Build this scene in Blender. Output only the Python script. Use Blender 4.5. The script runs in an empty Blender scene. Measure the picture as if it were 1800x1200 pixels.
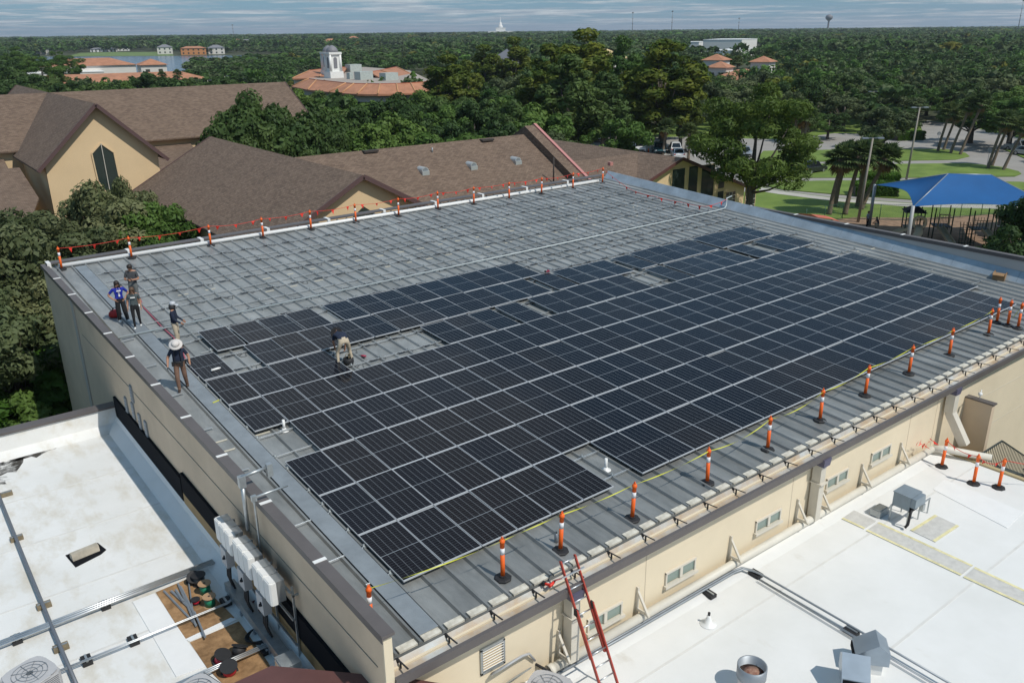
import bpy, bmesh, math, random
import numpy as np
from mathutils import Vector, Matrix, noise
random.seed(7); RNG = np.random.default_rng(7)
SC = bpy.context.scene; COL = SC.collection
rad = math.radians
V3 = lambda *a: np.array(a, float)

# ---------------------------------------------------------------- camera
CZ = 19.5                                    # drone height above the ground
FPX = 1481.2; YAW, PITCH, ROLL = rad(37.548), rad(20.244), rad(-0.601)
_F = V3(math.sin(YAW)*math.cos(PITCH), math.cos(YAW)*math.cos(PITCH), -math.sin(PITCH))
_r = V3(math.cos(YAW), -math.sin(YAW), 0); _u = np.cross(_r, _F)
_R = math.cos(ROLL)*_r + math.sin(ROLL)*_u; _U = -math.sin(ROLL)*_r + math.cos(ROLL)*_u
cam = bpy.data.cameras.new('camera'); cam.sensor_width = 36; cam.sensor_fit = 'HORIZONTAL'
cam.lens = FPX*36/1800; cam.clip_start = 0.5; cam.clip_end = 30000
cam_o = bpy.data.objects.new('camera', cam); COL.objects.link(cam_o)
cam_o.matrix_world = Matrix(((_R[0], _U[0], -_F[0], 0), (_R[1], _U[1], -_F[1], 0), (_R[2], _U[2], -_F[2], CZ), (0, 0, 0, 1)))
SC.camera = cam_o

# ---------------------------------------------------------------- sky and sun
SUN_EL, SUN_AZ = rad(53.5), rad(164.5)       # azimuth clockwise from +y
w = bpy.data.worlds.new('World'); SC.world = w; w.use_nodes = True
nt = w.node_tree; nt.nodes.clear()
def wn(t, **k):
    n = nt.nodes.new(t)
    for a, v in k.items(): setattr(n, a, v)
    return n
wl = nt.links.new
sky = wn('ShaderNodeTexSky', sky_type='NISHITA', sun_disc=False, sun_elevation=SUN_EL, sun_rotation=SUN_AZ, altitude=0, air_density=1.0, dust_density=0.4, ozone_density=2.0)
tc = wn('ShaderNodeTexCoord'); sp = wn('ShaderNodeSeparateXYZ'); wl(tc.outputs['Generated'], sp.inputs[0])
def wmath(op, a, b=None, clamp=False):
    n = wn('ShaderNodeMath', operation=op, use_clamp=clamp)
    for i, x in enumerate((a, b)):
        if x is None: continue
        if isinstance(x, (int, float)): n.inputs[i].default_value = x
        else: wl(x, n.inputs[i])
    return n.outputs[0]
zz = wmath('ADD', wmath('MAXIMUM', sp.outputs[2], 0.0), 0.022)
cx = wmath('DIVIDE', sp.outputs[0], zz); cy = wmath('DIVIDE', sp.outputs[1], zz)
cb = wn('ShaderNodeCombineXYZ'); wl(cx, cb.inputs[0]); wl(cy, cb.inputs[1])
def cloudnoise(scale, detail, rough, z=0.0):
    mp = wn('ShaderNodeVectorMath', operation='ADD'); wl(cb.outputs[0], mp.inputs[0]); mp.inputs[1].default_value = (3.7, 1.3, z)
    n = wn('ShaderNodeTexNoise'); n.inputs['Scale'].default_value = scale; n.inputs['Detail'].default_value = detail
    n.inputs['Roughness'].default_value = rough; wl(mp.outputs[0], n.inputs['Vector']); return n.outputs['Fac']
def ramp(fac, a, b):
    n = wn('ShaderNodeMapRange', interpolation_type='SMOOTHSTEP'); wl(fac, n.inputs[0]); n.inputs[1].default_value = a; n.inputs[2].default_value = b; return n.outputs[0]
cl = ramp(cloudnoise(0.27, 9, 0.68), 0.455, 0.565)
shade = ramp(cloudnoise(0.9, 6, 0.6, 5.0), 0.35, 0.75)
mx = wn('ShaderNodeMix', data_type='RGBA'); wl(shade, mx.inputs['Factor'])
mx.inputs['A'].default_value = (4.2, 5.0, 5.9, 1); mx.inputs['B'].default_value = (9.0, 9.4, 9.6, 1)
tint = wn('ShaderNodeMix', data_type='RGBA', blend_type='MULTIPLY'); tint.inputs['Factor'].default_value = 1
wl(sky.outputs[0], tint.inputs['A']); tint.inputs['B'].default_value = (0.62, 0.80, 0.95, 1)
mix = wn('ShaderNodeMix', data_type='RGBA'); wl(wmath('MULTIPLY', cl, 0.78), mix.inputs['Factor']); blue = wn('ShaderNodeMix', data_type='RGBA'); blue.inputs['Factor'].default_value = .6; wl(tint.outputs['Result'], blue.inputs['A']); blue.inputs['B'].default_value = (1.8, 4.0, 6.2, 1); wl(blue.outputs['Result'], mix.inputs['A']); wl(mx.outputs['Result'], mix.inputs['B'])
bg = wn('ShaderNodeBackground'); bg.inputs[1].default_value = 0.085; wl(mix.outputs['Result'], bg.inputs[0])
ow = wn('ShaderNodeOutputWorld'); wl(bg.outputs[0], ow.inputs[0])
sun = bpy.data.lights.new('sun', 'SUN'); sun.energy = 3.5; sun.angle = rad(0.53); sun.color = (1.0, 0.95, 0.865)
sun_o = bpy.data.objects.new('sun', sun); COL.objects.link(sun_o)
_sd = Vector((math.sin(SUN_AZ)*math.cos(SUN_EL), math.cos(SUN_AZ)*math.cos(SUN_EL), math.sin(SUN_EL)))
sun_o.rotation_euler = _sd.to_track_quat('Z', 'Y').to_euler(); sun_o.location = _sd*300
SC.view_settings.view_transform = 'Standard'; SC.view_settings.look = 'None'; SC.view_settings.gamma = 1; SC.view_settings.exposure = -0.06
SC.view_settings.use_curve_mapping = False
SC.cycles.use_denoising = True; SC.cycles.max_bounces = 6; SC.cycles.transparent_max_bounces = 8; SC.cycles.caustics_reflective = False; SC.cycles.caustics_refractive = False

# ---------------------------------------------------------------- pixel (1800x1200 photograph) -> place
def ray(x, y): return _F + (x-900)/FPX*_R - (y-600)/FPX*_U
def G(x, y, z=0.0):                          # on a level surface at height z
    d = ray(x, y); p = d*((z-CZ)/d[2]); return V3(p[0], p[1], z)
def PY(x, y, yy):                            # on an upright wall y = yy
    d = ray(x, y); p = d*(yy/d[1]); return V3(p[0], yy, p[2]+CZ)
def PX(x, y, xx):                            # on an upright wall x = xx
    d = ray(x, y); p = d*(xx/d[0]); return V3(xx, p[1], p[2]+CZ)
# the big metal roof: a low monoslope, frame measured off the panel grid
S = 1.07; PB = 1.958*S
RO = S*V3(7.064, 12.929, -10.588)+V3(0, 0, CZ)
_sv, _su = rad(2.94), rad(0.5546)
EU = V3(math.cos(_su), 0, math.sin(_su)); EV = V3(0, math.cos(_sv), math.sin(_sv)); EN = np.cross(EU, EV); EN /= np.linalg.norm(EN)
ROOFH = -0.18                                # roof sheet below the panel faces
def RP(u, v, h=0.0): return RO + u*S*EU + v*PB*EV + h*EN
def RPX(x, y, h=ROOFH):                      # pixel -> point on the roof
    d = ray(x, y); o = V3(0, 0, CZ); t = ((RO+h*EN-o)@EN)/(d@EN); return o+d*t
def roofz(x, y, h=ROOFH):
    p = RO+h*EN; return p[2]-((x-p[0])*EN[0]+(y-p[1])*EN[1])/EN[2]

# ---------------------------------------------------------------- materials
MATS = {}
def mat(name, col, rough=0.6, metal=0.0, var=0.0, vscale=2.0, bump=0.0, bscale=20.0, spec=0.5, col2=None, det=5, obj_rand=0.0, stretch=None):
    if name in MATS: return MATS[name]
    m = bpy.data.materials.new(name); m.use_nodes = True; N = m.node_tree.nodes; L = m.node_tree.links
    b = N['Principled BSDF']; b.inputs['Roughness'].default_value = rough; b.inputs['Metallic'].default_value = metal
    b.inputs['Specular IOR Level'].default_value = spec
    c = tuple(col)+(1,) if len(col) == 3 else col
    b.inputs['Base Color'].default_value = c
    m.diffuse_color = c
    if var > 0 or col2 is not None or bump > 0:
        g = N.new('ShaderNodeTexCoord'); src = g.outputs['Object']
        if stretch is not None:
            mp = N.new('ShaderNodeMapping'); mp.inputs['Scale'].default_value = stretch; L.new(src, mp.inputs[0]); src = mp.outputs[0]
    if var > 0 or col2 is not None:
        n = N.new('ShaderNodeTexNoise'); n.inputs['Scale'].default_value = vscale; n.inputs['Detail'].default_value = det; n.inputs['Roughness'].default_value = 0.62
        L.new(src, n.inputs['Vector'])
        r = N.new('ShaderNodeMapRange'); r.inputs[1].default_value = 0.32; r.inputs[2].default_value = 0.68; L.new(n.outputs['Fac'], r.inputs[0])
        x = N.new('ShaderNodeMix'); x.data_type = 'RGBA'; L.new(r.outputs[0], x.inputs['Factor'])
        x.inputs['A'].default_value = tuple(v*(1-var) for v in c[:3])+(1,)
        x.inputs['B'].default_value = (tuple(col2)+(1,)) if col2 is not None else tuple(min(1, v*(1+var)) for v in c[:3])+(1,)
        out = x.outputs['Result']
        if obj_rand > 0:
            oi = N.new('ShaderNodeObjectInfo'); h = N.new('ShaderNodeHueSaturation'); L.new(out, h.inputs['Color'])
            mr = N.new('ShaderNodeMapRange'); L.new(oi.outputs['Random'], mr.inputs[0]); mr.inputs[3].default_value = 1-obj_rand; mr.inputs[4].default_value = 1+obj_rand
            L.new(mr.outputs[0], h.inputs['Value']); out = h.outputs[0]
        L.new(out, b.inputs['Base Color'])
    if bump > 0:
        n2 = N.new('ShaderNodeTexNoise'); n2.inputs['Scale'].default_value = bscale; n2.inputs['Detail'].default_value = 4; L.new(src, n2.inputs['Vector'])
        bp = N.new('ShaderNodeBump'); bp.inputs['Strength'].default_value = bump; bp.inputs['Distance'].default_value = 0.02; L.new(n2.outputs['Fac'], bp.inputs['Height']); L.new(bp.outputs[0], b.inputs['Normal'])
    MATS[name] = m; return m

def leafmat(name, col, col2, scale=0.35, trans=0.3, rnd=0.25):
    m = bpy.data.materials.new(name); m.use_nodes = True; N = m.node_tree.nodes; L = m.node_tree.links; N.remove(N['Principled BSDF'])
    o = N['Material Output']; g = N.new('ShaderNodeNewGeometry'); n = N.new('ShaderNodeTexNoise'); n.inputs['Scale'].default_value = scale; n.inputs['Detail'].default_value = 4
    L.new(g.outputs['Position'], n.inputs['Vector'])
    r = N.new('ShaderNodeMapRange'); r.inputs[1].default_value = .36; r.inputs[2].default_value = .64; L.new(n.outputs['Fac'], r.inputs[0])
    x = N.new('ShaderNodeMix'); x.data_type = 'RGBA'; L.new(r.outputs[0], x.inputs['Factor']); x.inputs['A'].default_value = tuple(col)+(1,); x.inputs['B'].default_value = tuple(col2)+(1,)
    h = N.new('ShaderNodeHueSaturation'); L.new(x.outputs['Result'], h.inputs['Color'])
    oi = N.new('ShaderNodeObjectInfo')
    mr = N.new('ShaderNodeMapRange'); L.new(oi.outputs['Random'], mr.inputs[0]); mr.inputs[3].default_value = 1-rnd; mr.inputs[4].default_value = 1+rnd; L.new(mr.outputs[0], h.inputs['Value'])
    mh = N.new('ShaderNodeMapRange'); L.new(oi.outputs['Random'], mh.inputs[0]); mh.inputs[3].default_value = .515; mh.inputs[4].default_value = .485; L.new(mh.outputs[0], h.inputs['Hue'])
    d = N.new('ShaderNodeBsdfDiffuse'); t = N.new('ShaderNodeBsdfTranslucent'); L.new(h.outputs[0], d.inputs[0]); L.new(h.outputs[0], t.inputs[0])
    gl = N.new('ShaderNodeBsdfGlossy'); gl.inputs['Roughness'].default_value = .6; gl.inputs['Color'].default_value = (.9, .95, 1, 1)
    ms = N.new('ShaderNodeMixShader'); ms.inputs[0].default_value = trans; L.new(d.outputs[0], ms.inputs[1]); L.new(t.outputs[0], ms.inputs[2])
    m2 = N.new('ShaderNodeMixShader'); m2.inputs[0].default_value = .012; L.new(ms.outputs[0], m2.inputs[1]); L.new(gl.outputs[0], m2.inputs[2])
    L.new(m2.outputs[0], o.inputs[0]); MATS[name] = m; return m

# ---------------------------------------------------------------- mesh building
class MB:
    def __init__(s): s.v = []; s.f = []; s.m = []; s.uv = {}; s.smooth = []
    def add(s, verts, faces, mi=0, smooth=False):
        o = len(s.v); s.v += [tuple(map(float, p)) for p in verts]
        for f in faces: s.f.append(tuple(i+o for i in f)); s.m.append(mi); s.smooth.append(smooth)
        return s
    def box(s, c, d, mi=0, rz=0.0, taper=1.0, M=None):
        hx, hy, hz = d[0]/2, d[1]/2, d[2]/2; pts = []
        for z, k in ((-hz, 1), (hz, taper)):
            for x, y in ((-hx, -hy), (hx, -hy), (hx, hy), (-hx, hy)):
                x2, y2 = x*k, y*k
                if rz: x2, y2 = x2*math.cos(rz)-y2*math.sin(rz), x2*math.sin(rz)+y2*math.cos(rz)
                p = (x2, y2, z)
                if M is not None: q = M @ Vector(p); p = (q.x, q.y, q.z)
                pts.append((c[0]+p[0], c[1]+p[1], c[2]+p[2]))
        return s.add(pts, [(0, 3, 2, 1), (4, 5, 6, 7), (0, 1, 5, 4), (1, 2, 6, 5), (2, 3, 7, 6), (3, 0, 4, 7)], mi)
    def span(s, a, b, mi=0):                 # axis-aligned box between two corners
        a = np.minimum(a, b), np.maximum(a, b); return s.box((a[0]+a[1])/2, a[1]-a[0], mi)
    def bar(s, a, b, wd, ht, mi=0, up=(0, 0, 1)):
        a, b = np.asarray(a, float), np.asarray(b, float); d = b-a; L = np.linalg.norm(d); d = d/L
        upv = np.asarray(up, float)
        if abs(d@upv) > .98: upv = V3(1, 0, 0)
        sx = np.cross(d, upv); sx /= np.linalg.norm(sx); sz = np.cross(sx, d); pts = []
        for p in (a, b):
            for i, j in ((-1, -1), (1, -1), (1, 1), (-1, 1)): pts.append(p+sx*i*wd/2+sz*j*ht/2)
        return s.add(pts, [(0, 1, 2, 3), (7, 6, 5, 4), (0, 4, 5, 1), (1, 5, 6, 2), (2, 6, 7, 3), (3, 7, 4, 0)], mi)
    def tube(s, pts, r, n=8, mi=0, cap=True, smooth=True):
        pts = [np.asarray(p, float) for p in pts]; k = len(pts)
        rs = r if hasattr(r, '__len__') else [r]*k; o = len(s.v); prev = None
        for i, p in enumerate(pts):
            d = (pts[min(i+1, k-1)]-pts[max(i-1, 0)]); d = d/(np.linalg.norm(d)+1e-9)
            if prev is None:
                a = V3(0, 0, 1) if abs(d[2]) < .9 else V3(1, 0, 0); x = np.cross(d, a)
            else: x = prev-d*(prev@d)
            x /= np.linalg.norm(x)+1e-9; y = np.cross(d, x); prev = x
            for j in range(n):
                t = 2*math.pi*j/n; s.v.append(tuple(p+rs[i]*(math.cos(t)*x+math.sin(t)*y)))
        for i in range(k-1):
            for j in range(n):
                a = o+i*n+j; b = o+i*n+(j+1) % n; s.f.append((a, b, b+n, a+n)); s.m.append(mi); s.smooth.append(smooth)
        if cap:
            s.f.append(tuple(o+j for j in reversed(range(n)))); s.m.append(mi); s.smooth.append(False)
            s.f.append(tuple(o+(k-1)*n+j for j in range(n))); s.m.append(mi); s.smooth.append(False)
        return s
    def prism(s, poly, ext, mi=0):           # 3-D polygon pushed along a vector
        n = len(poly); e = np.asarray(ext, float); a = [np.asarray(p, float) for p in poly]
        return s.add(a+[p+e for p in a], [tuple(range(n))[::-1], tuple(range(n, 2*n))]+[(i, (i+1) % n, (i+1) % n+n, i+n) for i in range(n)], mi)
    def face(s, poly, mi=0): return s.add(poly, [tuple(range(len(poly)))], mi)
    def lathe(s, prof, c=(0, 0, 0), n=16, mi=0, smooth=True, a0=0.0):
        o = len(s.v); k = len(prof)
        for r, z in prof:
            for j in range(n):
                t = a0+2*math.pi*j/n; s.v.append((c[0]+r*math.cos(t), c[1]+r*math.sin(t), c[2]+z))
        for i in range(k-1):
            for j in range(n):
                a = o+i*n+j; b = o+i*n+(j+1) % n; s.f.append((a, b, b+n, a+n)); s.m.append(mi); s.smooth.append(smooth)
        s.f.append(tuple(o+j for j in reversed(range(n)))); s.m.append(mi); s.smooth.append(False)
        s.f.append(tuple(o+(k-1)*n+j for j in range(n))); s.m.append(mi); s.smooth.append(False)
        return s
    def mesh(s, name, mats, off=None):
        me = bpy.data.meshes.new(name); v = s.v
        if off is not None: v = [(a-off[0], b-off[1], c-off[2]) for a, b, c in v]
        me.from_pydata(v, [], s.f)
        for m in (mats if isinstance(mats, (list, tuple)) else [mats]): me.materials.append(m)
        me.polygons.foreach_set('material_index', s.m); me.polygons.foreach_set('use_smooth', s.smooth); me.update(); return me
    def build(s, name, mats, parent=None):
        off = WL.get(parent.name) if parent is not None else None
        o = bpy.data.objects.new(name, s.mesh(name, mats, off)); COL.objects.link(o)
        if parent is not None: o.parent = parent; WL[o.name] = off
        return o
WL = {}
def tag(o, label=None, cat=None, group=None, kind=None):
    for k, v in (('label', label), ('category', cat), ('group', group), ('kind', kind)):
        if v: o[k] = v
    return o
def thing(name, label, cat, loc=(0, 0, 0), rz=0.0, group=None):
    o = bpy.data.objects.new(name, None); COL.objects.link(o); o.empty_display_size = .3; o.location = tuple(map(float, loc)); o.rotation_euler[2] = rz
    WL[o.name] = np.asarray(loc, float) if rz == 0 else V3(0, 0, 0)
    return tag(o, label, cat, group)
def lthing(*a, **k):                        # parts given in the thing's own coordinates
    t = thing(*a, **k); WL[t.name] = V3(0, 0, 0); return t
def solo(name, mb, mats, label, cat, group=None, loc=None):     # a thing that is one mesh, origin at loc
    loc = V3(0, 0, 0) if loc is None else np.asarray(loc, float)
    o = bpy.data.objects.new(name, mb.mesh(name, mats, loc)); COL.objects.link(o); o.location = tuple(loc); WL[o.name] = loc
    return tag(o, label, cat, group)
def struct(name, mb, mats):
    o = bpy.data.objects.new(name, mb.mesh(name, mats)); COL.objects.link(o); WL[o.name] = V3(0, 0, 0); return tag(o, kind='structure')
def child(name, me, parent, loc=None, rot=None, scale=None):
    o = bpy.data.objects.new(name, me); COL.objects.link(o); o.parent = parent
    if loc is not None: o.location = tuple(map(float, loc))
    if rot is not None: o.rotation_euler = rot
    if scale is not None: o.scale = scale
    return o
KIDS = {}
def kids(o):
    if o.name not in KIDS: KIDS[o.name] = [c for c in bpy.data.objects if c.parent == o]
    return KIDS[o.name]
def dup(root, loc, rz=0.0, label=None, group=None, scale=None, cat=None):
    r = root.copy(); COL.objects.link(r); r.location = tuple(map(float, loc)); r.rotation_euler = (0, 0, rz)
    if scale is not None: r.scale = scale if hasattr(scale, '__len__') else (scale,)*3
    tag(r, label, cat, group)
    for ch in kids(root):
        c = ch.copy(); COL.objects.link(c); c.parent = r
        for g in kids(ch):
            d = g.copy(); COL.objects.link(d); d.parent = c
    return r
def inst(proto, used, loc, rz=0.0, **k):     # the first use moves the prototype itself
    if not used:
        used.append(1); o = proto; kids(o)
        for c in kids(o): kids(c)
        o.location = tuple(map(float, loc)); o.rotation_euler = (0, 0, rz); sc = k.get('scale')
        if sc is not None: o.scale = sc if hasattr(sc, '__len__') else (sc,)*3
        return tag(o, k.get('label'), k.get('cat'), k.get('group'))
    return dup(proto, loc, rz, **k)
ORD = ['first', 'second', 'third', 'fourth', 'fifth', 'sixth', 'seventh', 'eighth', 'ninth', 'tenth', '11th', '12th', '13th', '14th', '15th', '16th', '17th', '18th', '19th', '20th', '21st', '22nd', '23rd', '24th', '25th', '26th', '27th', '28th', '29th', '30th', '31st', '32nd']
def facecam(p): return math.atan2(-p[1], -p[0])+math.pi/2      # turn a thing whose front is -y towards the camera
# ================================================================ materials used all over
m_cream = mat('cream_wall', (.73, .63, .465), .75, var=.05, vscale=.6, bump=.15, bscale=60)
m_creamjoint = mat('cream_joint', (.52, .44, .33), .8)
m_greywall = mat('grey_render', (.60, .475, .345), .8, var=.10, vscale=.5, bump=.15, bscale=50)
m_brown = mat('brown_metal', (.115, .102, .099), .5, var=.1, vscale=1.0)
m_redbrown = mat('redbrown_metal', (.115, .050, .045), .45, var=.12, vscale=1.5)
m_black = mat('black_flashing', (.010, .011, .014), .9, spec=.1)
m_rubber = mat('black_rubber', (.018, .018, .02), .65)
m_alu = mat('aluminium', (.62, .64, .65), .38, .85, var=.06, vscale=6)
m_galv = mat('galvanised', (.46, .49, .50), .42, .75, var=.12, vscale=5)
m_galvdark = mat('galvanised_dull', (.30, .33, .36), .5, .5, var=.12, vscale=3)
m_white = mat('white_paint', (.78, .78, .76), .5, var=.04, vscale=2)
m_pvc = mat('white_pvc', (.80, .80, .78), .4)
m_orange = mat('orange_plastic', (.86, .135, .012), .5, var=.05, vscale=3)
m_redflag = mat('red_vinyl', (.72, .035, .02), .5)
m_reflect = mat('white_reflective', (.82, .82, .84), .35)
m_yellow = mat('yellow_tape', (.60, .60, .05), .5)
m_glassd = mat('window_glass', (.03, .045, .04), .08, spec=.8)
m_glassg = mat('pale_window_glass', (.20, .26, .23), .12, spec=.8)
m_winframe = mat('window_frame', (.62, .58, .50), .5)
m_conc = mat('weathered_concrete', (.42, .38, .31), .85, var=.2, vscale=4, bump=.3)
m_plastic_g = mat('grey_plastic', (.42, .43, .44), .5)
m_wood = mat('weathered_wood', (.20, .16, .10), .8, var=.3, vscale=6)
# the metal roof sheet: grey galvalume with streaks running down the slope
def roofmetal():
    m = bpy.data.materials.new('roof_metal'); m.use_nodes = True; N = m.node_tree.nodes; L = m.node_tree.links; b = N['Principled BSDF']
    g = N.new('ShaderNodeNewGeometry')
    def nz(sc, st, det):
        mp = N.new('ShaderNodeMapping'); mp.inputs['Scale'].default_value = st; L.new(g.outputs['Position'], mp.inputs[0])
        n = N.new('ShaderNodeTexNoise'); n.inputs['Scale'].default_value = sc; n.inputs['Detail'].default_value = det; n.inputs['Roughness'].default_value = .65; L.new(mp.outputs[0], n.inputs['Vector']); return n.outputs['Fac']
    a, c = nz(1.1, (1, .35, 1), 6), nz(7, (1, .25, 1), 5)
    ad = N.new('ShaderNodeMath'); ad.operation = 'MULTIPLY_ADD'; L.new(c, ad.inputs[0]); ad.inputs[1].default_value = .35; L.new(a, ad.inputs[2])
    r = N.new('ShaderNodeMapRange'); L.new(ad.outputs[0], r.inputs[0]); r.inputs[1].default_value = .46; r.inputs[2].default_value = .92
    x = N.new('ShaderNodeMix'); x.data_type = 'RGBA'; L.new(r.outputs[0], x.inputs['Factor']); x.inputs['A'].default_value = (.182, .192, .190, 1); x.inputs['B'].default_value = (.375, .388, .382, 1)
    oi = N.new('ShaderNodeObjectInfo'); h = N.new('ShaderNodeHueSaturation'); mr = N.new('ShaderNodeMapRange'); L.new(oi.outputs['Random'], mr.inputs[0]); mr.inputs[3].default_value = .88; mr.inputs[4].default_value = 1.10
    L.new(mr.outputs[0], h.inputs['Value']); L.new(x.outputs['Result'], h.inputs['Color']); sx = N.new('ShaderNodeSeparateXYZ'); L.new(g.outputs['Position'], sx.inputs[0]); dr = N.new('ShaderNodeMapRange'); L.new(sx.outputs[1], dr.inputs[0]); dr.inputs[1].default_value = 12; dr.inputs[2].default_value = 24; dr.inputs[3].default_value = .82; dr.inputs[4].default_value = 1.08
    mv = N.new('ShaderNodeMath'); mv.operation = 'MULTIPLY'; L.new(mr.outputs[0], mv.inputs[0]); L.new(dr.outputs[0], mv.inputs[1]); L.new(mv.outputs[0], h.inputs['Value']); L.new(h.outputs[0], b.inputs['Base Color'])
    b.inputs['Metallic'].default_value = .25
    r2 = N.new('ShaderNodeMapRange'); L.new(c, r2.inputs[0]); r2.inputs[3].default_value = .36; r2.inputs[4].default_value = .58; L.new(r2.outputs[0], b.inputs['Roughness'])
    return m
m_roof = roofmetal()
def membrane(name, d):
    m = bpy.data.materials.new(name); m.use_nodes = True; N = m.node_tree.nodes; L = m.node_tree.links; b = N['Principled BSDF']
    g = N.new('ShaderNodeNewGeometry')
    def nz(sc, det, st=(1, 1, 1)):
        mp = N.new('ShaderNodeMapping'); mp.inputs['Scale'].default_value = st; L.new(g.outputs['Position'], mp.inputs[0])
        n = N.new('ShaderNodeTexNoise'); n.inputs['Scale'].default_value = sc; n.inputs['Detail'].default_value = det; n.inputs['Roughness'].default_value = .68; L.new(mp.outputs[0], n.inputs['Vector']); return n.outputs['Fac']
    def mr(v, a, c):
        r = N.new('ShaderNodeMapRange'); L.new(v, r.inputs[0]); r.inputs[1].default_value = a; r.inputs[2].default_value = c; return r.outputs[0]
    def mx(f, a, bb):
        x = N.new('ShaderNodeMix'); x.data_type = 'RGBA'; L.new(f, x.inputs['Factor'])
        for k, v in (('A', a), ('B', bb)):
            if isinstance(v, tuple): x.inputs[k].default_value = v+(1,)
            else: L.new(v, x.inputs[k])
        return x.outputs['Result']
    c = mx(mr(nz(.35, 7), .3, .7), (.70, .70, .675), (.80, .80, .785))
    c = mx(mr(nz(1.3, 9, (1, .5, 1)), .62-d*.14, .82-d*.06), c, (.60-d*.04, .57-d*.06, .51-d*.10))
    c = mx(mr(nz(9, 4), .72, .80), c, (.52, .50, .46))
    L.new(c, b.inputs['Base Color']); b.inputs['Roughness'].default_value = .55
    bp = N.new('ShaderNodeBump'); bp.inputs['Strength'].default_value = .18; bp.inputs['Distance'].default_value = .05; L.new(nz(.8, 5), bp.inputs['Height']); L.new(bp.outputs[0], b.inputs['Normal'])
    return m
m_memb = membrane('white_membrane', 0.0); m_membd = membrane('soiled_white_membrane', 1.0)
m_dirt = mat('dirt_stain', (.055, .050, .042), .9, var=.5, vscale=3)
m_mulch = mat('bare_fibre_board', (.30, .165, .07), .95, var=.45, vscale=3, col2=(.42, .25, .12), bump=.6, bscale=40, det=9)

# ================================================================ main building with the metal roof
XL, XR, YF, YB = 5.85, 41.75, 12.0, 43.2
copL = lambda y: 8.93+(y-11.6)/31.6*.56
copR = lambda y: 9.46+(y-12)/30*.14
B = thing('metal_roofed_building', 'large cream hall with low grey metal roof carrying the solar panels', 'building', (XL, YF, 0))
b = MB(); b.prism([(XL+.05, YF, 0), (XR-.1, YF, 0), (XR-.1, YF, roofz(XR, YF)-.13), (XL+.05, YF, roofz(XL, YF)-.13)], (0, .3, 0)); front_wall = b.build('wall', m_cream, B)
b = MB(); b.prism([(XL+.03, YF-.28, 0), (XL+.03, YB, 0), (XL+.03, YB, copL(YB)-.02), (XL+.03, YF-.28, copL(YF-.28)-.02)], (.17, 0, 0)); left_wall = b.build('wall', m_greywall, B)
b = MB(); b.prism([(XR-.42, YF-.25, 0), (XR-.42, YB, 0), (XR-.42, YB, copR(YB)-.02), (XR-.42, YF-.25, copR(YF)-.02)], (.36, 0, 0)); right_wall = b.build('wall', mat('right_parapet', (.50, .48, .46), .8, var=.06, vscale=.8), B)
b = MB(); b.prism([(XL+.05, YB-.35, 0), (XR-.1, YB-.35, 0), (XR-.1, YB-.35, roofz(XR, YB)-.05), (XL+.05, YB-.35, roofz(XL, YB)-.05)], (0, .35, 0)); b.build('wall', m_greywall, B)
tag(left_wall, 'shaded side wall with black flashing'); tag(right_wall, 'parapet wall with brown coping')
# corner strip, lighter cream, at the near end of the parapet
b = MB(); b.span(V3(XL+.02, YF-.32, 0), V3(XL+.205, YF-.283, copL(YF)-.09)); b.build('corner_trim', m_cream, B)
# roof and its sheets
rf = MB(); rx0, rx1, ry0, ry1 = 6.04, 41.15, 12.16, 42.95
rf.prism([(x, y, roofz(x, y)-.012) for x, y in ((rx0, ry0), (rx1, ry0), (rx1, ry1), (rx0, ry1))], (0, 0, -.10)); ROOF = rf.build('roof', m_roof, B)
SW = .575; sheet = MB(); Ls = (ry1-ry0)/math.cos(_sv)
sheet.add([(0, 0, 0), (SW, 0, 0), (SW, Ls, 0), (0, Ls, 0)], [(0, 1, 2, 3)])
rib = [(-.062, 0), (-.026, .068), (.026, .068), (.062, 0)]
sheet.add([(x, 0, z+.001) for x, z in rib]+[(x, Ls, z+.001) for x, z in rib], [(0, 1, 5, 4), (1, 2, 6, 5), (2, 3, 7, 6), (0, 3, 2, 1)])
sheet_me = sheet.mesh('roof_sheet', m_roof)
Mroof = Matrix(((EU[0], EV[0], EN[0], 0), (EU[1], EV[1], EN[1], 0), (EU[2], EV[2], EN[2], 0), (0, 0, 0, 1)))
n_sheets = int((rx1-6.37)/SW)+1
closure = MB(); closure.box((SW/2, .10, .035), (SW-.15, .17, .05)); closure_me = closure.mesh('closure_strip', mat('eave_closure', (.66, .61, .50), .8, var=.40, vscale=4, col2=(.70, .67, .58)))
def roofchild(name, me, p, parent):
    o = bpy.data.objects.new(name, me); COL.objects.link(o); o.parent = parent
    o.matrix_basis = Matrix.Translation(Vector(p)-Vector(WL[parent.name])) @ Mroof; return o
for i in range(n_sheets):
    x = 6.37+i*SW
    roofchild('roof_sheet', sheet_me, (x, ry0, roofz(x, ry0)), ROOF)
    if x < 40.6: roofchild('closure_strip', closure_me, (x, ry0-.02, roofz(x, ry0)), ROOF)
# lighter walk strip beside the left parapet, and flashing along the right parapet
b = MB(); b.prism([(x, y, roofz(x, y)+.074) for x, y in ((7.00, 12.3), (7.46, 12.3), (7.46, 42.0), (7.00, 42.0))], (0, 0, .012)); b.build('flashing_strip', mat('pale_flashing', (.30, .33, .35), .45, .4, var=.15, vscale=1.5), ROOF)
for k in range(10):
    y0, y1 = 12.3+k*3.03, 12.3+k*3.03+3.02
    b = MB(); b.prism([(40.92, y0, roofz(41, y0)+.02), (40.92, y1, roofz(41, y1)+.02), (41.30, y1, roofz(41, y1)+.50), (41.30, y0, roofz(41, y0)+.50)], (.012, 0, .004))
    b.build('parapet_flashing', mat('blue_grey_flashing', (.36, .42, .47), .5, .3, var=.18, vscale=1.2), ROOF)
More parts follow.
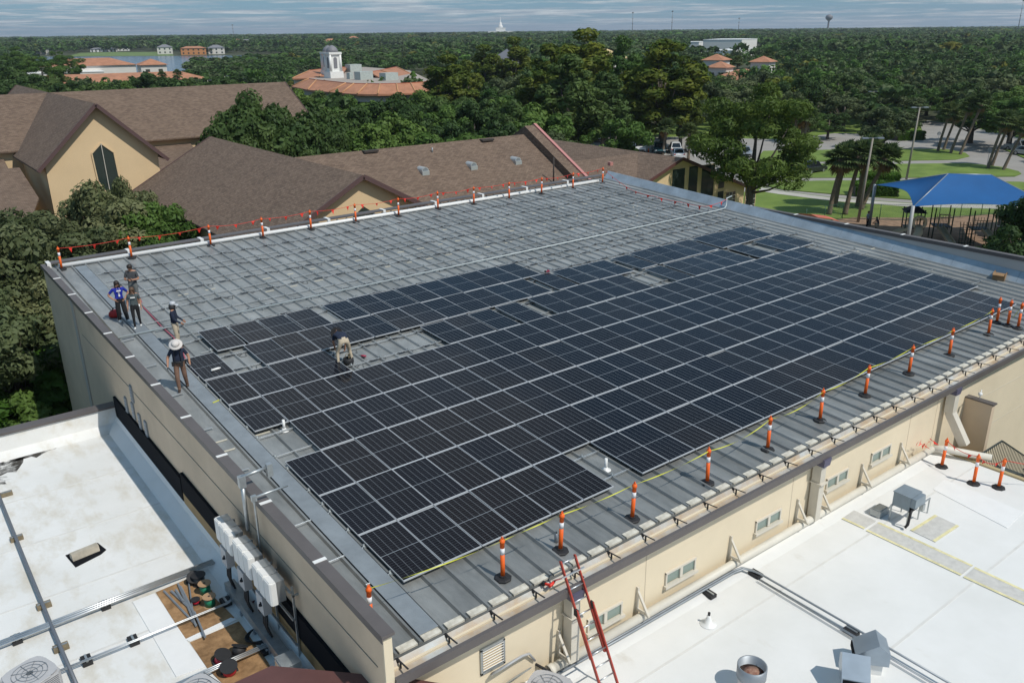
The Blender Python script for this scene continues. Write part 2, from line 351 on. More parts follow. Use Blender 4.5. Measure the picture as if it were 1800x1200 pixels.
# coping caps with white joint covers
def coping(y0, y1, xa, xb, zf, n, nm):
    for k in range(n):
        a, c = y0+(y1-y0)*k/n, y0+(y1-y0)*(k+1)/n-.004
        m = MB(); m.prism([(xa, a, zf(a)), (xb, a, zf(a)), (xb, c, zf(c)), (xa, c, zf(c))], (0, 0, .07)); m.prism([(xa-.012, a, zf(a)-.10), (xa-.012, c, zf(c)-.10), (xa-.012, c, zf(c)+.073), (xa-.012, a, zf(a)+.073)], (.012, 0, 0))
        cp = m.build('coping', m_brown, B)
        if k: j = MB(); j.box(((xa+xb)/2, a, zf(a)+.0745), (xb-xa+.03, .11, .012)); j.build('joint_cover', m_white, cp)
coping(YF-.4, YB+.1, XL-.03, XL+.23, copL, 11, 'l'); coping(YF-.3, YB+.1, XR-.46, XR-.14, copR, 10, 'r')
for k in range(10):
    a, c = XL+.25+k*3.52, XL+.25+(k+1)*3.52-.004; m = MB(); zz_ = lambda x: roofz(x, YB-.1)+.10
    m.prism([(a, YB-.36, zz_(a)), (c, YB-.36, zz_(c)), (c, YB+.12, zz_(c)), (a, YB+.12, zz_(a))], (0, 0, .07)); cp = m.build('coping', m_brown, B)
    j = MB(); j.box((a, YB-.12, zz_(a)+.08), (.16, .53, .03)); j.box((a, YB-.40, zz_(a)-.02), (.16, .02, .22)); j.build('joint_cover', m_white, cp)
# gutter along the front eave, brown lip, strap brackets
def eavez(x): return roofz(x, ry0)-.10
m = MB(); ga, gc = XL+.21, XR-.45
m.prism([(ga, 12.15, eavez(ga)+.03), (ga, 12.05, eavez(ga)-.12), (ga, 11.72, eavez(ga)-.14), (ga, 11.72, eavez(ga)-.10), (ga, 12.03, eavez(ga)-.08), (ga, 12.13, eavez(ga)+.06)], V3(gc-ga, 0, eavez(gc)-eavez(ga))); m.build('gutter', mat('gutter_metal', (.62, .64, .63), .5, .2, var=.12, vscale=1.2, col2=(.46, .33, .20)), B)
m = MB(); m.bar((ga, 11.66, eavez(ga)-.03), (gc, 11.66, eavez(gc)-.03), .09, .20); m.build('fascia', m_brown, B)
brk = MB(); brk.bar((0, .06, .03), (0, -.40, .075), .035, .012); brk.box((0, -.10, -.045), (.03, .03, .15)); brk.box((0, .03, 0), (.06, .10, .07)); brk_me = brk.mesh('gutter_bracket', m_rubber)
for i in range(0, n_sheets):
    x = 6.37+i*SW
    if x < 40.9 and (i % 2 == 0): child('gutter_bracket', brk_me, B, V3(x, 12.10, eavez(x)+.03)-WL[B.name])
# front wall: windows, louvre, joints, downspouts
def wallwin(px, py, wpx):
    c = PY(px, py, YF); a = .52; h = .30
    m = MB()
    for sx in (-1, 1):
        m.box((c[0]+sx*(2*a+.06)/2, YF-.025, c[2]), (.05, .05, h+.09))
    m.box((c[0], YF-.03, c[2]+h/2+.03), (2*a+.11, .06, .05)); m.box((c[0], YF-.06, c[2]-h/2-.06), (2*a+.20, .10, .08)); m.box((c[0], YF-.03, c[2]), (.10, .06, h))
    wn_ = m.build('window', m_winframe, B)
    for sx in (-1, 1):
        p = MB(); p.box((c[0]+sx*(a/2+.03), YF-.008, c[2]), (a-.04, .014, h)); p.build('pane', m_glassg, wn_)
        q = MB()
        q.box((c[0]+sx*(a/2+.03), YF-.02, c[2]+h*.46), (a-.04, .02, .04)); q.build('pane_bar', m_white, wn_)
for px, py in ((1195, 1003), (1349, 914), (1470, 841), (1547, 797), (1062, 1083)): wallwin(px, py, 40)
c = PY(865, 1152, YF); m = MB()
for sx in (-1, 1): m.box((c[0]+sx*.30, YF-.02, c[2]), (.05, .05, .66))
for sz in (-1, 1): m.box((c[0], YF-.02, c[2]+sz*.31), (.65, .05, .05))
lv = m.build('louvre', m_galv, B)
sl = MB(); sl.box((0, 0, 0), (.55, .012, .075), M=Matrix.Rotation(.7, 3, 'X')); sl_me = sl.mesh('slat', m_white)
for k in range(8): child('slat', sl_me, lv, V3(c[0], YF-.03, c[2]-.25+k*.07)-WL[B.name])
for px in (1138, 1400, 1590, 1632):
    x = PY(px, 950 if px < 1300 else 800, YF)[0]; m = MB(); m.box((x, YF-.001, 5.5), (.025, .006, 4.6)); m.build('wall_joint', m_creamjoint, B)
for z in (2.2, 5.15, 6.6):
    m = MB(); m.box((35.8, YF-.001, z), (11, .006, .035)); m.build('wall_joint', mat('pale_joint', (.62, .56, .45), .8), B)
def downspout(px, py):
    x = PY(px, py, YF-.25)[0]; z1 = eavez(x)-.16
    m = MB(); m.box((x, YF-.20, (z1+5.75)/2), (.25, .28, z1-5.75)); ds = m.build('downspout', mat('downspout_cream', (.60, .56, .48), .6, var=.06), B)
    h = MB(); h.box((x, YF-.24, z1-.06), (.32, .36, .24), taper=1.12); h.build('rain_head', mat('purple_grey_metal', (.10, .095, .15), .5), ds)
    k = MB(); k.box((x, YF-.23, 7.0), (.33, .38, .04)); k.build('strap', m_winframe, ds)
for px, py in ((1008, 1060), (1440, 850)): downspout(px, py)
# horizontal drain pipe with brackets along the foot of the wall
pz = 5.78
m = MB(); pa, pb = PY(965, 1170, YF-.20)[0], PY(1640, 790, YF-.20)[0]
m.tube([(pa, YF-.20, pz), (pb, YF-.20, pz)], .115, 14); m.tube([(pa-.02, YF-.20, pz), (pa+.12, YF-.20, pz)], .13, 14)
DP = m.build('drain_pipe', mat('drain_pipe_cream', (.66, .63, .55), .55, var=.05), B)
for px, py in ((1118, 1060), (980, 1125), (1281, 970), (1398, 905), (1440, 870), (1512, 832), (1580, 795)):
    x = PY(px, py, YF)[0]; q = MB(); q.bar((x, YF-.02, 6.50), (x, YF-.42, 5.94), .06, .05); q.bar((x, YF-.03, 6.58), (x, YF-.03, 5.7), .08, .05); q.bar((x, YF-.04, 5.945), (x, YF-.46, 5.94), .07, .045)
    q.build('pipe_bracket', m_winframe, DP)
# right end: return wall, second downspout, pipe that turns and runs out to the roof edge
x2 = 29.6
m = MB(); m.prism([(x2+.1, YF, 4.0), (x2+.1, YF-.95, 4.0), (x2+.1, YF-.95, 7.0), (x2+.1, YF, 7.0)], (.22, 0, 0)); rw = m.build('return_wall', m_greywall, B)
m = MB(); m.bar((x2+.21, YF-.01, 7.03), (x2+.21, YF-1.0, 7.03), .28, .05); m.build('coping', m_brown, rw)
m = MB(); m.tube([(x2+.2, YF-.45, 7.0), (x2+.2, YF-.45, 7.35), (x2+.1, YF-.5, 7.45), (x2-.05, YF-.55, 7.42)], .02, 6); m.lathe([(.01, -.10), (.07, -.05), (.075, .02), (.03, .05)], (x2-.08, YF-.55, 7.38), 10); m.build('camera_dome', m_white, rw)
x3 = PY(1690, 700, YF-.3)[0]-.55
m = MB(); z1 = eavez(x3)-.16; m.bar((x3, YF-.24, z1), (x3, YF-.24, 6.95), .30, .30, up=(1, 0, 0)); m.bar((x3, YF-.24, 6.98), (x3+.15, YF-.85, 5.9), .28, .28, up=(1, 0, 0)); ds = m.build('downspout', mat('downspout_cream', (0, 0, 0)), B)
h = MB(); h.box((x3, YF-.24, z1-.05), (.32, .34, .24), taper=1.12); h.build('rain_head', mat('purple_grey_metal', (0, 0, 0)), ds)
m = MB(); m.tube([(pb-.05, YF-.20, pz), (pb+.25, YF-.50, pz), (28.35, YF-1.75, pz-.04)], .125, 14); m.build('drain_pipe', mat('drain_pipe_cream', (0, 0, 0)), B)
# left wall: black flashing bands, tan strip, small louvres, pilaster line
for y0, y1, z0, z1, mm in ((24.3, 32.2, 5.95, 6.75, m_black), (12.3, 24.2, 6.30, 6.98, m_black), (12.3, 24.2, 5.85, 6.29, mat('tan_board', (.36, .24, .11), .8, var=.15)), (24.3, 32.2, 5.6, 5.94, m_galvdark)):
    m = MB(); m.span(V3(XL-.06, y0, z0), V3(XL+.025, y1, z1)); m.build('flashing_band', mm, B)
for px, py in ((231, 692), (222, 712), (234, 722), (246, 742), (257, 755)):
    c = PX(px, py, XL); m = MB(); m.box((XL+.01, c[1], c[2]), (.05, .28, .62)); v = m.build('wall_louvre', m_galvdark, B)
    q = MB()
    for k in range(5): q.box((XL-.02, c[1], c[2]-.24+k*.12), (.02, .24, .05))
    q.build('blade', m_plastic_g, v)
m = MB(); m.box((XL+.02, 37.4, 6.2), (.06, .5, 6.2)); m.build('pilaster', mat('pale_render', (.44, .40, .35), .8), B)
m = MB(); m.span(V3(XL+.015, 12, 8.0), V3(XL+.028, 36.5, 8.02)); m.build('wall_joint', mat('grey_joint', (.28, .25, .21), .8), B)

# ================================================================ low white-roofed wing on the left
LZ = 5.5
A = thing('white_roofed_wing', 'low wing with dirty white membrane roof left of the metal-roofed hall', 'building', (-9, 14, 0))
m = MB(); m.span(V3(-30, -14, 0), V3(5.83, 32.6, LZ-.2)); m.build('wall', m_cream, A)
m = MB(); m.span(V3(-30, -14, LZ-.2), V3(5.84, 32.3, LZ)); LR = m.build('roof', m_membd, A)
m = MB(); m.prism([(-30, 32.55, LZ-.02), (-30, 31.75, LZ+.001), (-30, 32.15, LZ+.22), (-30, 32.25, LZ+.80), (-30, 32.55, LZ+.80)], (35.8, 0, 0)); m.build('parapet', m_membd, A)
m = MB(); m.span(V3(-30, 32.18, LZ+.80), V3(5.84, 32.66, LZ+.88)); m.build('coping', m_brown, A)
m = MB(); m.prism([(5.80, 12.0, LZ+.001), (5.35, 12.0, LZ+.001), (5.72, 12.0, LZ+.30), (5.80, 12.0, LZ+.45)], (0, 20.2, 0)); m.build('cant_strip', m_memb, A)
def sheet_px(px, z, name, mm, parent, th=.012):
    m = MB(); pts = [G(x, y, z) for x, y in px]; m.prism([p+V3(0, 0, .004) for p in pts], (0, 0, th))
    o = m.build(name, mm, parent); return o
sheet_px([(274, 1041), (340, 1013), (412, 1085), (326, 1123)], LZ, 'bare_board', m_mulch, A)
sheet_px([(334, 1129), (420, 1092), (472, 1165), (500, 1230), (420, 1230), (365, 1175)], LZ, 'bare_board', m_mulch, A)
sheet_px([(233, 1058), (272, 1043), (330, 1128), (362, 1172), (310, 1190)], LZ, 'membrane_patch', mat('clean_membrane', (.80, .80, .79), .5, var=.03), A, .02)
sheet_px([(326, 1124), (406, 1086), (417, 1089), (334, 1128)], LZ, 'membrane_patch', mat('clean_membrane', (0, 0, 0)), A, .022)
def stain(px, z, parent, seed):
    rr = random.Random(seed)
    c = np.mean([G(x, y, z) for x, y in px], axis=0); m = MB(); pts = []
    P = [G(x, y, z) for x, y in px]; n = len(P)
    for i in range(n):
        for k in range(5):
            q = P[i]+(P[(i+1) % n]-P[i])*k/5; pts.append(c+(q-c)*rr.uniform(.72, 1.12)+V3(0, 0, .005))
    m.face(pts); return m.build('dirt_stain', m_stain, parent)
def stainmat():
    m = bpy.data.materials.new('grime'); m.use_nodes = True; N = m.node_tree.nodes; L = m.node_tree.links; b = N['Principled BSDF']; b.inputs['Base Color'].default_value = (.05, .045, .038, 1); b.inputs['Roughness'].default_value = .95
    g = N.new('ShaderNodeNewGeometry'); n = N.new('ShaderNodeTexNoise'); n.inputs['Scale'].default_value = 1.6; n.inputs['Detail'].default_value = 9; n.inputs['Roughness'].default_value = .72; L.new(g.outputs['Position'], n.inputs['Vector'])
    r = N.new('ShaderNodeMapRange'); r.inputs[1].default_value = .40; r.inputs[2].default_value = .58; r.inputs[4].default_value = .92; L.new(n.outputs['Fac'], r.inputs[0]); L.new(r.outputs[0], b.inputs['Alpha']); return m
m_stain = stainmat()
stain([(-40, 775), (120, 745), (215, 742), (212, 760), (120, 775), (60, 808), (-40, 830)], LZ, A, 1); stain([(-40, 800), (60, 785), (30, 830), (-40, 850)], LZ, A, 2)
stain([(-30, 838), (22, 836), (10, 850), (-30, 858)], LZ, A, 3)
m_lap = mat('membrane_lap', (.68, .67, .64), .6, var=.08)
for k in range(7):
    y = 10.2+k*3.05; m = MB(); m.box((-10, y, LZ+.004), (31, .07, .006)); m.build('lap_seam', m_lap, A)
# brown-capped parapet of the next roof, right below the drone
Pq = [G(x, y, 7.2) for x, y in ((404, 1210), (478, 1176), (720, 1198), (830, 1216))]
NB = thing('brown_capped_parapet', 'reddish brown metal cap of a near parapet at the bottom edge', 'parapet', V3(Pq[1][0], Pq[1][1], 0))
def offs(P, k):
    out = []
    for i in range(len(P)):
        ns = []
        for a, c in ((i-1, i), (i, i+1)):
            if a >= 0 and c < len(P): d = P[c]-P[a]; d = d/np.linalg.norm(d); ns.append(V3(d[1], -d[0], 0))
        n = sum(ns); n /= np.linalg.norm(n); out.append(P[i]+n*k/max(.3, n@ns[0]))
    return out
Po, P1, P2 = offs(Pq, .55), offs(Pq, .06), offs(Pq, .5)
for i in range(3):
    m = MB(); m.prism([Pq[i], Pq[i+1], Po[i+1], Po[i]], (0, 0, .10)); m.build('cap', m_redbrown, NB)
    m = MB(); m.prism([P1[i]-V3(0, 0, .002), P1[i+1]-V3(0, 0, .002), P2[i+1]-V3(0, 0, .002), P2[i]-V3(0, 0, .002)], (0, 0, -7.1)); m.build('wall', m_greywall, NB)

# ================================================================ low white-roofed wing on the right
RZ = 5.5
Cw = thing('clean_white_roofed_wing', 'low wing with bright white membrane roof below the ladder', 'building', (18, 4, 0))
e0, e1 = G(1640, 796, RZ), G(1800, 852, RZ); XE = 28.0
m = MB(); m.span(V3(6.3, -14, 0), V3(XE, 11.98, RZ-.2)); m.build('wall', m_cream, Cw)
m = MB(); m.span(V3(6.25, -14.1, RZ-.2), V3(XE+.1, 11.985, RZ)); m.build('roof', m_memb, Cw)
m = MB(); m.prism([(6.3, 11.98, RZ+.001), (6.3, 11.45, RZ+.001), (6.3, 11.75, RZ+.06), (6.3, 11.98, RZ+.14)], (XE-6.3, 0, 0)); m.build('cant_strip', m_memb, Cw)
m = MB(); m.span(V3(XE, -14.1, RZ+.001), V3(XE+.16, 11.9, RZ+.06)); m.build('edge_trim', mat('tan_edge', (.45, .36, .2), .6), Cw)
for k in range(6):
    y = -4.5+k*3.0; m = MB(); m.box((17.2, y, RZ+.004), (21, .07, .006)); m.build('lap_seam', m_lap, Cw)
m_pad = mat('walk_pad', (.57, .56, .53), .8, var=.1, vscale=6, bump=.3, bscale=80); m_padedge = mat('walk_pad_yellow', (.72, .66, .38), .7, var=.2, vscale=5)
def pad(px, edges):
    P = [G(x, y, RZ) for x, y in px]; m = MB(); m.prism([p+V3(0, 0, .004) for p in P], (0, 0, .016)); o = m.build('walk_pad', m_pad, Cw)
    c = np.mean(P, axis=0)
    for i, j in edges:
        d = P[j]-P[i]; nr = V3(-d[1], d[0], 0); nr /= np.linalg.norm(nr); nr = nr if nr@(c-P[i]) > 0 else -nr
        q = MB(); q.prism([P[i]+V3(0, 0, .0205), P[j]+V3(0, 0, .0205), P[j]+nr*.09+V3(0, 0, .0205), P[i]+nr*.09+V3(0, 0, .0205)], (0, 0, .004)); q.build('yellow_edge', m_padedge, o)
pad([(1479, 912), (1501, 897), (1540, 916), (1518, 930)], [(0, 3)]); pad([(1522, 933), (1545, 918), (1710, 994), (1688, 1012)], [(0, 3), (1, 2)])
pad([(1693, 1015), (1714, 997), (1850, 1060), (1830, 1078)], [(0, 3), (1, 2)]); pad([(1600, 932), (1643, 905), (1686, 925), (1644, 953)], [(0, 1), (2, 3)])
sheet_px([(1640, 860), (1660, 843), (1800, 900), (1770, 928)], RZ, 'membrane_patch', mat('clean_membrane', (0, 0, 0)), Cw, .01)
# ================================================================ ground, lawns, roads, lake
m_floor = mat('woodland_floor', (.045, .062, .022), .95, var=.4, vscale=.05, col2=(.075, .08, .03))
m_lawn = mat('lawn_grass', (.115, .195, .024), .9, var=.22, vscale=.25, col2=(.175, .250, .045), bump=.4, bscale=6, det=9)
m_asph = mat('sun_bleached_asphalt', (.30, .285, .265), .9, var=.10, vscale=.3, bump=.2, bscale=10, det=8)
m_path = mat('concrete_path', (.44, .42, .38), .85, var=.10, vscale=.6)
g = MB(); g.face([(-9000, -3000, 0), (12000, -3000, 0), (12000, 14000, 0), (-9000, 14000, 0)]); struct('ground', g, m_floor)
def zsheet(name, pts, z, mm, zoom=True):
    m = MB(); m.face([G(1200+x/3, y/3, 0)+V3(0, 0, z) if zoom else G(x, y, 0)+V3(0, 0, z) for x, y in pts]); return struct(name, m, mm)
zsheet('lawn', [(-260, 560), (500, 560), (1250, 640), (1900, 640), (2300, 900), (2300, 1700), (-300, 1700), (-500, 900)][::-1], .02, m_lawn)
zsheet('driveway', [(-560, 735), (0, 722), (540, 738), (800, 704), (1080, 712), (1262, 690), (1255, 655), (1290, 636), (1490, 664), (1830, 742), (2100, 830), (2200, 1130), (1830, 1080), (1200, 1072), (800, 1043), (520, 1008), (415, 985), (300, 1020), (-560, 1020)][::-1], .03, m_asph)
for k, pts in enumerate([[(395, 838), (425, 800), (720, 795), (1100, 788), (1380, 790), (1490, 810), (1512, 828), (1440, 845), (1080, 852), (700, 855), (450, 858)],
        [(505, 905), (530, 872), (720, 868), (1060, 870), (1500, 865), (1680, 885), (1770, 908), (1785, 920), (1750, 934), (1180, 940), (720, 940), (525, 942)],
        [(440, 985), (520, 964), (720, 958), (1180, 955), (1780, 964), (2000, 985), (2060, 1060), (1830, 1062), (1200, 1056), (800, 1028), (520, 1003)],
        [(1690, 790), (1760, 775), (2100, 790), (2200, 900), (1830, 850)]]):
    m = MB(); m.prism([G(1200+x/3, y/3, 0)+V3(0, 0, .032) for x, y in pts[::-1]], (0, 0, .11)); struct('lawn_island', m, [m_lawn])
zsheet('path', [(415, 990), (520, 1010), (800, 1046), (1200, 1075), (1900, 1085), (1900, 1108), (1200, 1092), (800, 1062), (500, 1024), (400, 1008)][::-1], .036, m_path)
zsheet('playground_mulch', [(640, 1180), (900, 1148), (1250, 1150), (1900, 1120), (2100, 1300), (1200, 1500), (600, 1300)][::-1], .04, mat('wood_mulch', (.26, .17, .11), .95, var=.35, vscale=1.5))
# parking stripes
m = MB()
for k in range(9):
    p = G(1085+k*27, 262+k*1.6, 0); d = G(1085+k*27+8, 278+k*1.6, 0)-p; d = d/np.linalg.norm(d)
    m.prism([p+V3(-.06, 0, .034), p+V3(.06, 0, .034), p+d*5+V3(.06, 0, .034), p+d*5+V3(-.06, 0, .034)], (0, 0, .003))
struct('parking_stripes', m, m_white)
def watermat():
    m = bpy.data.materials.new('lake_water'); m.use_nodes = True; N = m.node_tree.nodes; L = m.node_tree.links; b = N['Principled BSDF']; b.inputs['Base Color'].default_value = (.02, .05, .11, 1); b.inputs['Roughness'].default_value = .12
    g = N.new('ShaderNodeNewGeometry'); n = N.new('ShaderNodeTexNoise'); n.inputs['Scale'].default_value = .35; n.inputs['Detail'].default_value = 5; L.new(g.outputs['Position'], n.inputs['Vector'])
    bp = N.new('ShaderNodeBump'); bp.inputs['Strength'].default_value = .6; bp.inputs['Distance'].default_value = .4; L.new(n.outputs['Fac'], bp.inputs['Height']); L.new(bp.outputs[0], b.inputs['Normal']); return m
LAKE = [G(x, y, 0) for x, y in ((60, 99.5), (130, 100.2), (200, 99.6), (320, 98.6), (430, 97.5), (500, 97.8), (498, 104), (440, 113), (330, 124), (240, 132), (120, 134), (20, 124), (-120, 112), (-60, 101))]
m = MB(); m.face([p+V3(0, 0, .05) for p in LAKE][::-1]); struct('lake', m, watermat())
SHORE = [G(x, y, 0) for x, y in ((118, 99.6), (140, 93.5), (200, 91.8), (300, 92.0), (306, 98.6))]
m = MB(); m.face([p+V3(0, 0, .06) for p in SHORE]); struct('lakeside_lawn', m, mat('lakeside_grass', (.13, .19, .05), .9, var=.2, vscale=.05))
# ================================================================ solar panels
def cellmat():
    m = bpy.data.materials.new('solar_cells'); m.use_nodes = True; N = m.node_tree.nodes; L = m.node_tree.links; b = N['Principled BSDF']
    tc = N.new('ShaderNodeUVMap'); sp = N.new('ShaderNodeSeparateXYZ'); L.new(tc.outputs[0], sp.inputs[0])
    def ma(op, a, c=None):
        n = N.new('ShaderNodeMath'); n.operation = op
        for i, x in enumerate((a, c)):
            if x is None: continue
            if isinstance(x, (int, float)): n.inputs[i].default_value = x
            else: L.new(x, n.inputs[i])
        return n.outputs[0]
    def line(coord, k, w):                       # 1 on a grid line
        f = ma('FRACT', ma('ADD', ma('MULTIPLY', coord, k), .5)); return ma('LESS_THAN', ma('ABSOLUTE', ma('SUBTRACT', f, .5)), w*k)
    col = line(sp.outputs[0], 6, .0042); rowl = line(sp.outputs[1], 24, .0011); mid = ma('LESS_THAN', ma('ABSOLUTE', ma('SUBTRACT', sp.outputs[1], .5)), .0042)
    bus = line(sp.outputs[0], 54, .0006)
    f = ma('MAXIMUM', ma('MAXIMUM', ma('MULTIPLY', col, .62), ma('MULTIPLY', rowl, .34)), ma('MAXIMUM', mid, ma('MULTIPLY', bus, .10)))
    oi = N.new('ShaderNodeObjectInfo'); hv = N.new('ShaderNodeMix'); hv.data_type = 'RGBA'; L.new(oi.outputs['Random'], hv.inputs['Factor']); hv.inputs['A'].default_value = (.0035, .0050, .0105, 1); hv.inputs['B'].default_value = (.0075, .0065, .0085, 1)
    x = N.new('ShaderNodeMix'); x.data_type = 'RGBA'; L.new(f, x.inputs['Factor']); L.new(hv.outputs['Result'], x.inputs['A']); x.inputs['B'].default_value = (.26, .29, .32, 1); L.new(x.outputs['Result'], b.inputs['Base Color'])
    b.inputs['Roughness'].default_value = .07; b.inputs['IOR'].default_value = 1.21; return m
m_cell = cellmat(); m_frame = mat('panel_frame', (.58, .60, .62), .45, .3)
PWd, PLn = 1.050, PB-.022
def panel_meshes():
    f = MB(); lip, h = .011, .035
    for c, d in (((PWd/2, .013, -h/2), (PWd, .026, h)), ((PWd/2, PLn-.013, -h/2), (PWd, .026, h)), ((lip/2, PLn/2, -h/2), (lip, PLn-.052, h)), ((PWd-lip/2, PLn/2, -h/2), (lip, PLn-.052, h))): f.box(c, d)
    fm = f.mesh('frame', m_frame)
    g = MB(); q = .003; ey = .026; g.add([(lip, ey, -q), (PWd-lip, ey, -q), (PWd-lip, PLn-ey, -q), (lip, PLn-ey, -q)], [(0, 1, 2, 3)]); g.add([(lip, lip, -q-.004), (PWd-lip, lip, -q-.004), (PWd-lip, PLn-lip, -q-.004), (lip, PLn-lip, -q-.004)], [(3, 2, 1, 0)], 1)
    gm = g.mesh('glass', [m_cell, m_pvc]); uv = gm.uv_layers.new(name='UVMap'); U4 = [(0, 0), (1, 0), (1, 1), (0, 1)]
    for p in gm.polygons:
        for li in p.loop_indices:
            vi = gm.loops[li].vertex_index % 4; uv.data[li].uv = U4[vi]
    j = MB(); j.box((PWd/2, PLn*.5, -.022), (.16, .09, .022)); jm = j.mesh('junction_box', m_rubber)
    return fm, gm, jm
PFM, PGM, PJM = panel_meshes()
rows = {0: [u for u in range(28) if u != 6], 1: list(range(29)), 2: list(range(29)), 3: list(range(1, 29)), 4: list(range(28)),
        5: [0, 1, 2, 3, 7.73, 8.72, 9.82, 11.05, 12.64, 13.60, 14.60, 15.68, 16.75, 19.2, 20.36, 21.33, 22.4, 23.42, 24.8, 26.75, 27.87],
        6: [0, 1.99, 2.95, 3.96, 4.94, 5.97, 7.0, 8.01, 9.02, 10.0, 10.98, 12.0, 13.03, 14.43, 15.63, 16.7, 17.7, 19.15, 20.3, 21.26, 22.27, 23.33, 24.62, 25.58, 26.52, 27.56],
        7: [1.13, 2.22, 3.28, 4.34, 5.87, 6.9, 7.97, 9.03, 10.05, 11.1, 12.08, 13.06, 14.08]}
ROWN = ['front row nearest the gutter', 'second row from the gutter', 'third row from the gutter', 'fourth row from the gutter', 'fifth row from the gutter', 'sixth row, which has gaps', 'seventh row, which has gaps', 'short topmost row']
pr = random.Random(3)
for r_, us in rows.items():
    for k, u in enumerate(us):
        loose = r_ >= 5 and not (r_ == 5 and u < 4)
        v = r_+(0 if r_ < 5 else (.0 if r_ == 5 else .045))+(pr.uniform(-.012, .012) if loose else 0)
        o = bpy.data.objects.new('solar_panel', None); COL.objects.link(o)
        t = .006 if not loose else .010
        M = Matrix.Translation(Vector(RP(u, v, 0)+V3(0, 0, 0))) @ Mroof @ Matrix.Rotation(pr.gauss(0, t), 4, 'X') @ Matrix.Rotation(pr.gauss(0, t*.8), 4, 'Y')
        if loose: M = M @ Matrix.Rotation(pr.uniform(-.006, .006), 4, 'Z')
        o.matrix_world = M
        tag(o, f'black solar panel, {ORD[k]} from the left in the {ROWN[r_]}', 'solar panel', 'solar panels on the metal roof')
        for n_, me in (('frame', PFM), ('glass', PGM), ('junction_box', PJM)): child(n_, me, o)

# ================================================================ mounting rails
def rail(u0, u1, v, label, group, h=-.115, leads=True, seed=0):
    a, c = RP(u0, v, h), RP(u1, v, h); t = thing('mounting_rail', label, 'rail', a, group=group)
    m = MB(); m.bar(a, c, .042, .022, up=EN); m.bar(a-EN*.02, c-EN*.02, .028, .03, up=EN); m.bar(a+EN*.013+EV*.014, c+EN*.013+EV*.014, .012, .012, up=EN); m.bar(a+EN*.013-EV*.014, c+EN*.013-EV*.014, .012, .012, up=EN); m.build('channel', m_alu, t)
    x0 = 6.37; i = math.ceil((a[0]-x0)/SW); ft = []
    while x0+i*SW < c[0]:
        if i % 2 == 0: ft.append((x0+i*SW-RO[0])/(S*EU[0]))
        i += 1
    m = MB()
    for u in ft: p = RP(u, v, ROOFH); m.box(p+EN*.07+EV*.034, (.05, .03, .14)); m.box(p+EN*.085, (.07, .09, .03))
    if ft: tag(m.build('clamp_feet', m_galv, t), kind='stuff')
    if leads:
        rr = random.Random(seed); m = MB(); u = u0+.5
        while u < u1-.3:
            p = RP(u, v, h-.005)-EV*.035
            m.box(p, (.15, .04, .03)); m.box(p-EU*.10+EN*.015, (.07, .03, .03)); m.box(p+EU*.13+EN*.012-EV*.02, (.08, .025, .025))
            m.tube([p+EU*.08, p+EU*.22-EV*.05+EN*.02, p+EU*.36-EV*.10-EN*.04, p+EU*.5-EV*.02-EN*.03], .009, 5)
            m.tube([p-EU*.1, p-EU*.25+EV*.02, p-EU*.45+EV*.03], .008, 5)
            if rr.random() < .35: m.tube([p+EU*.3-EV*.05, p+EU*.38-EV*.25-EN*.04, p+EU*.55-EV*.28-EN*.05, p+EU*.62-EV*.05], .008, 5)
            u += 1.0+rr.uniform(-.12, .12)
        tag(m.build('wire_leads', m_rubber, t), kind='stuff')
    return t
bare = [(12.68, -.1), (12.05, .06), (11.72, -.18), (11.08, .7), (10.72, .6), (10.08, .5), (9.75, .5), (9.15, .02), (8.82, .03), (8.2, -.04), (7.83, .5)]
for k, (v, u0) in enumerate(bare):
    rail(u0, 30.3 if k else 29.6, v, f'bare aluminium mounting rail with black wire leads, {ORD[k]} from the back edge', 'bare rails on the open roof', leads=(k % 2 == 0 or k > 8), seed=k)
arr = [7.24, 6.87, 6.26, 5.9, 5.28, 4.91, 4.24, 3.87, 3.26, 2.87, 2.24, 1.86, 1.2, .82, .24]
for k, v in enumerate(arr):
    u0 = {7.24: .7, 6.87: -.1, .82: -.95, 1.86: -.1, .24: -.62}.get(v, -.17)
    rail(u0, 30.2-.25*(k % 3) if v > .9 else 28.9, v, f'aluminium rail under the solar panels, {ORD[k]} from the top, end sticking out', 'rails under the panels', leads=v > 5, seed=40+k)
t = rail(-1.05, .1, 1.66, 'long rail offcut jutting from the array beside the third panel row', None, leads=False)
for k, (px, py) in enumerate([(327, 668), (255, 645), (255, 604), (353, 754), (387, 737), (300, 695)][:0]): pass
for k, (ax, ay, bx, by) in enumerate([(213, 600, 235, 594), (254, 645, 275, 640), (301, 696, 321, 690), (355, 756, 373, 751), (420, 828, 437, 823)]):
    a, c = RPX(ax, ay, -.10), RPX(bx, by, -.10); m = MB(); m.bar(a, c, .042, .03, up=EN); m.bar(a-EN*.04, a-EN*.005, .04, .03); m.bar(c-EN*.04, c-EN*.005, .04, .03)
    solo('rail_offcut', m, m_alu, f'short aluminium rail piece by the left parapet, {ORD[k]} from the far end', 'rail', 'short rail pieces by the left parapet', a)
# white conduit across the roof, up over the right parapet
pts = [RP(-1.17, 8.68, -.06), RP(30.3, 8.62, -.06), RP(31.0, 8.64, -.04), RP(31.25, 8.70, .06), RP(31.3, 8.72, .30), RP(31.35, 8.75, .46), RP(31.9, 8.8, .50)]
t = thing('roof_conduit', 'long shiny steel conduit crossing the whole roof to the right parapet', 'conduit', pts[0])
m = MB(); m.tube(pts, .038, 10); m.build('pipe', mat('bright_conduit', (.44, .49, .50), .5, .2), t)
m = MB()
for u in range(0, 30, 2): m.box(RP(u, 8.66, -.11), (.06, .10, .05))
tag(m.build('pipe_clips', m_galv, t), kind='stuff')
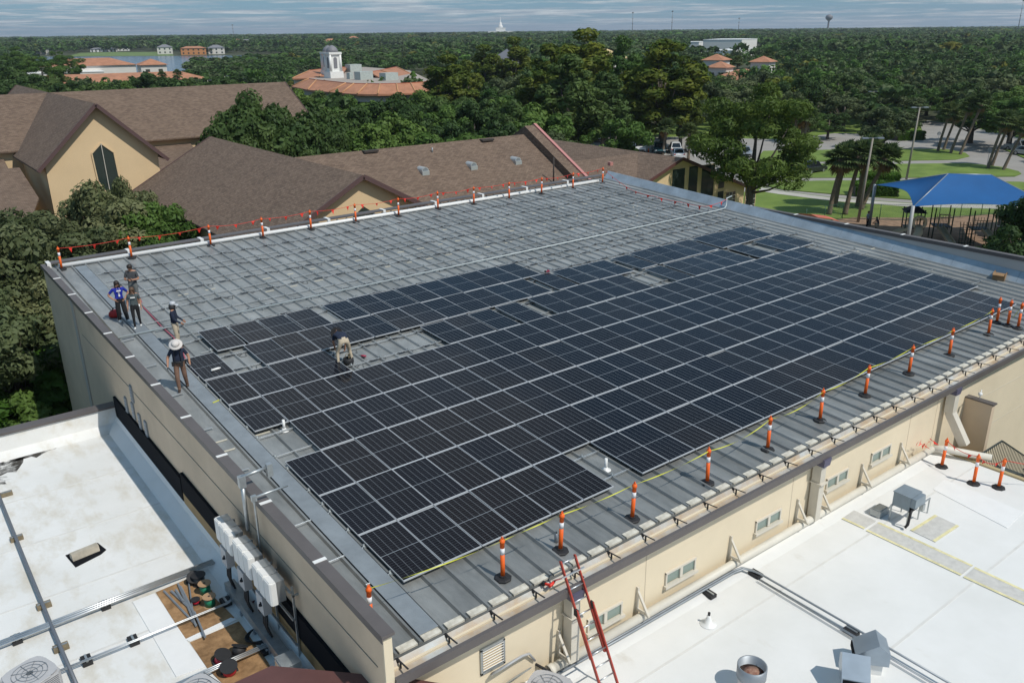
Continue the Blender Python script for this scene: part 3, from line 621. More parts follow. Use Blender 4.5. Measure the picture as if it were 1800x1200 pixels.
# white pipe along the back edge
a, c = RPX(104, 468, -.06), RPX(1052, 318, -.06); t = thing('edge_pipe', 'white pipe laid along the back edge of the metal roof', 'pipe', a)
m = MB(); m.tube([a, c], .095, 10); m.tube([a+EV*.14+EN*.02, c+EV*.14+EN*.02], .05, 8); m.build('pipe', m_pvc, t)

# ================================================================ orange delineator posts
def make_post():
    t = thing('delineator_post', 'orange post', 'traffic post')
    m = MB(); m.lathe([(.205, 0), (.205, .025), (.185, .045), (.09, .055), (.085, .085), (.05, .09)], n=8, smooth=False, a0=math.pi/8); m.build('base', m_rubber, t)
    m = MB(); m.lathe([(.052, .06), (.052, .64)], n=14); m.lathe([(.052, .80), (.052, .93), (.064, .935), (.064, .985), (.05, 1.0), (.038, 1.03), (.03, 1.035)], n=14)
    m.tube([(-.028, 0, 1.02), (-.03, 0, 1.06), (0, 0, 1.085), (.03, 0, 1.06), (.028, 0, 1.02)], .012, 6); m.build('tube', m_orange, t)
    m = MB(); m.lathe([(.0535, .64), (.0535, .80)], n=14); m.build('reflective_band', m_reflect, t)
    return t
POST = make_post(); used = []
def posts(pxs, fn, group, roof=True, z=None):
    out = []
    for k, (x, y) in enumerate(pxs):
        p = RPX(x, y, ROOFH+.01) if roof else G(x, y, z); o = inst(POST, used, p, random.uniform(0, 6), label=fn(k), group=group)
        if not roof or True: o.rotation_euler[0] = random.gauss(0, .015); o.rotation_euler[1] = random.gauss(0, .015)
        out.append(p)
    return out
back = [(109, 474), (232, 454), (371, 432), (463, 418), (547, 404), (626, 391), (701, 380), (770, 368), (833, 359), (895, 350), (952, 341), (1007, 332), (1059, 322)]
BP = posts(back, lambda k: f'orange post with white band on the back edge, {ORD[k]} from the left', 'orange posts along the back edge')
fr = [(653, 1104), (884, 1016), (985, 968), (1111, 912), (1243, 849), (1349, 790), (1441, 739), (1520, 695), (1597, 657), (1668, 625), (1737, 588)]
FP = posts(fr, lambda k: f'orange post with white band and black base by the gutter, {ORD[k]} from the left', 'orange posts along the gutter')
ex = [(1752, 567), (1771, 572), (1789, 577)]
EP = posts(ex, lambda k: f'orange post at the right end of the gutter, {["left", "middle", "right"][k]} of the tight group of three', 'three posts at the right end')
LP = posts([(1655, 820), (1711, 850), (1755, 857)], lambda k: f'orange post on the white roof near the stair, {["left", "middle", "right"][k]} of three', 'posts on the white roof', roof=False, z=RZ+.002)
# pennant lines between the posts
def catenary(a, c, sag, n=9): return [a+(c-a)*i/n-V3(0, 0, 4*sag*(i/n)*(1-i/n)) for i in range(n+1)]
def pennants(pts, sag, nflag, label, top=1.0, seed=0, spread=None, size=.19):
    rr = random.Random(seed); t = thing('pennant_line', label, 'pennant string', pts[0])
    m = MB(); fl = []
    for a, c in zip(pts[:-1], pts[1:]):
        a, c = a+V3(0, 0, top), c+V3(0, 0, top); L = np.linalg.norm(c-a); q = catenary(a, c, sag*rr.uniform(.7, 1.3)); m.tube(q, .011, 5)
        n = max(2, int(L*nflag))
        for k in range(n):
            s = (k+.5)/n; i = min(len(q)-2, int(s*(len(q)-1))); f_ = s*(len(q)-1)-i; fl.append((q[i]+(q[i+1]-q[i])*f_, (c-a)/L))
    m.build('cord', m_redflag, t)
    for p, d in fl:
        hgt = size*rr.uniform(.8, 1.35); wd = size*.55*rr.uniform(.7, 1.1); tw = rr.uniform(-.6, .6); sw = V3(rr.uniform(-.05, .05), rr.uniform(-.07, .07), 0)
        dd = d*math.cos(tw)+V3(-d[1], d[0], 0)*math.sin(tw); q = MB(); n = V3(-dd[1], dd[0], 0)*.004
        a, c, e = p-dd*wd, p+dd*wd, p-V3(0, 0, hgt)+sw; mid = (a+c+e)/3+V3(-dd[1], dd[0], 0)*rr.uniform(-.03, .03)
        q.add([a+n, c+n, e+n, mid+n, a-n, c-n, e-n, mid-n], [(0, 1, 3), (1, 2, 3), (2, 0, 3), (5, 4, 7), (6, 5, 7), (4, 6, 7)]); q.build('flag', m_redflag, t)
pennants(BP, .10, 1.25, 'red pennant flags strung between the posts of the back edge', seed=1)
pl = [BP[-1]+V3(0, 0, .98), RPX(1108, 333, ROOFH+.55), RPX(1150, 345, ROOFH+.35), RPX(1200, 356, ROOFH+.3), RPX(1240, 363, ROOFH+.42), RP(31.3, 8.72, .42)]
pennants(pl, .05, .95, 'red pennant flags drooping along the right parapet', top=0, seed=2)
pennants([BP[0], BP[0]+V3(-.6, .3, -.2)][:1]+[BP[0]+V3(.5, .1, -.3)], .02, 2, 'loose end of red pennants on the leftmost back post', seed=5)[:0] if False else None
# yellow tape along the front posts
def tape(pts, label, sags, top=.98, wd=.024):
    t = thing('caution_tape', label, 'tape', pts[0]); rr = random.Random(9)
    for a, c, sg in zip(pts[:-1], pts[1:], sags):
        q = catenary(a+V3(0, 0, top), c+V3(0, 0, top), sg, 14); m = MB(); o = len(m.v); tw = rr.uniform(0, 3)
        for i, p in enumerate(q):
            an = tw+i*.35; dx = V3(0, math.cos(an), math.sin(an))*wd/2; m.v += [tuple(p+dx), tuple(p-dx)]
        for i in range(len(q)-1): m.f.append((2*i, 2*i+1, 2*i+3, 2*i+2)); m.m.append(0); m.smooth.append(True)
        m.build('tape_run', m_yellow, t)
tape(FP, 'thin yellow caution tape running post to post along the gutter', [.06, .0, .05, .07, .16, .16, .1, .08, .06, .06])
tape([EP[2], EP[1]-V3(0, 0, .85)], 'yellow tape hanging slack between the end posts', [.05])
pennants([LP[0], LP[1], LP[2], LP[2]+V3(2.5, -2.5, -.2)], .15, .8, 'faded red and white flag line between posts on the white roof', seed=8, size=.13)
m = MB(); rr = random.Random(5); c0 = PY(1626, 780, YF-.35)
for k in range(14):
    p = c0+V3(rr.gauss(0, .16), rr.gauss(-.05, .08), rr.gauss(0, .09)); d = V3(rr.gauss(0, .09), rr.gauss(0, .09), rr.gauss(0, .09)); e = V3(rr.gauss(0, .09), rr.gauss(0, .09), rr.gauss(0, .09)); m.add([p, p+d, p+e], [(0, 1, 2)])
solo('flag_bundle', m, m_redflag, 'crumpled bundle of red flags caught on the drain pipe corner', 'flags', loc=c0)

# ================================================================ ladder
def ladder():
    ft, tp = G(1092, 1215, RZ), PY(1010, 968, YF-.1)
    ft2 = G(1062, 1215, RZ)
    # rails: measured top ends (985,975) and (1008,967); the foot lies just below the frame
    at, bt = RPX(988, 985, ROOFH+.62), RPX(1010, 975, ROOFH+.62)
    ex_ = (at+bt)/2; wv = V3(1, 0, 0)*.21
    foot = G(1075, 1225, RZ)
    t = thing('extension_ladder', 'red fibreglass extension ladder leaning on the gutter', 'ladder', foot)
    d = ex_-foot; L = np.linalg.norm(d); d /= L; nrm = np.cross(wv, d); nrm /= np.linalg.norm(nrm); nrm = nrm if nrm[1] < 0 else -nrm
    m_fib = mat('red_fibreglass', (.42, .055, .035), .5, var=.1)
    for s in (-1, 1):
        m = MB(); m.bar(foot+s*wv*1.13+nrm*.045, foot+d*L*.66+s*wv*1.13+nrm*.045, .03, .075, up=nrm); m.build('rail', m_fib, t)
        m = MB(); m.bar(foot+d*L*.30+s*wv-nrm*.03, ex_+s*wv-nrm*.03, .03, .07, up=nrm); m.build('rail', m_fib, t)
    k = 0
    while k*.305 < L-.1:
        z = .2+k*.305; off = nrm*.045 if z < L*.40 else -nrm*.03
        if z < L-.05: m = MB(); m.tube([foot+d*z-wv*1.05+off, foot+d*z+wv*1.05+off], .018, 7); m.build('rung', m_alu, t)
        k += 1
    for s in (-1, 1):
        m = MB(); c = foot+d*L*.64+s*wv*1.1; m.box(c, (.06, .10, .16)); m.build('rung_lock', m_rubber, t)
    m = MB(); m.bar(ex_-d*.35-wv*1.6, ex_-d*.35+wv*1.6, .03, .03); m.bar(ex_-d*.35-wv*1.5, ex_-d*.35-wv*1.5-nrm*.35-V3(0, 0, .12), .03, .03); m.bar(ex_-d*.35+wv*1.5, ex_-d*.35+wv*1.5-nrm*.35-V3(0, 0, .12), .03, .03)
    m.build('stand_off', m_alu, t)
ladder()
# ================================================================ people
m_skin = mat('skin_tone', (.42, .22, .14), .6); m_hairdk = mat('dark_hair', (.02, .013, .01), .6); m_hairbr = mat('brown_hair', (.10, .055, .03), .6)
def cloth(n, c): return mat('cloth_'+n, c, .85, var=.12, vscale=9, bump=.3, bscale=30)
BASEJ = dict(pelvis=(0, 0, .95), spine=(0, .01, 1.13), chest=(0, .01, 1.33), neck=(0, -.005, 1.49), head0=(0, -.02, 1.585), head1=(0, -.025, 1.68),
    shL=(.175, .01, 1.41), elL=(.24, .04, 1.14), wrL=(.25, -.03, .90), shR=(-.175, .01, 1.41), elR=(-.24, .04, 1.14), wrR=(-.25, -.03, .90),
    hipL=(.095, 0, .90), knL=(.11, -.03, .50), anL=(.115, .02, .09), toL=(.13, -.16, .045), hipR=(-.095, 0, .90), knR=(-.11, -.03, .50), anR=(-.115, .02, .09), toR=(-.13, -.16, .045))
RADJ = dict(pelvis=(.165, .125), spine=(.15, .11), chest=(.175, .12), neck=(.058, .058), head0=(.078, .088), head1=(.082, .092), sh=(.075, .07), el=(.048, .048), wr=(.033, .03), hip=(.105, .10), kn=(.066, .066), an=(.045, .045), to=(.042, .036))
BONES = [('pelvis', 'spine', 'torso'), ('spine', 'chest', 'torso'), ('chest', 'neck', 'torso'), ('neck', 'head0', 'head'), ('head0', 'head1', 'head')]
for s_ in 'LR': BONES += [('chest', 'sh'+s_, 'torso'), ('sh'+s_, 'el'+s_, 'upper'), ('el'+s_, 'wr'+s_, 'fore'), ('pelvis', 'hip'+s_, 'hip'), ('hip'+s_, 'kn'+s_, 'thigh'), ('kn'+s_, 'an'+s_, 'shin'), ('an'+s_, 'to'+s_, 'foot')]
def person(label, loc, rz, pose, cols, legr=1.0, height=1.75, hat=None, hatcol=None, hair=None, sleeve='short', shorts=False, gloves=None, bulk=1.0, group='people on the roof', extra=None):
    J = {k: V3(*v) for k, v in BASEJ.items()}
    J.update({k: V3(*v) for k, v in pose.items()})
    root = thing('person', label, 'person', loc, rz, group); k_ = height/1.75; root.scale = (k_,)*3
    names = list(J); idx = {n: i for i, n in enumerate(names)}; vs = [tuple(J[n]) for n in names]; es = [(idx[a], idx[b]) for a, b, _ in BONES]
    rr = []
    for n in names:
        q = RADJ.get(n) or RADJ[n[:2] if n[:2] in RADJ else n[:3]]; f = legr if n[:2] in ('kn', 'an') else 1
        if n in ('pelvis', 'spine', 'chest'): f = bulk
        rr.append((q[0]*f, q[1]*f))
    bones = [(J[a], J[b], t) for a, b, t in BONES]
    for s_ in 'LR':                              # a hand: palm, four fingers, thumb off the side of the palm
        wv, ev = J['wr'+s_], J['el'+s_]; d = wv-ev; d /= np.linalg.norm(d); side = np.cross(d, V3(1, .2, .1)); side /= np.linalg.norm(side); nn = np.cross(d, side); sg = 1 if s_ == 'L' else -1
        vs.append(tuple(wv+d*.075)); rr.append((.036, .022)); pi = len(vs)-1; es.append((idx['wr'+s_], pi)); bones.append((wv, wv+d*.085, 'hand'))
        for f_, ln in ((-1.5, .060), (-.5, .075), (.5, .080), (1.5, .072)):
            a = wv+d*.105+side*f_*.018; b_ = a+d*ln*.55+nn*.012*sg; c_ = b_+d*ln*.35+nn*.028*sg
            o = len(vs); vs += [tuple(a), tuple(b_), tuple(c_)]; rr += [(.010, .010), (.009, .009), (.008, .008)]; es += [(pi, o), (o, o+1), (o+1, o+2)]; bones.append((a, c_, 'hand'))
        a = wv+d*.045+side*.045; b_ = a+d*.05+side*.015+nn*.02*sg; o = len(vs); vs += [tuple(a), tuple(b_)]; rr += [(.011, .011), (.009, .009)]; es += [(pi, o), (o, o+1)]; bones.append((a, b_, 'hand'))
    me = bpy.data.meshes.new('skel'); me.from_pydata(vs, es, []); tmp = bpy.data.objects.new('skel', me); COL.objects.link(tmp)
    tmp.modifiers.new('s', 'SKIN'); sub = tmp.modifiers.new('d', 'SUBSURF'); sub.levels = 2; sub.render_levels = 2
    for i, q in enumerate(me.skin_vertices[0].data): q.radius = rr[i]; q.use_root = (i == idx['pelvis'])
    dg = bpy.context.evaluated_depsgraph_get(); bm_ = bpy.data.meshes.new_from_object(tmp.evaluated_get(dg)); bpy.data.objects.remove(tmp)
    mats = [m_skin, cols['shirt'], cols['pants'], cols['shoes'], cols.get('gloves', m_skin)]
    for m in mats: bm_.materials.append(m)
    A_ = np.array([b_[0] for b_ in bones]); D_ = np.array([b_[1] for b_ in bones])-A_; LL = (D_**2).sum(1)+1e-9
    BR = np.array([dict(torso=.13, head=.085, upper=.055, fore=.04, hand=.012, hip=.10, thigh=.085, shin=.055, foot=.042)[b_[2]] for b_ in bones])
    cen = np.zeros(len(bm_.polygons)*3); bm_.polygons.foreach_get('center', cen); cen = cen.reshape(-1, 3); mi = []
    for c in cen:
        t = np.clip(((c-A_)*D_).sum(1)/LL, 0, 1); dist = np.linalg.norm(A_+D_*t[:, None]-c, axis=1)-BR; k = int(np.argmin(dist)); r = bones[k][2]; tt = t[k]
        if r == 'torso' or r == 'upper': q = 1 if not (r == 'upper' and sleeve == 'short' and tt > .72) else 0
        elif r == 'fore': q = 1 if sleeve == 'long' else 0
        elif r == 'head': q = 0
        elif r in ('hip', 'thigh'): q = 2 if not (shorts and r == 'thigh' and tt > .86) else 0
        elif r == 'shin': q = 0 if shorts else 2
        elif r == 'foot': q = 3
        else: q = 4
        if r == 'torso' and k == 0 and tt < .30: q = 2
        if r == 'torso' and J['neck'][2] > 1.3 and c[2] > J['neck'][2]-.03: q = 0
        mi.append(q)
    bm_.polygons.foreach_set('material_index', mi); bm_.polygons.foreach_set('use_smooth', [True]*len(mi)); bm_.update()
    body = bpy.data.objects.new('body', bm_); COL.objects.link(body); body.parent = root
    H = (J['head0']+J['head1'])/2; hd = J['head1']-J['neck']; hd /= np.linalg.norm(hd); fw = V3(0, -1, 0); fw = fw-hd*(fw@hd)
    if np.linalg.norm(fw) < .3: fw = V3(0, 0, -1)-hd*(V3(0, 0, -1)@hd)
    if 'look' in pose: pass
    fw /= np.linalg.norm(fw); sd = np.cross(fw, hd); R3 = np.stack([sd, -fw, hd], 1)
    def put(name, mb, m):
        mb.v = [tuple(H+R3@V3(*p)) for p in mb.v]; return mb.build(name, m) 
    f = MB(); f.lathe([(.008, -.03), (.016, -.02), (.010, .012), (.004, .03)], (0, -.098, -.005), 6); f.box((.084, .0, 0), (.016, .03, .055)); f.box((-.084, .0, 0), (.016, .03, .055))
    e = MB(); e.box((.032, -.088, .012), (.024, .012, .010)); e.box((-.032, -.088, .012), (.024, .012, .010)); e.box((0, -.086, -.052), (.045, .012, .008))
    parts = [('face', f, m_skin), ('eyes_and_mouth', e, m_hairdk)]
    if hair:
        h = MB(); h.lathe([(.098, -.02), (.104, .03), (.092, .075), (.055, .108), (.01, .118)], (0, .014, .01), 14)
        h.lathe([(.075, -.09), (.092, -.03), (.09, .02)], (0, .032, 0), 12)
        if hair[1] == 'long': h.lathe([(.05, -.23), (.085, -.19), (.105, -.10), (.10, .02)], (0, .035, 0), 12); h.box((.08, -.01, -.09), (.04, .09, .20)); h.box((-.08, -.01, -.09), (.04, .09, .20))
        parts.append(('hair', h, hair[0]))
    if hat == 'brim':
        h = MB(); h.lathe([(.215, .012), (.20, .035), (.118, .045), (.112, .10), (.085, .135), (.02, .145)], (0, .005, .01), 18); parts.append(('sun_hat', h, hatcol))
        h = MB(); h.lathe([(.1195, .046), (.1175, .068)], (0, .005, .01), 18); parts.append(('hat_band', h, m_rubber))
    elif hat == 'cap':
        h = MB(); h.lathe([(.104, .005), (.104, .06), (.085, .105), (.02, .125)], (0, .005, .01), 16); h.prism([(-.08, -.08, .02), (-.07, -.19, .005), (.07, -.19, .005), (.08, -.08, .02)], (0, 0, .012)); parts.append(('hard_hat', h, hatcol))
        h = MB(); h.lathe([(.10, -.16), (.112, -.09), (.108, .01)], (0, .025, 0), 14); parts.append(('neck_flap', h, m_rubber))
    if extra: parts += extra(J, H, R3)
    for n_, mb, m in parts:
        if n_ not in ('belt', 'lanyard', 'phone', 'harness', 'shirt_print'): mb.v = [tuple(H+R3@V3(*p)) for p in mb.v]
        o = bpy.data.objects.new(n_, mb.mesh(n_, m)); COL.objects.link(o); o.parent = root
    return root
navy = cloth('navy', (.012, .020, .045)); black = cloth('black', (.010, .010, .012)); grey = cloth('grey', (.06, .065, .072)); greyg = cloth('grey_green', (.07, .09, .095)); royal = cloth('royal', (.008, .022, .30))
khaki = cloth('khaki', (.50, .42, .31)); brownp = cloth('brown', (.20, .115, .08)); shoew = cloth('white_shoe', (.75, .75, .73)); shoeb = cloth('brown_shoe', (.045, .03, .022)); greyshort = cloth('short_grey', (.13, .14, .14))
m_glove = cloth('glove', (.10, .11, .12)); m_hatw = mat('white_hat', (.62, .58, .55), .8); m_hatg = mat('grey_hat', (.50, .52, .55), .5)
PR = lambda x, y: RPX(x, y, ROOFH+.004)
def belt(J, H, R3):
    m = MB(); c = J['pelvis']+V3(0, 0, .07); m.lathe([(.172, -.03), (.176, .03)], c, 16)
    for a in (.3, 1.1, 2.4, 3.6, 5.2): m.box(c+V3(.19*math.cos(a), .15*math.sin(a), -.06), (.08, .06, .14))
    h = MB()
    for sx in (-1, 1): h.bar(J['chest']+V3(sx*.09, -.135, .10), J['pelvis']+V3(sx*.10, -.14, .05), .035, .012); h.bar(J['chest']+V3(sx*.09, .135, .10), J['pelvis']+V3(sx*.10, .14, .05), .035, .012)
    return [('belt', m, m_rubber), ('harness', h, m_rubber)]
def lany(J, H, R3):
    m = MB(); p = J['chest']+V3(0, -.14, 0); m.bar(p+V3(.05, .02, .12), p+V3(0, 0, -.12), .012, .006); m.bar(p+V3(-.05, .02, .12), p+V3(0, 0, -.12), .012, .006); m.box(p+V3(0, -.012, -.17), (.06, .008, .09))
    q = MB(); q.box(p+V3(0, -.012, .02), (.16, .012, .045)); return [('lanyard', m, m_white), ('shirt_print', q, m_white)]
def shirtp(J, H, R3):
    q = MB(); q.box(J['chest']+V3(0, -.145, .0), (.17, .012, .05)); return [('shirt_print', q, m_white)]
def phone(J, H, R3):
    q = MB(); q.box((J['wrL']+J['wrR'])/2+V3(0, -.09, .01), (.15, .02, .08)); return [('phone', q, m_rubber)]
p = PR(240, 539); person('man in dark grey tee and grey shorts looking down at a phone', p, facecam(p)-.25, dict(head0=(0, -.05, 1.575), head1=(0, -.075, 1.66), elL=(.25, -.02, 1.13), wrL=(.10, -.25, 1.17), elR=(-.25, -.02, 1.13), wrR=(-.10, -.25, 1.17)),
    dict(shirt=grey, pants=greyshort, shoes=shoew), hair=(m_hairdk, 'short'), shorts=True, height=1.80, bulk=1.05, extra=phone)
p = PR(217, 566); person('woman in royal blue tee and wide black trousers, hands on hips', p, facecam(p)+.15, dict(elL=(.38, .08, 1.17), wrL=(.21, -.04, .99), elR=(-.38, .08, 1.17), wrR=(-.21, -.04, .99), knL=(.12, -.06, .50), anL=(.17, -.10, .09), toL=(.20, -.27, .045), head0=(-.01, -.04, 1.58), head1=(-.02, -.06, 1.67)),
    dict(shirt=royal, pants=black, shoes=shoew), hair=(m_hairdk, 'long'), legr=1.55, height=1.68, bulk=.92, extra=lany)
p = PR(243, 577); person('woman in grey green tee and black leggings stepping forward', p, facecam(p)-.1, dict(elL=(.23, .05, 1.15), wrL=(.24, -.02, .92), elR=(-.23, .05, 1.15), wrR=(-.25, -.03, .92), knL=(.10, .02, .50), anL=(.11, .16, .12), toL=(.12, .02, .05), knR=(-.09, -.10, .50), anR=(-.09, -.10, .09), toR=(-.10, -.28, .045), head0=(0, -.05, 1.575), head1=(0, -.07, 1.66)),
    dict(shirt=greyg, pants=black, shoes=shoew), hair=(m_hairbr, 'long'), legr=.9, height=1.66, bulk=.9, extra=shirtp)
p = PR(314, 612); person('worker in navy hooded top and khaki trousers with pale cap, side on', p, rad(62), dict(elL=(.21, -.04, 1.15), wrL=(.16, -.22, 1.02), elR=(-.21, -.04, 1.15), wrR=(-.16, -.20, 1.02)),
    dict(shirt=navy, pants=khaki, shoes=shoeb), hat='cap', hatcol=m_hatg, sleeve='long', height=1.76, bulk=1.02)
p = PR(322, 686); person('stocky worker in white sun hat, navy tee and brown trousers walking to camera', p, facecam(p)-.1, dict(head0=(0, -.07, 1.56), head1=(0, -.11, 1.63), elL=(.31, .02, 1.16), wrL=(.33, -.10, .93), elR=(-.31, .02, 1.16), wrR=(-.33, -.12, .93), knL=(.12, .02, .50), anL=(.14, .18, .10), toL=(.15, .03, .045), knR=(-.10, -.10, .50), anR=(-.09, -.12, .09), toR=(-.10, -.30, .045)),
    dict(shirt=navy, pants=brownp, shoes=shoeb, gloves=m_glove), hat='brim', hatcol=m_hatw, height=1.76, bulk=1.22, legr=1.15, extra=belt)
p = PR(606, 640); person('worker in navy tee and khaki trousers bending over between the panels', p, facecam(p)+math.pi+.35, dict(pelvis=(0, .10, .92), spine=(0, -.05, 1.02), chest=(0, -.24, 1.06), neck=(0, -.41, 1.03), head0=(0, -.50, 1.0), head1=(0, -.585, .97),
    shL=(.175, -.32, 1.02), elL=(.22, -.36, .76), wrL=(.16, -.40, .52), shR=(-.175, -.32, 1.02), elR=(-.23, -.34, .75), wrR=(-.20, -.36, .50), hipL=(.11, .10, .88), knL=(.22, -.02, .48), anL=(.26, .10, .09), toL=(.30, -.06, .045), hipR=(-.11, .10, .88), knR=(-.22, -.02, .48), anR=(-.27, .10, .09), toR=(-.31, -.06, .045)),
    dict(shirt=navy, pants=khaki, shoes=shoeb), hat='brim', hatcol=black, height=1.76)
# ================================================================ tools and bits lying about the metal roof
def rpt(x, y, h=0.0): return RPX(x, y, ROOFH+.004+h)
pts = [rpt(236, 500, .02), rpt(253, 541, .02), rpt(283, 573, .04), rpt(304, 592, .06), rpt(316, 607, .05), rpt(330, 640, .04), rpt(352, 662, .03)]
m = MB(); m.tube(pts, .025, 6); solo('safety_rope', m, mat('pink_rope', (.42, .09, .13), .8), 'dull red safety rope lying across the rails beside the workers', 'rope', loc=pts[0])
p = rpt(203, 556); t = thing('tool_bag', 'red tool bag on the roof behind the woman in blue', 'bag', p, .4)
m = MB(); m.lathe([(.20, 0), (.24, .05), (.23, .16), (.16, .24), (.05, .27)], n=12); m.build('bag_body', mat('red_canvas', (.42, .02, .02), .7), t); m = MB(); m.tube([(-.12, 0, .22), (-.06, 0, .36), (.06, 0, .36), (.12, 0, .22)], .018, 6); m.box((.14, .05, .20), (.10, .08, .12)); m.build('bag_handle', m_rubber, t)
def drill(name, p, rz, col, label):
    t = thing(name, label, 'power tool', p, rz); m = MB(); m.tube([(-.10, 0, .06), (.02, 0, .06), (.10, 0, .06)], [.035, .04, .028], 8); m.bar((-.03, 0, .05), (-.06, .14, .045), .04, .05); m.build('housing', col, t); m = MB(); m.tube([(.10, 0, .06), (.20, 0, .06)], [.02, .008], 7); m.box((-.07, .17, .05), (.08, .07, .09)); m.build('chuck_and_battery', m_rubber, t)
drill('cordless_drill', rpt(276, 673), .5, m_galv, 'grey power tool lying by the left parapet'); drill('cordless_drill', rpt(639, 628), 2.2, mat('magenta_tool', (.35, .02, .06), .5), 'red cordless drill lying beside the bending worker')
drill('cordless_drill', RPX(964, 478, .01), 1.2, mat('magenta_tool', (0, 0, 0)), 'red tool left standing on the topmost panels'); drill('cordless_drill', rpt(970, 1030), .3, m_redflag, 'red and yellow tool at the gutter by the ladder')
p = rpt(613, 640); t = lthing('tool_bucket', 'black tool bag at the feet of the bending worker', 'bag', p); m = MB(); m.lathe([(.16, 0), (.19, .10), (.18, .24), (.15, .25), (.14, .10)], n=12); m.build('bag_body', m_rubber, t); m = MB(); m.tube([(-.15, 0, .24), (-.08, 0, .38), (.08, 0, .38), (.15, 0, .24)], .015, 6); m.box((.05, .05, .28), (.05, .04, .14)); m.build('bag_handle', m_wood, t)
def bottle(p, label, cap=m_white, col=m_plastic_g):
    t = lthing('bottle', label, 'bottle', p); m = MB(); m.lathe([(.05, 0), (.052, .17), (.03, .22), (.016, .24)], n=10); m.build('bottle_body', col, t); m = MB(); m.lathe([(.019, .24), (.019, .275)], n=8); m.build('cap', cap, t)
bottle(rpt(978, 952), 'dark spray bottle beside the post above the ladder', m_rubber, m_galvdark); bottle(rpt(463, 882, 1.0)[:3]*1, 'water bottle standing on the parapet', m_white, mat('clear_plastic', (.45, .52, .56), .15)) if False else None
a = RPX(371, 651, .035); c = RPX(388, 646, .035); m = MB(); m.tube([a, a+(c-a)*.75, c], [.045, .045, .02], 8); solo('sealant_tube', m, m_white, 'white tube lying on the panel left of the gap', 'tube', loc=a)
a, c = rpt(374, 708, .08), rpt(388, 702, .08); m = MB(); m.bar(a, c, .05, .03); solo('spirit_level', m, m_yellow, 'yellow level resting on a rail end at the array edge', 'level', loc=a)
for k, (x, y, lb) in enumerate(((500, 757, 'white vent pipe in the gap of the fourth panel row'), (1065, 826, 'white vent pipe in the gap of the front panel row'))):
    p = rpt(x, y); t = lthing('vent_pipe', lb, 'vent pipe', p); m = MB(); m.lathe([(.042, 0), (.042, .36)], n=12); m.build('pipe', m_pvc, t); m = MB(); m.lathe([(.15, 0), (.14, .02), (.07, .035), (.055, .09)], n=14); m.build('boot', m_pvc, t)
def carton(p, d, rz, label):
    t = thing('cardboard_box', label, 'box', p, rz); m = MB(); w_, l_, h_ = d
    for s in (-1, 1): m.box((s*w_/2, 0, h_/2), (.015, l_, h_)); m.box((0, s*l_/2, h_/2), (w_-.016, .015, h_))
    m.box((0, 0, .01), (w_-.02, l_-.02, .015)); cb = mat('cardboard', (.33, .20, .10), .85, var=.12, vscale=4); m.build('carton', cb, t)
    for s in (-1, 1): q = MB(); q.box((s*(w_/2+.09), 0, h_-.03), (.20, l_*.96, .008), M=Matrix.Rotation(s*.5, 3, 'Y')); q.build('flap', cb, t)
carton(rpt(1757, 490), (.62, .5, .34), .2, 'open cardboard box near the right parapet'); carton(rpt(1745, 481), (.32, .3, .2), .5, 'smaller cardboard box behind the open one')
# pale sealant smears on the seams
ss = MB(); ss.box((0, 0, .008), (.44, .07, .012)); ss_me = ss.mesh('sealant_strip', mat('sealant', (.55, .52, .43), .7, var=.15)); sr = random.Random(4)
for v, us in ((10.42, [x*1.1+2.2 for x in range(24)]), (9.62, [x*1.1+5 for x in range(20)]), (11.5, [x*1.9+16 for x in range(6)])):
    for u in us:
        if sr.random() < .85: roofchild('sealant_strip', ss_me, RP(u+sr.uniform(-.1, .1), v+sr.uniform(-.03, .03), ROOFH+.004), ROOF)
for x, y in ((394, 738), (462, 762), (386, 776), (1478, 462), (1458, 445), (1535, 437), (1510, 441), (1490, 452), (400, 792), (480, 820)):
    roofchild('sealant_strip', ss_me, RPX(x, y, ROOFH+.005), ROOF)

# ================================================================ inverters and clutter on the left white roof
def gl(x, y, h=0.0): return G(x, y, LZ+h)+V3(0, 0, .003)
xi = 5.38
IR = thing('inverter_rack', 'galvanised strut rack standing before the side wall under the inverters', 'rack', (xi+.3, 17.6, LZ))
ya, yb = 19.35, 15.75
for z in (6.15, 6.85, 7.6):
    m = MB(); m.bar((xi+.32, ya, z), (xi+.32, yb, z), .045, .045); m.build('strut', m_galv, IR)
for k in range(4):
    y = ya+(yb-ya)*k/3; m = MB(); m.bar((xi+.37, y, LZ), (xi+.37, y, 7.75), .045, .045); m.build('post', m_galv, IR)
    m = MB(); m.bar((xi+.34, y, 7.5), (XL+.03, y, 7.5), .045, .045); m.build('brace', m_galv, IR)
IV = thing('inverter', 'x', 'inverter'); m = MB(); m.box((.17, 0, 0), (.20, .34, .56)); m.build('heat_sink', m_alu, IV)
m = MB(); m.prism([(.07, -.178, -.31), (-.05, -.17, -.31), (-.09, -.14, -.30), (-.09, .14, -.30), (-.05, .17, -.31), (.07, .178, -.31)], (0, 0, .58)); m.prism([(.06, -.16, .27), (-.07, -.13, .27), (-.07, .13, .27), (.06, .16, .27)], (0, 0, .03)); m.build('cover', m_white, IV)
ui = []; tops = [(400, 922), (411, 935), (421, 947), (430, 960), (441, 972), (452, 985), (461, 1000), (472, 1012), (484, 1025)]
for k in range(9):
    g_, j_ = divmod(k, 3); y = ya-.05-k*.362-g_*.16
    inst(IV, ui, (xi, y, 7.62), 0, label=f'white inverter unit with grey heat sink, {ORD[k]} from the far end of the rack', group='inverters on the side wall rack')
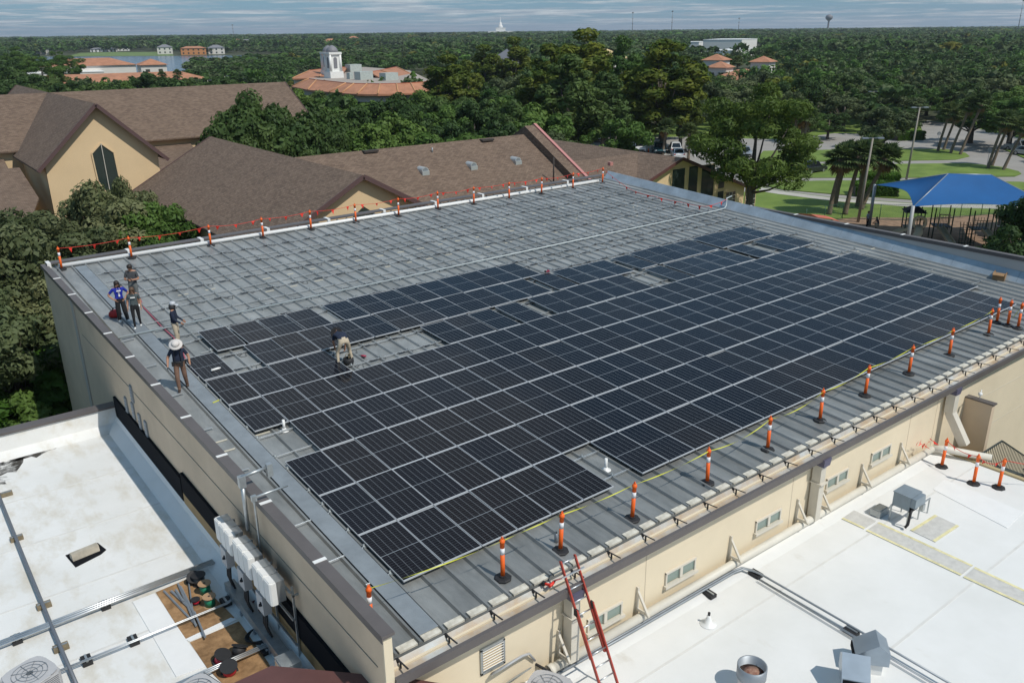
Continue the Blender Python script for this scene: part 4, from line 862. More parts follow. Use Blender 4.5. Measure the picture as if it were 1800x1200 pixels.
for k in range(3):
    y = ya+.25+(yb-ya)*(k+.30)/3; t = thing('disconnect_box', f'grey disconnect box under the {["far", "middle", "near"][k]} inverter group', 'electrical box', (xi, y, 6.6), group='disconnect boxes')
    m = MB(); m.box((xi+.05, y, 6.85), (.2, .40, .52)); m.build('enclosure', mat('pale_grey_box', (.50, .51, .52), .5), t); m = MB(); m.lathe([(.05, -.02), (.04, .02)], (xi-.07, y-.1, 6.87), 10); m.box((xi-.065, y-.1, 6.89), (.03, .03, .10)); m.build('knob', m_rubber, t)
    m = MB()
    for q in range(3): m.tube([(xi+.05, y+.1*q-.1, 6.6), (xi+.02, y+.1*q-.1, 6.2), (xi+.1, y+.1*q-.12, 5.85), (xi+.25, y+.1*q, 5.75)], .028, 6)
    m.build('cable_tail', m_rubber, t)
t = thing('wire_trough', 'long galvanised wire trough at the foot of the inverter rack', 'trough', (xi+.1, 17.2, LZ)); m = MB(); m.span(V3(xi-.05, yb-.35, LZ+.12), V3(xi+.22, ya+.2, LZ+.38)); m.build('trough', m_galv, t)
m = MB()
for k in range(5): m.box((xi+.08, ya+(yb-ya)*k/4, LZ+.06), (.3, .08, .11))
tag(m.build('trough_feet', m_galvdark, t), kind='stuff')
t = thing('junction_cabinet', 'galvanised box at the near end of the inverter rack', 'electrical box', (xi-.1, yb-.6, LZ)); m = MB(); m.box((xi-.12, yb-.55, LZ+.55), (.42, .5, .62)); m.build('cabinet', m_galv, t); m = MB(); m.box((xi-.34, yb-.55, LZ+.55), (.012, .42, .54)); m.build('cover', m_alu, t)
# conduits over the parapet and down the wall
t = thing('wall_conduit', 'steel conduit bending over the left parapet behind the inverters', 'conduit', PX(430, 850, XL-.1))
a = PX(425, 846, XL-.12); m = MB(); m.tube([a+V3(0, 0, -1.35), a+V3(0, 0, -.1)], .055, 8); m.box(a, (.16, .14, .30)); m.tube([a+V3(0, 0, .12), a+V3(.65, 0, .16)], .045, 8); m.box(a+V3(.7, 0, .08), (.14, .13, .34)); m.build('pipe', m_galv, t)
a = PX(447, 882, XL-.12)+V3(0, 0, .12); t = thing('wall_conduit', 'thin steel conduit running down the wall to the inverters', 'conduit', a); m = MB(); m.tube([a+V3(.85, 0, .02), a, a+V3(0, 0, -.1), a+V3(0, -.02, -1.9)], .03, 8); m.box(a+V3(0, 0, -.02), (.12, .10, .14)); m.build('pipe', m_galv, t)
# roof conduits on blocks
def conduit_run(name, px, n, gap, r, z, label, sup=(), mm=None, supmat=None, zf=None, lift=.16):
    fz = zf if zf is not None else LZ
    P = [G(x, y, fz+lift) for x, y in px]; t = thing(name, label, 'conduit', P[0])
    for k in range(n):
        d = P[1]-P[0]; d /= np.linalg.norm(d); nr = V3(-d[1], d[0], 0)*(k-(n-1)/2)*gap; m = MB(); m.tube([p+nr for p in P], r, 8); m.build('pipe', mm or m_alu, t)
    for x, y in sup:
        p = G(x, y, fz); s = MB(); d = P[1]-P[0]; an = math.atan2(d[1], d[0]); s.box(p+V3(0, 0, .052), (.22, .34, .10), rz=an); s.build('support_block', supmat or m_rubber, t)
        s = MB(); s.box(p+V3(0, 0, .115), (.05, .30, .03), rz=an); s.build('clamp', m_galv, t)
    return t
conduit_run('conduit_run', [(-40, 1146), (375, 986)], 3, .085, .030, 0, 'three bright steel conduits crossing the left white roof', [(185, 1066), (30, 1126)])
conduit_run('conduit_run', [(80, 1188), (250, 1120), (398, 1060), (412, 1050)], 2, .05, .016, 0, 'pair of thin conduits over the brown patch', [(397, 1060), (235, 1128), (153, 1163)])
conduit_run('conduit_run', [(300, 1208), (395, 1165), (480, 1128)], 3, .06, .02, 0, 'three thin conduits beside the red cable spools', [(466, 1144)])
conduit_run('gas_line', [(-30, 800), (46, 990), (95, 1110), (140, 1215)], 1, 0, .045, 0, 'blue grey gas pipe running down the left white roof', [(12, 870), (30, 948), (78, 1066), (108, 1140)], mm=mat('gas_pipe', (.16, .18, .21), .5, .3), supmat=m_wood)
P0 = gl(374, 972, .15); m = MB(); m.tube([P0, P0+V3(.25, -.1, .02), P0+V3(.42, -.35, -.02), P0+V3(.46, -.55, -.08)], .05, 8); solo('flex_conduit', m, m_plastic_g, 'grey flexible conduit bend at the end of the steel pipes', 'conduit', loc=P0)
P0 = gl(405, 1000)
m = MB(); c0 = gl(462, 1115, .05)
for k in range(4): m.tube([c0+V3((.34+.03*k)*math.cos(a), (.34-.02*k)*math.sin(a), .02*k) for a in np.linspace(0, 6.1, 22)], .018, 6)
m.tube([c0+V3(.3, .2, .1), c0+V3(.0, .7, .12), c0+V3(.1, 1.25, .35)], .018, 6); solo('cable_coil', m, m_rubber, 'coil of black cable on the roof below the inverters', 'cable', loc=c0)
c0 = gl(455, 1072, .12); m = MB()
for k in range(5): m.tube([c0+V3(.26*math.cos(a), .22*math.sin(a), .05*k-.05) for a in np.linspace(0, 6.2, 18)], .03, 6)
solo('red_cable_coil', m, mat('dark_red_cable', (.10, .012, .015), .6), 'dark red and black cable coil under the near inverters', 'cable', loc=c0)
def spool(p, label, wire, flange, r=.19, h=.26, rx=0.0, rz=0.0):
    t = lthing('cable_spool', label, 'cable spool', p, rz, 'cable spools'); t.rotation_euler[0] = rx
    for z in (0, h-.02):
        m = MB(); m.lathe([(.03, z), (r, z), (r, z+.02), (.03, z+.02)], n=18, smooth=False); m.build('flange', flange, t)
    m = MB(); m.lathe([(r*.75, .02), (r*.80, h*.5), (r*.75, h-.02)], n=16); m.build('wire', wire, t); m = MB(); m.lathe([(.032, -.002), (.032, h+.004)], n=10); m.build('hub', m_rubber, t)
m_gw = mat('green_wire', (.02, .22, .12), .5, var=.15, vscale=20); m_rw = mat('red_wire', (.55, .02, .05), .5, var=.15, vscale=20); m_cardb = mat('spool_board', (.40, .25, .14), .8); m_bw = mat('grey_wire', (.05, .055, .06), .5)
spool(gl(362, 1043), 'green wire spool with brown end, behind its twin', m_gw, m_cardb, .17, .34); spool(gl(370, 1064), 'green wire spool with brown end, nearest of the two', m_gw, m_cardb, .17, .30)
spool(gl(351, 1026), 'black cable spool beside the green spools', m_bw, m_rubber, .19, .30); spool(gl(340, 1022), 'black cable spool lying behind the green spools', m_bw, m_rubber, .19, .26, .5)
spool(gl(388, 1163), 'red wire on black spool, leftmost of the red group', m_rw, m_rubber, .2, .26, .35, .8); spool(gl(418, 1152), 'empty black spool tilted behind the red spools', m_rubber, m_rubber, .2, .24, .6, 2.2)
spool(gl(404, 1182), 'red wire on black spool, nearest of the red group', m_rw, m_rubber, .2, .28, .30, -.3); spool(gl(497, 1172), 'red wire spool with brown end by the parapet cap', m_rw, m_cardb, .16, .22); spool(gl(360, 1052, .0)+V3(-.25, -.05, 0), 'small red wire spool tucked beside the green spools', m_rw, m_rubber, .12, .14)
for k, (ax, ay, bx, by, w_) in enumerate(((288, 1038, 345, 1098, .05), (301, 1038, 330, 1065, .06), (313, 1025, 345, 1100, .05), (317, 1030, 345, 1085, .06), (332, 1024, 342, 1095, .035), (309, 1036, 322, 1056, .06), (342, 1075, 361, 1120, .045))):
    a, c = gl(ax, ay, .04+.012*k), gl(bx, by, .04+.012*k); m = MB(); m.bar(a, c, w_, .022); m.bar(a+V3(0, 0, .015), c+V3(0, 0, .015), w_*.35, .02); solo('strut_channel', m, m_galvdark, f'grey steel strut piece on the brown patch, {ORD[k]} of the loose pile from the left', 'strut', 'loose strut pile', a)
p = gl(150, 975); t = thing('concrete_bumper', 'pale concrete block on a black mat on the white roof', 'concrete block', p)
m = MB(); q = [gl(x, y) for x, y in ((115, 976), (172, 954), (187, 966), (178, 974), (133, 997))]; m.prism(q, (0, 0, .012)); m.build('mat', m_black, t)
a, c = gl(125, 979, .10), gl(172, 960, .10); m = MB(); dd = (c-a)/np.linalg.norm(c-a); sd = V3(-dd[1], dd[0], 0); m.prism([a-sd*.13-V3(0, 0, .085), a+sd*.13-V3(0, 0, .085), a+sd*.08+V3(0, 0, .10), a-sd*.08+V3(0, 0, .10)], c-a); m.build('block', m_conc, t)
def condenser(p, label, s=.86, h=.8, rz=0.0):
    t = thing('condenser_unit', label, 'air conditioner', p, rz); g_ = mat('unit_grey', (.46, .46, .47), .55, var=.08)
    m = MB(); r = s/2; k = .08; ring = [(-r+k, -r), (r-k, -r), (r, -r+k), (r, r-k), (r-k, r), (-r+k, r), (-r, r-k), (-r, -r+k)]; m.prism([(x, y, .05) for x, y in ring], (0, 0, h-.09)); m.build('cabinet', g_, t)
    m = MB(); n = 24
    for j in range(n):
        a, b_ = 2*math.pi*j/n, 2*math.pi*(j+1)/n
        def sq(a): c_, s_ = math.cos(a), math.sin(a); q = (r-.005)/max(abs(c_), abs(s_)); q = min(q, r*1.22); return (c_*q, s_*q, h)
        m.add([(r*.80*math.cos(a), r*.80*math.sin(a), h), sq(a), sq(b_), (r*.80*math.cos(b_), r*.80*math.sin(b_), h), (r*.80*math.cos(a), r*.80*math.sin(a), h-.05), (r*.80*math.cos(b_), r*.80*math.sin(b_), h-.05)], [(0, 1, 2, 3), (4, 0, 3, 5)])
    m.lathe([(r*1.1, h-.04), (r*1.1, h-.002)], n=8, a0=math.pi/8); m.build('top_panel', g_, t)
    m = MB(); m.lathe([(r*.79, h-.035), (r*.79, h-.030)], n=24); m.build('fan_well', m_black, t)
    m = MB()
    for q in range(4):
        a = q*math.pi/2+.3; m.add([(.05*math.cos(a), .05*math.sin(a), h-.02), (r*.7*math.cos(a-.35), r*.7*math.sin(a-.35), h-.028), (r*.7*math.cos(a+.35), r*.7*math.sin(a+.35), h-.012)], [(0, 1, 2)])
    m.lathe([(.09, h-.025), (.07, h+.005)], n=12); m.build('fan', mat('fan_blade', (.09, .10, .11), .5), t)
    m = MB()
    for q in (.3, .5, .68): m.tube([(r*q*1.15*math.cos(a), r*q*1.15*math.sin(a), h+.02) for a in np.linspace(0, 2*math.pi, 25)], .006, 4, cap=False)
    for q in range(8): a = q*math.pi/4; m.tube([(.05*math.cos(a), .05*math.sin(a), h+.03), (r*.82*math.cos(a), r*.82*math.sin(a), h+.012)], .006, 4)
    m.build('fan_guard', m_galvdark, t)
    m = MB()
    for q in range(14): m.box((0, -r-.004, .12+q*.045), (s*.8, .01, .012)); m.box((r+.004, 0, .12+q*.045), (.01, s*.8, .012))
    m.build('coil_louvres', mat('unit_dark', (.12, .12, .13), .6), t)
condenser(G(52, 1182, LZ+.8)-V3(0, 0, .8), 'grey air conditioner with round fan on the left white roof', .92, .8, .35); condenser(G(345, 1212, LZ+.7)-V3(0, 0, .7), 'grey air conditioner cut by the bottom edge beside the spools', .85, .7, .3)
t = thing('steel_plate', 'black bracket plate leaning by the parapet cap', 'bracket', gl(522, 1168)); m = MB(); m.prism([gl(512, 1160), gl(528, 1158), gl(531, 1178), gl(519, 1176)], (0, 0, .02)); m.build('plate', m_rubber, t)

# ================================================================ equipment on the right white roof
def gr(x, y, h=0.0): return G(x, y, RZ+h)+V3(0, 0, .003)
p = gr(1590, 915); t = thing('rooftop_unit', 'blue grey metal unit on a steel stand on the right white roof', 'air handler', p); ug = mat('unit_bluegrey', (.24, .29, .33), .45, .2, var=.1); q = p
m = MB(); m.box(q+V3(.05, .10, 1.02), (.92, .80, .62)); m.box(q+V3(.05, -.42, 1.12), (.92, .24, .40), taper=.9); m.build('housing', ug, t); m = MB(); m.box(q+V3(.05, .10, 1.345), (.98, .86, .03)); m.build('lid', ug, t)
m = MB(); m.box(q+V3(-.1, -.35, .82), (.55, .10, .22)); m.build('outlet', m_black, t)
for sx, sy in ((-.42, -.3), (.6, -.3), (-.42, .5), (.6, .5)): m = MB(); m.bar(q+V3(sx, sy, 0), q+V3(sx, sy, .72), .05, .05); m.build('leg', m_galv, t)
m = MB(); m.bar(q+V3(-.5, -.3, .70), q+V3(1.5, -.3, .70), .05, .05); m.bar(q+V3(-.5, .5, .70), q+V3(1.5, .5, .70), .05, .05); m.bar(q+V3(1.45, -.3, 0), q+V3(1.45, -.3, .7), .05, .05); m.build('stand_rail', m_galv, t)
m = MB(); m.tube([q+V3(-.35, -.40, .85), q+V3(-.55, -.45, .75), q+V3(-.62, -.45, .25), q+V3(-.75, -.40, .12)], .06, 8); m.build('hose', m_rubber, t)
m = MB(); m.box(q+V3(.62, -.42, .62), (.22, .12, .3)); m.build('switch_box', m_galv, t); t.scale = (.66, .66, .72)
p = gr(1545, 903); m = MB(); m.box(p+V3(0, 0, .11), (.5, .32, .2)); m.box(p+V3(0, 0, .225), (.42, .24, .03)); solo('drain_box', m, m_galv, 'small galvanised box on the roof below the unit stand', 'electrical box', loc=p)
def hood(p, label, rz, sc=1.0):
    t = thing('exhaust_hood', label, 'vent hood', p, rz, 'exhaust hoods'); hg = mat('hood_metal', (.34, .40, .46), .35, .6, var=.1, vscale=2)
    m = MB(); m.box((0, 0, .15), (.62*sc, .5*sc, .3)); m.build('curb', m_memb, t)
    a = .38*sc; m = MB(); m.prism([(-a, -.55*sc, .42), (-a, .40*sc, .42), (-a, .40*sc, .85), (-a, .05, 1.12), (-a, -.55*sc, .70)], (2*a, 0, 0)); m.v = [(x, y, .30+(z-.42)*sc) if abs(z-.42) < .8 else (x, y, z) for x, y, z in m.v]; m.build('hood', hg, t); m = MB(); m.box((0, -.56*sc, .41), (2*a-.06, .02, .15)); m.build('screen', m_black, t)
hood(gr(1497, 1205), 'blue grey metal exhaust hood, nearer of the pair', -.95, .78); hood(gr(1530, 1172), 'blue grey metal exhaust hood, farther of the pair', -2.45, .78)
p = gr(1318, 1210); t = lthing('round_vent', 'round galvanised vent with rusty inside at the bottom edge', 'vent', p); m = MB(); m.lathe([(.30, 0), (.28, .05), (.27, .35)], n=20); m.build('curb', m_memb, t)
m = MB(); m.lathe([(.31, .34), (.33, .36), (.33, .66), (.30, .66), (.30, .42)], n=24); m.build('collar', m_galvdark, t); m = MB(); m.lathe([(.295, .44), (.06, .50), (.05, .50)], n=20); m.build('rusty_damper', mat('rust', (.25, .055, .03), .85, var=.4, vscale=6, col2=(.45, .30, .22)), t)
p = gr(1245, 1096); t = lthing('vent_boot', 'small white cone vent with black tip on the right white roof', 'vent', p); m = MB(); m.lathe([(.22, 0), (.21, .012), (.10, .04), (.075, .16), (.05, .20), (.045, .26)], n=14); m.build('boot', m_pvc, t); m = MB(); m.lathe([(.03, .26), (.035, .34), (.02, .35)], n=10); m.build('tip', m_rubber, t)
bk = (1312, 1000)
conduit_run('conduit_run', [(965, 1190), (1110, 1108), (1290, 1004), (1306, 998), (1322, 1002), (1340, 1010), (1500, 1102), (1690, 1212)], 2, .07, .028, 0, 'pair of grey conduits turning a corner on the right white roof', [(1246, 1046), (1328, 1011), (1496, 1112)], mm=m_galvdark, zf=RZ, lift=.15)
conduit_run('conduit_run', [(1335, 1018), (1480, 1105), (1660, 1212)], 2, .045, .014, 0, 'two thin conduits beside the grey pair on the right roof', (), mm=m_galvdark, zf=RZ, lift=.1)
condenser(G(962, 1206, RZ+.75)-V3(0, 0, .75), 'grey air conditioner at the bottom edge left of the ladder', .9, .75, .5)
p = gr(905, 1190); t = thing('pipe_bundle', 'black insulated refrigerant pipes on a frame below the louvre', 'pipes', p); m = MB()
for k in range(3): a = gr(850, 1208, .25+.05*k); c = gr(930, 1160, .35+.05*k); e = gr(975, 1185, .3+.05*k); m.tube([a, a+(c-a)*.5+V3(0, 0, .03*k), c, c+(e-c)*.5, e], .035, 7)
m.build('pipes', m_rubber, t); m = MB(); m.tube([gr(845, 1195, .3), PY(880, 1175, YF-.4), PY(918, 1152, YF-.25), PY(930, 1148, YF-.1), PY(940, 1160, YF-.05)], .03, 8); m.build('conduit_bend', m_plastic_g, t)
m = MB()
for x, y in ((905, 1180), (938, 1168), (885, 1205)): a = gr(x, y); m.bar(a, a+V3(0, 0, .5), .04, .04)
m.bar(gr(885, 1205, .42), gr(938, 1168, .42), .04, .04); m.build('frame', m_galv, t)
# dark metal stair beyond the right roof edge
t = thing('metal_stair', 'dark metal stair with barred railing beyond the white roof edge', 'stair', (31, 10, 0)); mg = mat('dark_green_steel', (.06, .075, .075), .5, .3)
for k in range(14):
    m = MB(); m.box((30.66+k*.30, 10.1, 4.35-k*.175), (.30, 1.3, .05)); m.build('tread', mg, t)
for yy in (9.4, 10.8):
    m = MB(); m.bar((30.5, yy, 5.48), (34.7, yy, 3.05), .05, .05); m.bar((30.5, yy, 4.45), (34.7, yy, 2.02), .05, .12); m.bar((28.9, yy, 5.48), (30.5, yy, 5.48), .05, .05); m.build('handrail', mg, t)
    m = MB()
    for k in range(28): x = 30.55+k*.148; z = 4.45-(x-30.5)*.578; m.bar((x, yy, z), (x, yy, z+1.02), .018, .018)
    for k in range(11): x = 28.9+k*.15; m.bar((x, yy, 4.45), (x, yy, 5.48), .018, .018)
    tag(m.build('balusters', mg, t), kind='stuff')
m = MB(); m.box((29.7, 10.1, 4.42), (1.6, 1.5, .08)); m.build('landing', mg, t)
for x, y in ((29, 9.5), (29, 10.7), (30.4, 9.5), (30.4, 10.7)): m = MB(); m.bar((x, y, 0), (x, y, 4.38), .08, .08); m.build('post', mg, t)
# ================================================================ shingle-roofed church complex behind the hall
def shinglemat():
    m = bpy.data.materials.new('brown_shingle'); m.use_nodes = True; N = m.node_tree.nodes; L = m.node_tree.links; b = N['Principled BSDF']; b.inputs['Roughness'].default_value = .9
    u = N.new('ShaderNodeUVMap'); br = N.new('ShaderNodeTexBrick'); L.new(u.outputs[0], br.inputs['Vector']); br.inputs['Scale'].default_value = 1; br.inputs['Brick Width'].default_value = .32; br.inputs['Row Height'].default_value = .145; br.inputs['Mortar Size'].default_value = .012; br.inputs['Bias'].default_value = 0
    br.inputs['Color1'].default_value = (.130, .088, .062, 1); br.inputs['Color2'].default_value = (.212, .149, .107, 1); br.inputs['Mortar'].default_value = (.08, .056, .045, 1)
    g = N.new('ShaderNodeNewGeometry'); n = N.new('ShaderNodeTexNoise'); n.inputs['Scale'].default_value = .5; n.inputs['Detail'].default_value = 8; L.new(g.outputs['Position'], n.inputs['Vector'])
    r = N.new('ShaderNodeMapRange'); r.inputs[1].default_value = .3; r.inputs[2].default_value = .7; r.inputs[3].default_value = .93; r.inputs[4].default_value = 1.07; L.new(n.outputs['Fac'], r.inputs[0])
    h = N.new('ShaderNodeHueSaturation'); L.new(br.outputs['Color'], h.inputs['Color']); L.new(r.outputs[0], h.inputs['Value']); L.new(h.outputs[0], b.inputs['Base Color'])
    bp = N.new('ShaderNodeBump'); bp.inputs['Strength'].default_value = .5; bp.inputs['Distance'].default_value = .02; L.new(br.outputs['Fac'], bp.inputs['Height']); bp.invert = True; L.new(bp.outputs[0], b.inputs['Normal']); return m
m_shing = shinglemat(); m_cream2 = mat('yellow_cream_render', (.70, .525, .315), .8, var=.04, vscale=.5, bump=.1, bscale=40); m_fascia = mat('fascia_brown', (.105, .062, .060), .5); m_pinkcap = mat('pink_metal_cap', (.50, .22, .20), .5)
m_soffit = mat('dark_soffit', (.05, .04, .035), .8)
def slope_uv(o):
    me = o.data; uv = me.uv_layers.new(name='UVMap')
    for p in me.polygons:
        n = np.array(p.normal); h = np.cross(V3(0, 0, 1), n); L = np.linalg.norm(h)
        h = h/L if L > .05 else V3(1, 0, 0); s = np.cross(n, h)
        for li in p.loop_indices:
            co = np.array(me.vertices[me.loops[li].vertex_index].co); uv.data[li].uv = (co@h, co@s)
    return o
def slab(pts, th, name, parent, mm=None):       # a roof plane with thickness, top face given
    m = MB(); m.prism([np.asarray(p, float)-V3(0, 0, th) for p in pts], (0, 0, th)); o = m.build(name, mm or m_shing, parent)
    if mm is None: slope_uv(o)
    return o
def gable(label, xr, y0, y1, zr, sl, wl, wr, axis='y', base=0.0, over=.55, wall=None, gaps=(1, 1), fas=None):
    """gable roof, ridge along y (or x); wl / wr = horizontal run of each slope"""
    P = (lambda a, t, z: V3(a, t, z)) if axis == 'y' else (lambda a, t, z: V3(t, a, z))
    t = thing('shingled_building', label, 'building', P(xr, (y0+y1)/2, 0))
    for s, w_ in ((-1, wl), (1, wr)):
        pts = [P(xr, y0, zr), P(xr, y1, zr), P(xr+s*w_, y1, zr-sl*w_), P(xr+s*w_, y0, zr-sl*w_)]; flip = (s < 0) ^ (axis == 'x')
        slab(pts if flip else pts[::-1], .16, 'roof', t)
    for e, yy in ((0, y0), (1, y1)):
        d = over if e == 0 else -over
        if not gaps[e]: continue
        m = MB(); a, c = wl-over, wr-over
        m.prism([P(xr-a, yy+d, base), P(xr+c, yy+d, base), P(xr+c, yy+d, zr-sl*c-.17), P(xr, yy+d, zr-.17), P(xr-a, yy+d, zr-sl*a-.17)], P(0, .25 if e == 0 else -.25, 0)); m.build('gable_wall', wall or m_cream2, t)
        for s, w_ in ((-1, wl), (1, wr)):
            q = MB(); q.bar(P(xr, yy, zr-.10), P(xr+s*w_, yy, zr-sl*w_-.10), .07, .30); q.build('fascia', fas or m_fascia, t)
    for s, w_ in ((-1, wl-over), (1, wr-over)):
        m = MB(); m.span(P(xr+s*w_, y0+over+.01, base), P(xr+s*(w_-.25), y1-over-.01, zr-sl*w_-.18)); m.build('wall', wall or m_cream2, t)
    return t
D_ = gable('brown shingled gable building with cream front behind the pennants', 26.3, 50, 79, 10.7, .55, 7.6, 7.6)
m = MB(); c = PY(640, 372, 50.5); m.prism([(c[0]-.9, 50.5, c[2]-1.2), (c[0]+.9, 50.5, c[2]-1.2), (c[0]+.9, 50.5, c[2]-.3), (c[0], 50.5, c[2]+.35), (c[0]-.9, 50.5, c[2]-.3)], (0, .03, 0)); m.build('window', m_glassd, D_)
A_b = gable('long brown shingled roof with three domed vents', 63, 26.6, 51, 10.4, .55, 7.9, 7.9, axis='x', gaps=(0, 0))
slp = lambda y: 10.4-.55*(63-y)
def on_slope(px, py):
    d = ray(px, py); best = None
    for y in np.linspace(54, 63, 300):
        q = PY(px, py, y)
        e = abs(q[2]-slp(y))
        if best is None or e < best[0]: best = (e, q)
    return best[1]
for k, (px, py) in enumerate(((745, 303), (830, 294), (908, 285))):
    p = on_slope(px, py); vt = MB(); n = 8
    pr_ = [(.33*math.cos(a), .33*math.sin(a)) for a in np.linspace(0, math.pi, 9)]
    vt.prism([p+V3(x, -.25, z+.12) for x, z in pr_], (0, .9, 0)); vt.box(p+V3(0, .1, -.05), (.68, .9, .36)); v = vt.build('domed_vent', mat('vent_silver', (.55, .57, .57), .4, .5), A_b); q = MB(); q.prism([p+V3(x*.8, -.262, z*.8+.12) for x, z in pr_], (0, .01, 0)); q.build('vent_screen', m_galvdark, v)
for px, py in ((651, 268), (856, 248)):
    p = on_slope(px, py); vt = MB(); vt.box(p+V3(0, 0, .1), (1.3, .5, .16)); vt.build('ridge_vent', m_soffit, A_b)
p = on_slope(760, 268); vt = MB(); vt.lathe([(.06, -.1), (.06, .4)], p, 8); vt.build('plumbing_stack', m_galvdark, A_b)
p = on_slope(973, 322); vt = MB(); vt.tube([p-V3(0, 0, .3), p+V3(0, 0, 2.2)], .07, 8); vt.build('dark_tube', m_soffit, A_b)  # thin dark upright tube drawn as a vertical line on the slope
m = MB(); m.prism([(50.15, 63.0, 11.15), (50.15, 54.4, 6.42), (50.15, 54.4, 0), (50.15, 71.0, 0), (50.15, 71.0, 6.75)], (1.1, 0, 0)); slope_uv(m.build('raised_roof_band', m_shing, A_b))
m = MB(); m.prism([(51.25, 63.0, 11.30), (51.25, 54.3, 6.52), (51.25, 54.3, 6.2), (51.25, 63.0, 10.9), (51.25, 71.0, 6.5), (51.25, 71.0, 6.9)], (.30, 0, 0)); m.build('band_cap', m_pinkcap, A_b)
F1 = thing('shingled_building', 'brown shingled link roof between the sloped fin wall and the cream gable', 'building', (56, 60, 0))
slab([(51.5, 60, 7.9), (51.5, 52.5, 5.1), (54.6, 52.5, 5.1), (62.2, 60, 7.9)], .16, 'roof', F1); slab([(51.5, 60, 7.9), (62.2, 60, 7.9), (62.2, 69, 4.6), (51.5, 69, 4.6)], .16, 'roof', F1)
m = MB(); m.span(V3(51.6, 53.2, 0), V3(54.3, 60, 5.0)); m.build('wall', m_cream2, F1)
p = PY(1073, 288, 55); m = MB(); m.box(p, (.35, .35, .3)); m.build('small_vent', m_pinkcap, F1)
F2 = gable('cream gable building with dark windows behind the pine', 62.5, 54.3, 76, 8.0, .37, 11, 11, fas=m_redbrown)
YG = 54.3+.55
for px, py, w_, h_, g_ in ((1191, 327, 1.75, 3.3, 1), (1217, 322, 1.3, 3.3, 1), (1243, 318, 1.9, 3.1, 1), (1267, 322, .9, 1.0, 1), (1283, 350, 1.5, 1.5, 0), (1318, 350, 1.6, 2.4, 0), (1265, 350, .9, 1.6, 1)):
    c = PY(px, py, YG); m = MB(); m.box((c[0], YG-.02, c[2]), (w_+.18, .07, h_+.18)); wn_ = m.build('window', m_cream2, F2); q = MB(); q.box((c[0], YG-.06, c[2]), (w_, .03, h_)); q.build('pane', m_glassd, wn_)
    if not g_:
        q = MB()
        for k in range(1, 3): q.box((c[0]-w_/2+w_*k/3, YG-.08, c[2]), (.05, .02, h_))
        for k in range(1, 4): q.box((c[0], YG-.079, c[2]-h_/2+h_*k/4), (w_, .018, .05))
        q.build('glazing_bars', m_winframe, wn_)
# cruciform church
CH = gable('tall steep-gabled church front with pointed dark window', 17.3, 80, 118, 14.05, .965, 5.3, 5.3, over=.7)
c = PY(177, 253, 80.7); m = MB(); yv = 80.66
wt = [PY(x, y, yv) for x, y in ((177, 252), (200, 268), (213, 330), (196, 352), (172, 318), (161, 270))]
m.prism(wt, (0, .03, 0)); wn_ = m.build('window', m_glassd, CH)
m = MB(); a, b_ = PY(177, 252, yv-.03), PY(196, 352, yv-.03); m.bar(a, b_, .16, .05); m.build('mullion', m_winframe, wn_)
m = MB()
for i in range(len(wt)): m.bar(wt[i]+V3(0, -.02, 0), wt[(i+1) % len(wt)]+V3(0, -.02, 0), .10, .10)
m.build('frame', m_cream2, wn_)
NV = gable('long brown church roof crossing behind the steep gable', 100, -22, 43, 14.0, .56, 8.2, 8.2, axis='x')
for x0, x1, lb in ((-20, 11.2, 'lower brown lean-to roof at the left of the church front'), (23.4, 28.5, 'lower brown lean-to roof right of the church front')):
    t = thing('lean_to', lb, 'building', ((x0+x1)/2, 88, 0)); slab([(x0, 92.3, 8.7), (x0, 84.5, 6.0), (x1, 84.5, 6.0), (x1, 92.3, 8.7)][::1], .16, 'roof', t); m = MB(); m.span(V3(x0+.3, 85, 0), V3(x1-.3, 92, 5.9)); m.build('wall', m_cream2, t)
    m = MB(); m.bar((x0, 84.5, 5.93), (x1, 84.5, 5.93), .06, .22); m.build('fascia', m_fascia, t)
t = thing('side_chapel', 'brown hipped roof wing at the far left below the church', 'building', (8, 74, 0)); slab([(-6, 86, 8.6), (-6, 72, 5.2), (9, 72, 5.2), (11.5, 79, 6.9), (11.5, 86, 8.6)], .16, 'roof', t); m = MB(); m.span(V3(-5, 73, 0), V3(10.2, 85, 5)); m.build('wall', m_cream2, t)

# ================================================================ distant buildings
m_tile = mat('terracotta_tile', (.40, .185, .105), .8, var=.18, vscale=.6, bump=.5, bscale=4, stretch=(1, 1, 1)); m_tilerim = mat('terracotta_ridge', (.52, .28, .14), .8); m_tileface = mat('terracotta_parapet', (.40, .115, .065), .8, var=.05)
m_stucco = mat('white_stucco', (.66, .64, .60), .8, var=.06, vscale=.2); m_greydome = mat('grey_dome', (.20, .20, .22), .6)
def hvac(parent, p, d, rz):
    m = MB(); m.box(p+V3(0, 0, d[2]/2), d, rz=rz); o = m.build('rooftop_unit', mat('pale_unit', (.42, .47, .45), .6, var=.1), parent)
    q = MB(); q.box(p+V3(d[0]*.5*math.cos(rz), d[0]*.5*math.sin(rz), d[2]/2), (.06, d[1]*.7, d[2]*.7), rz=rz); q.build('grille', m_galvdark, o)
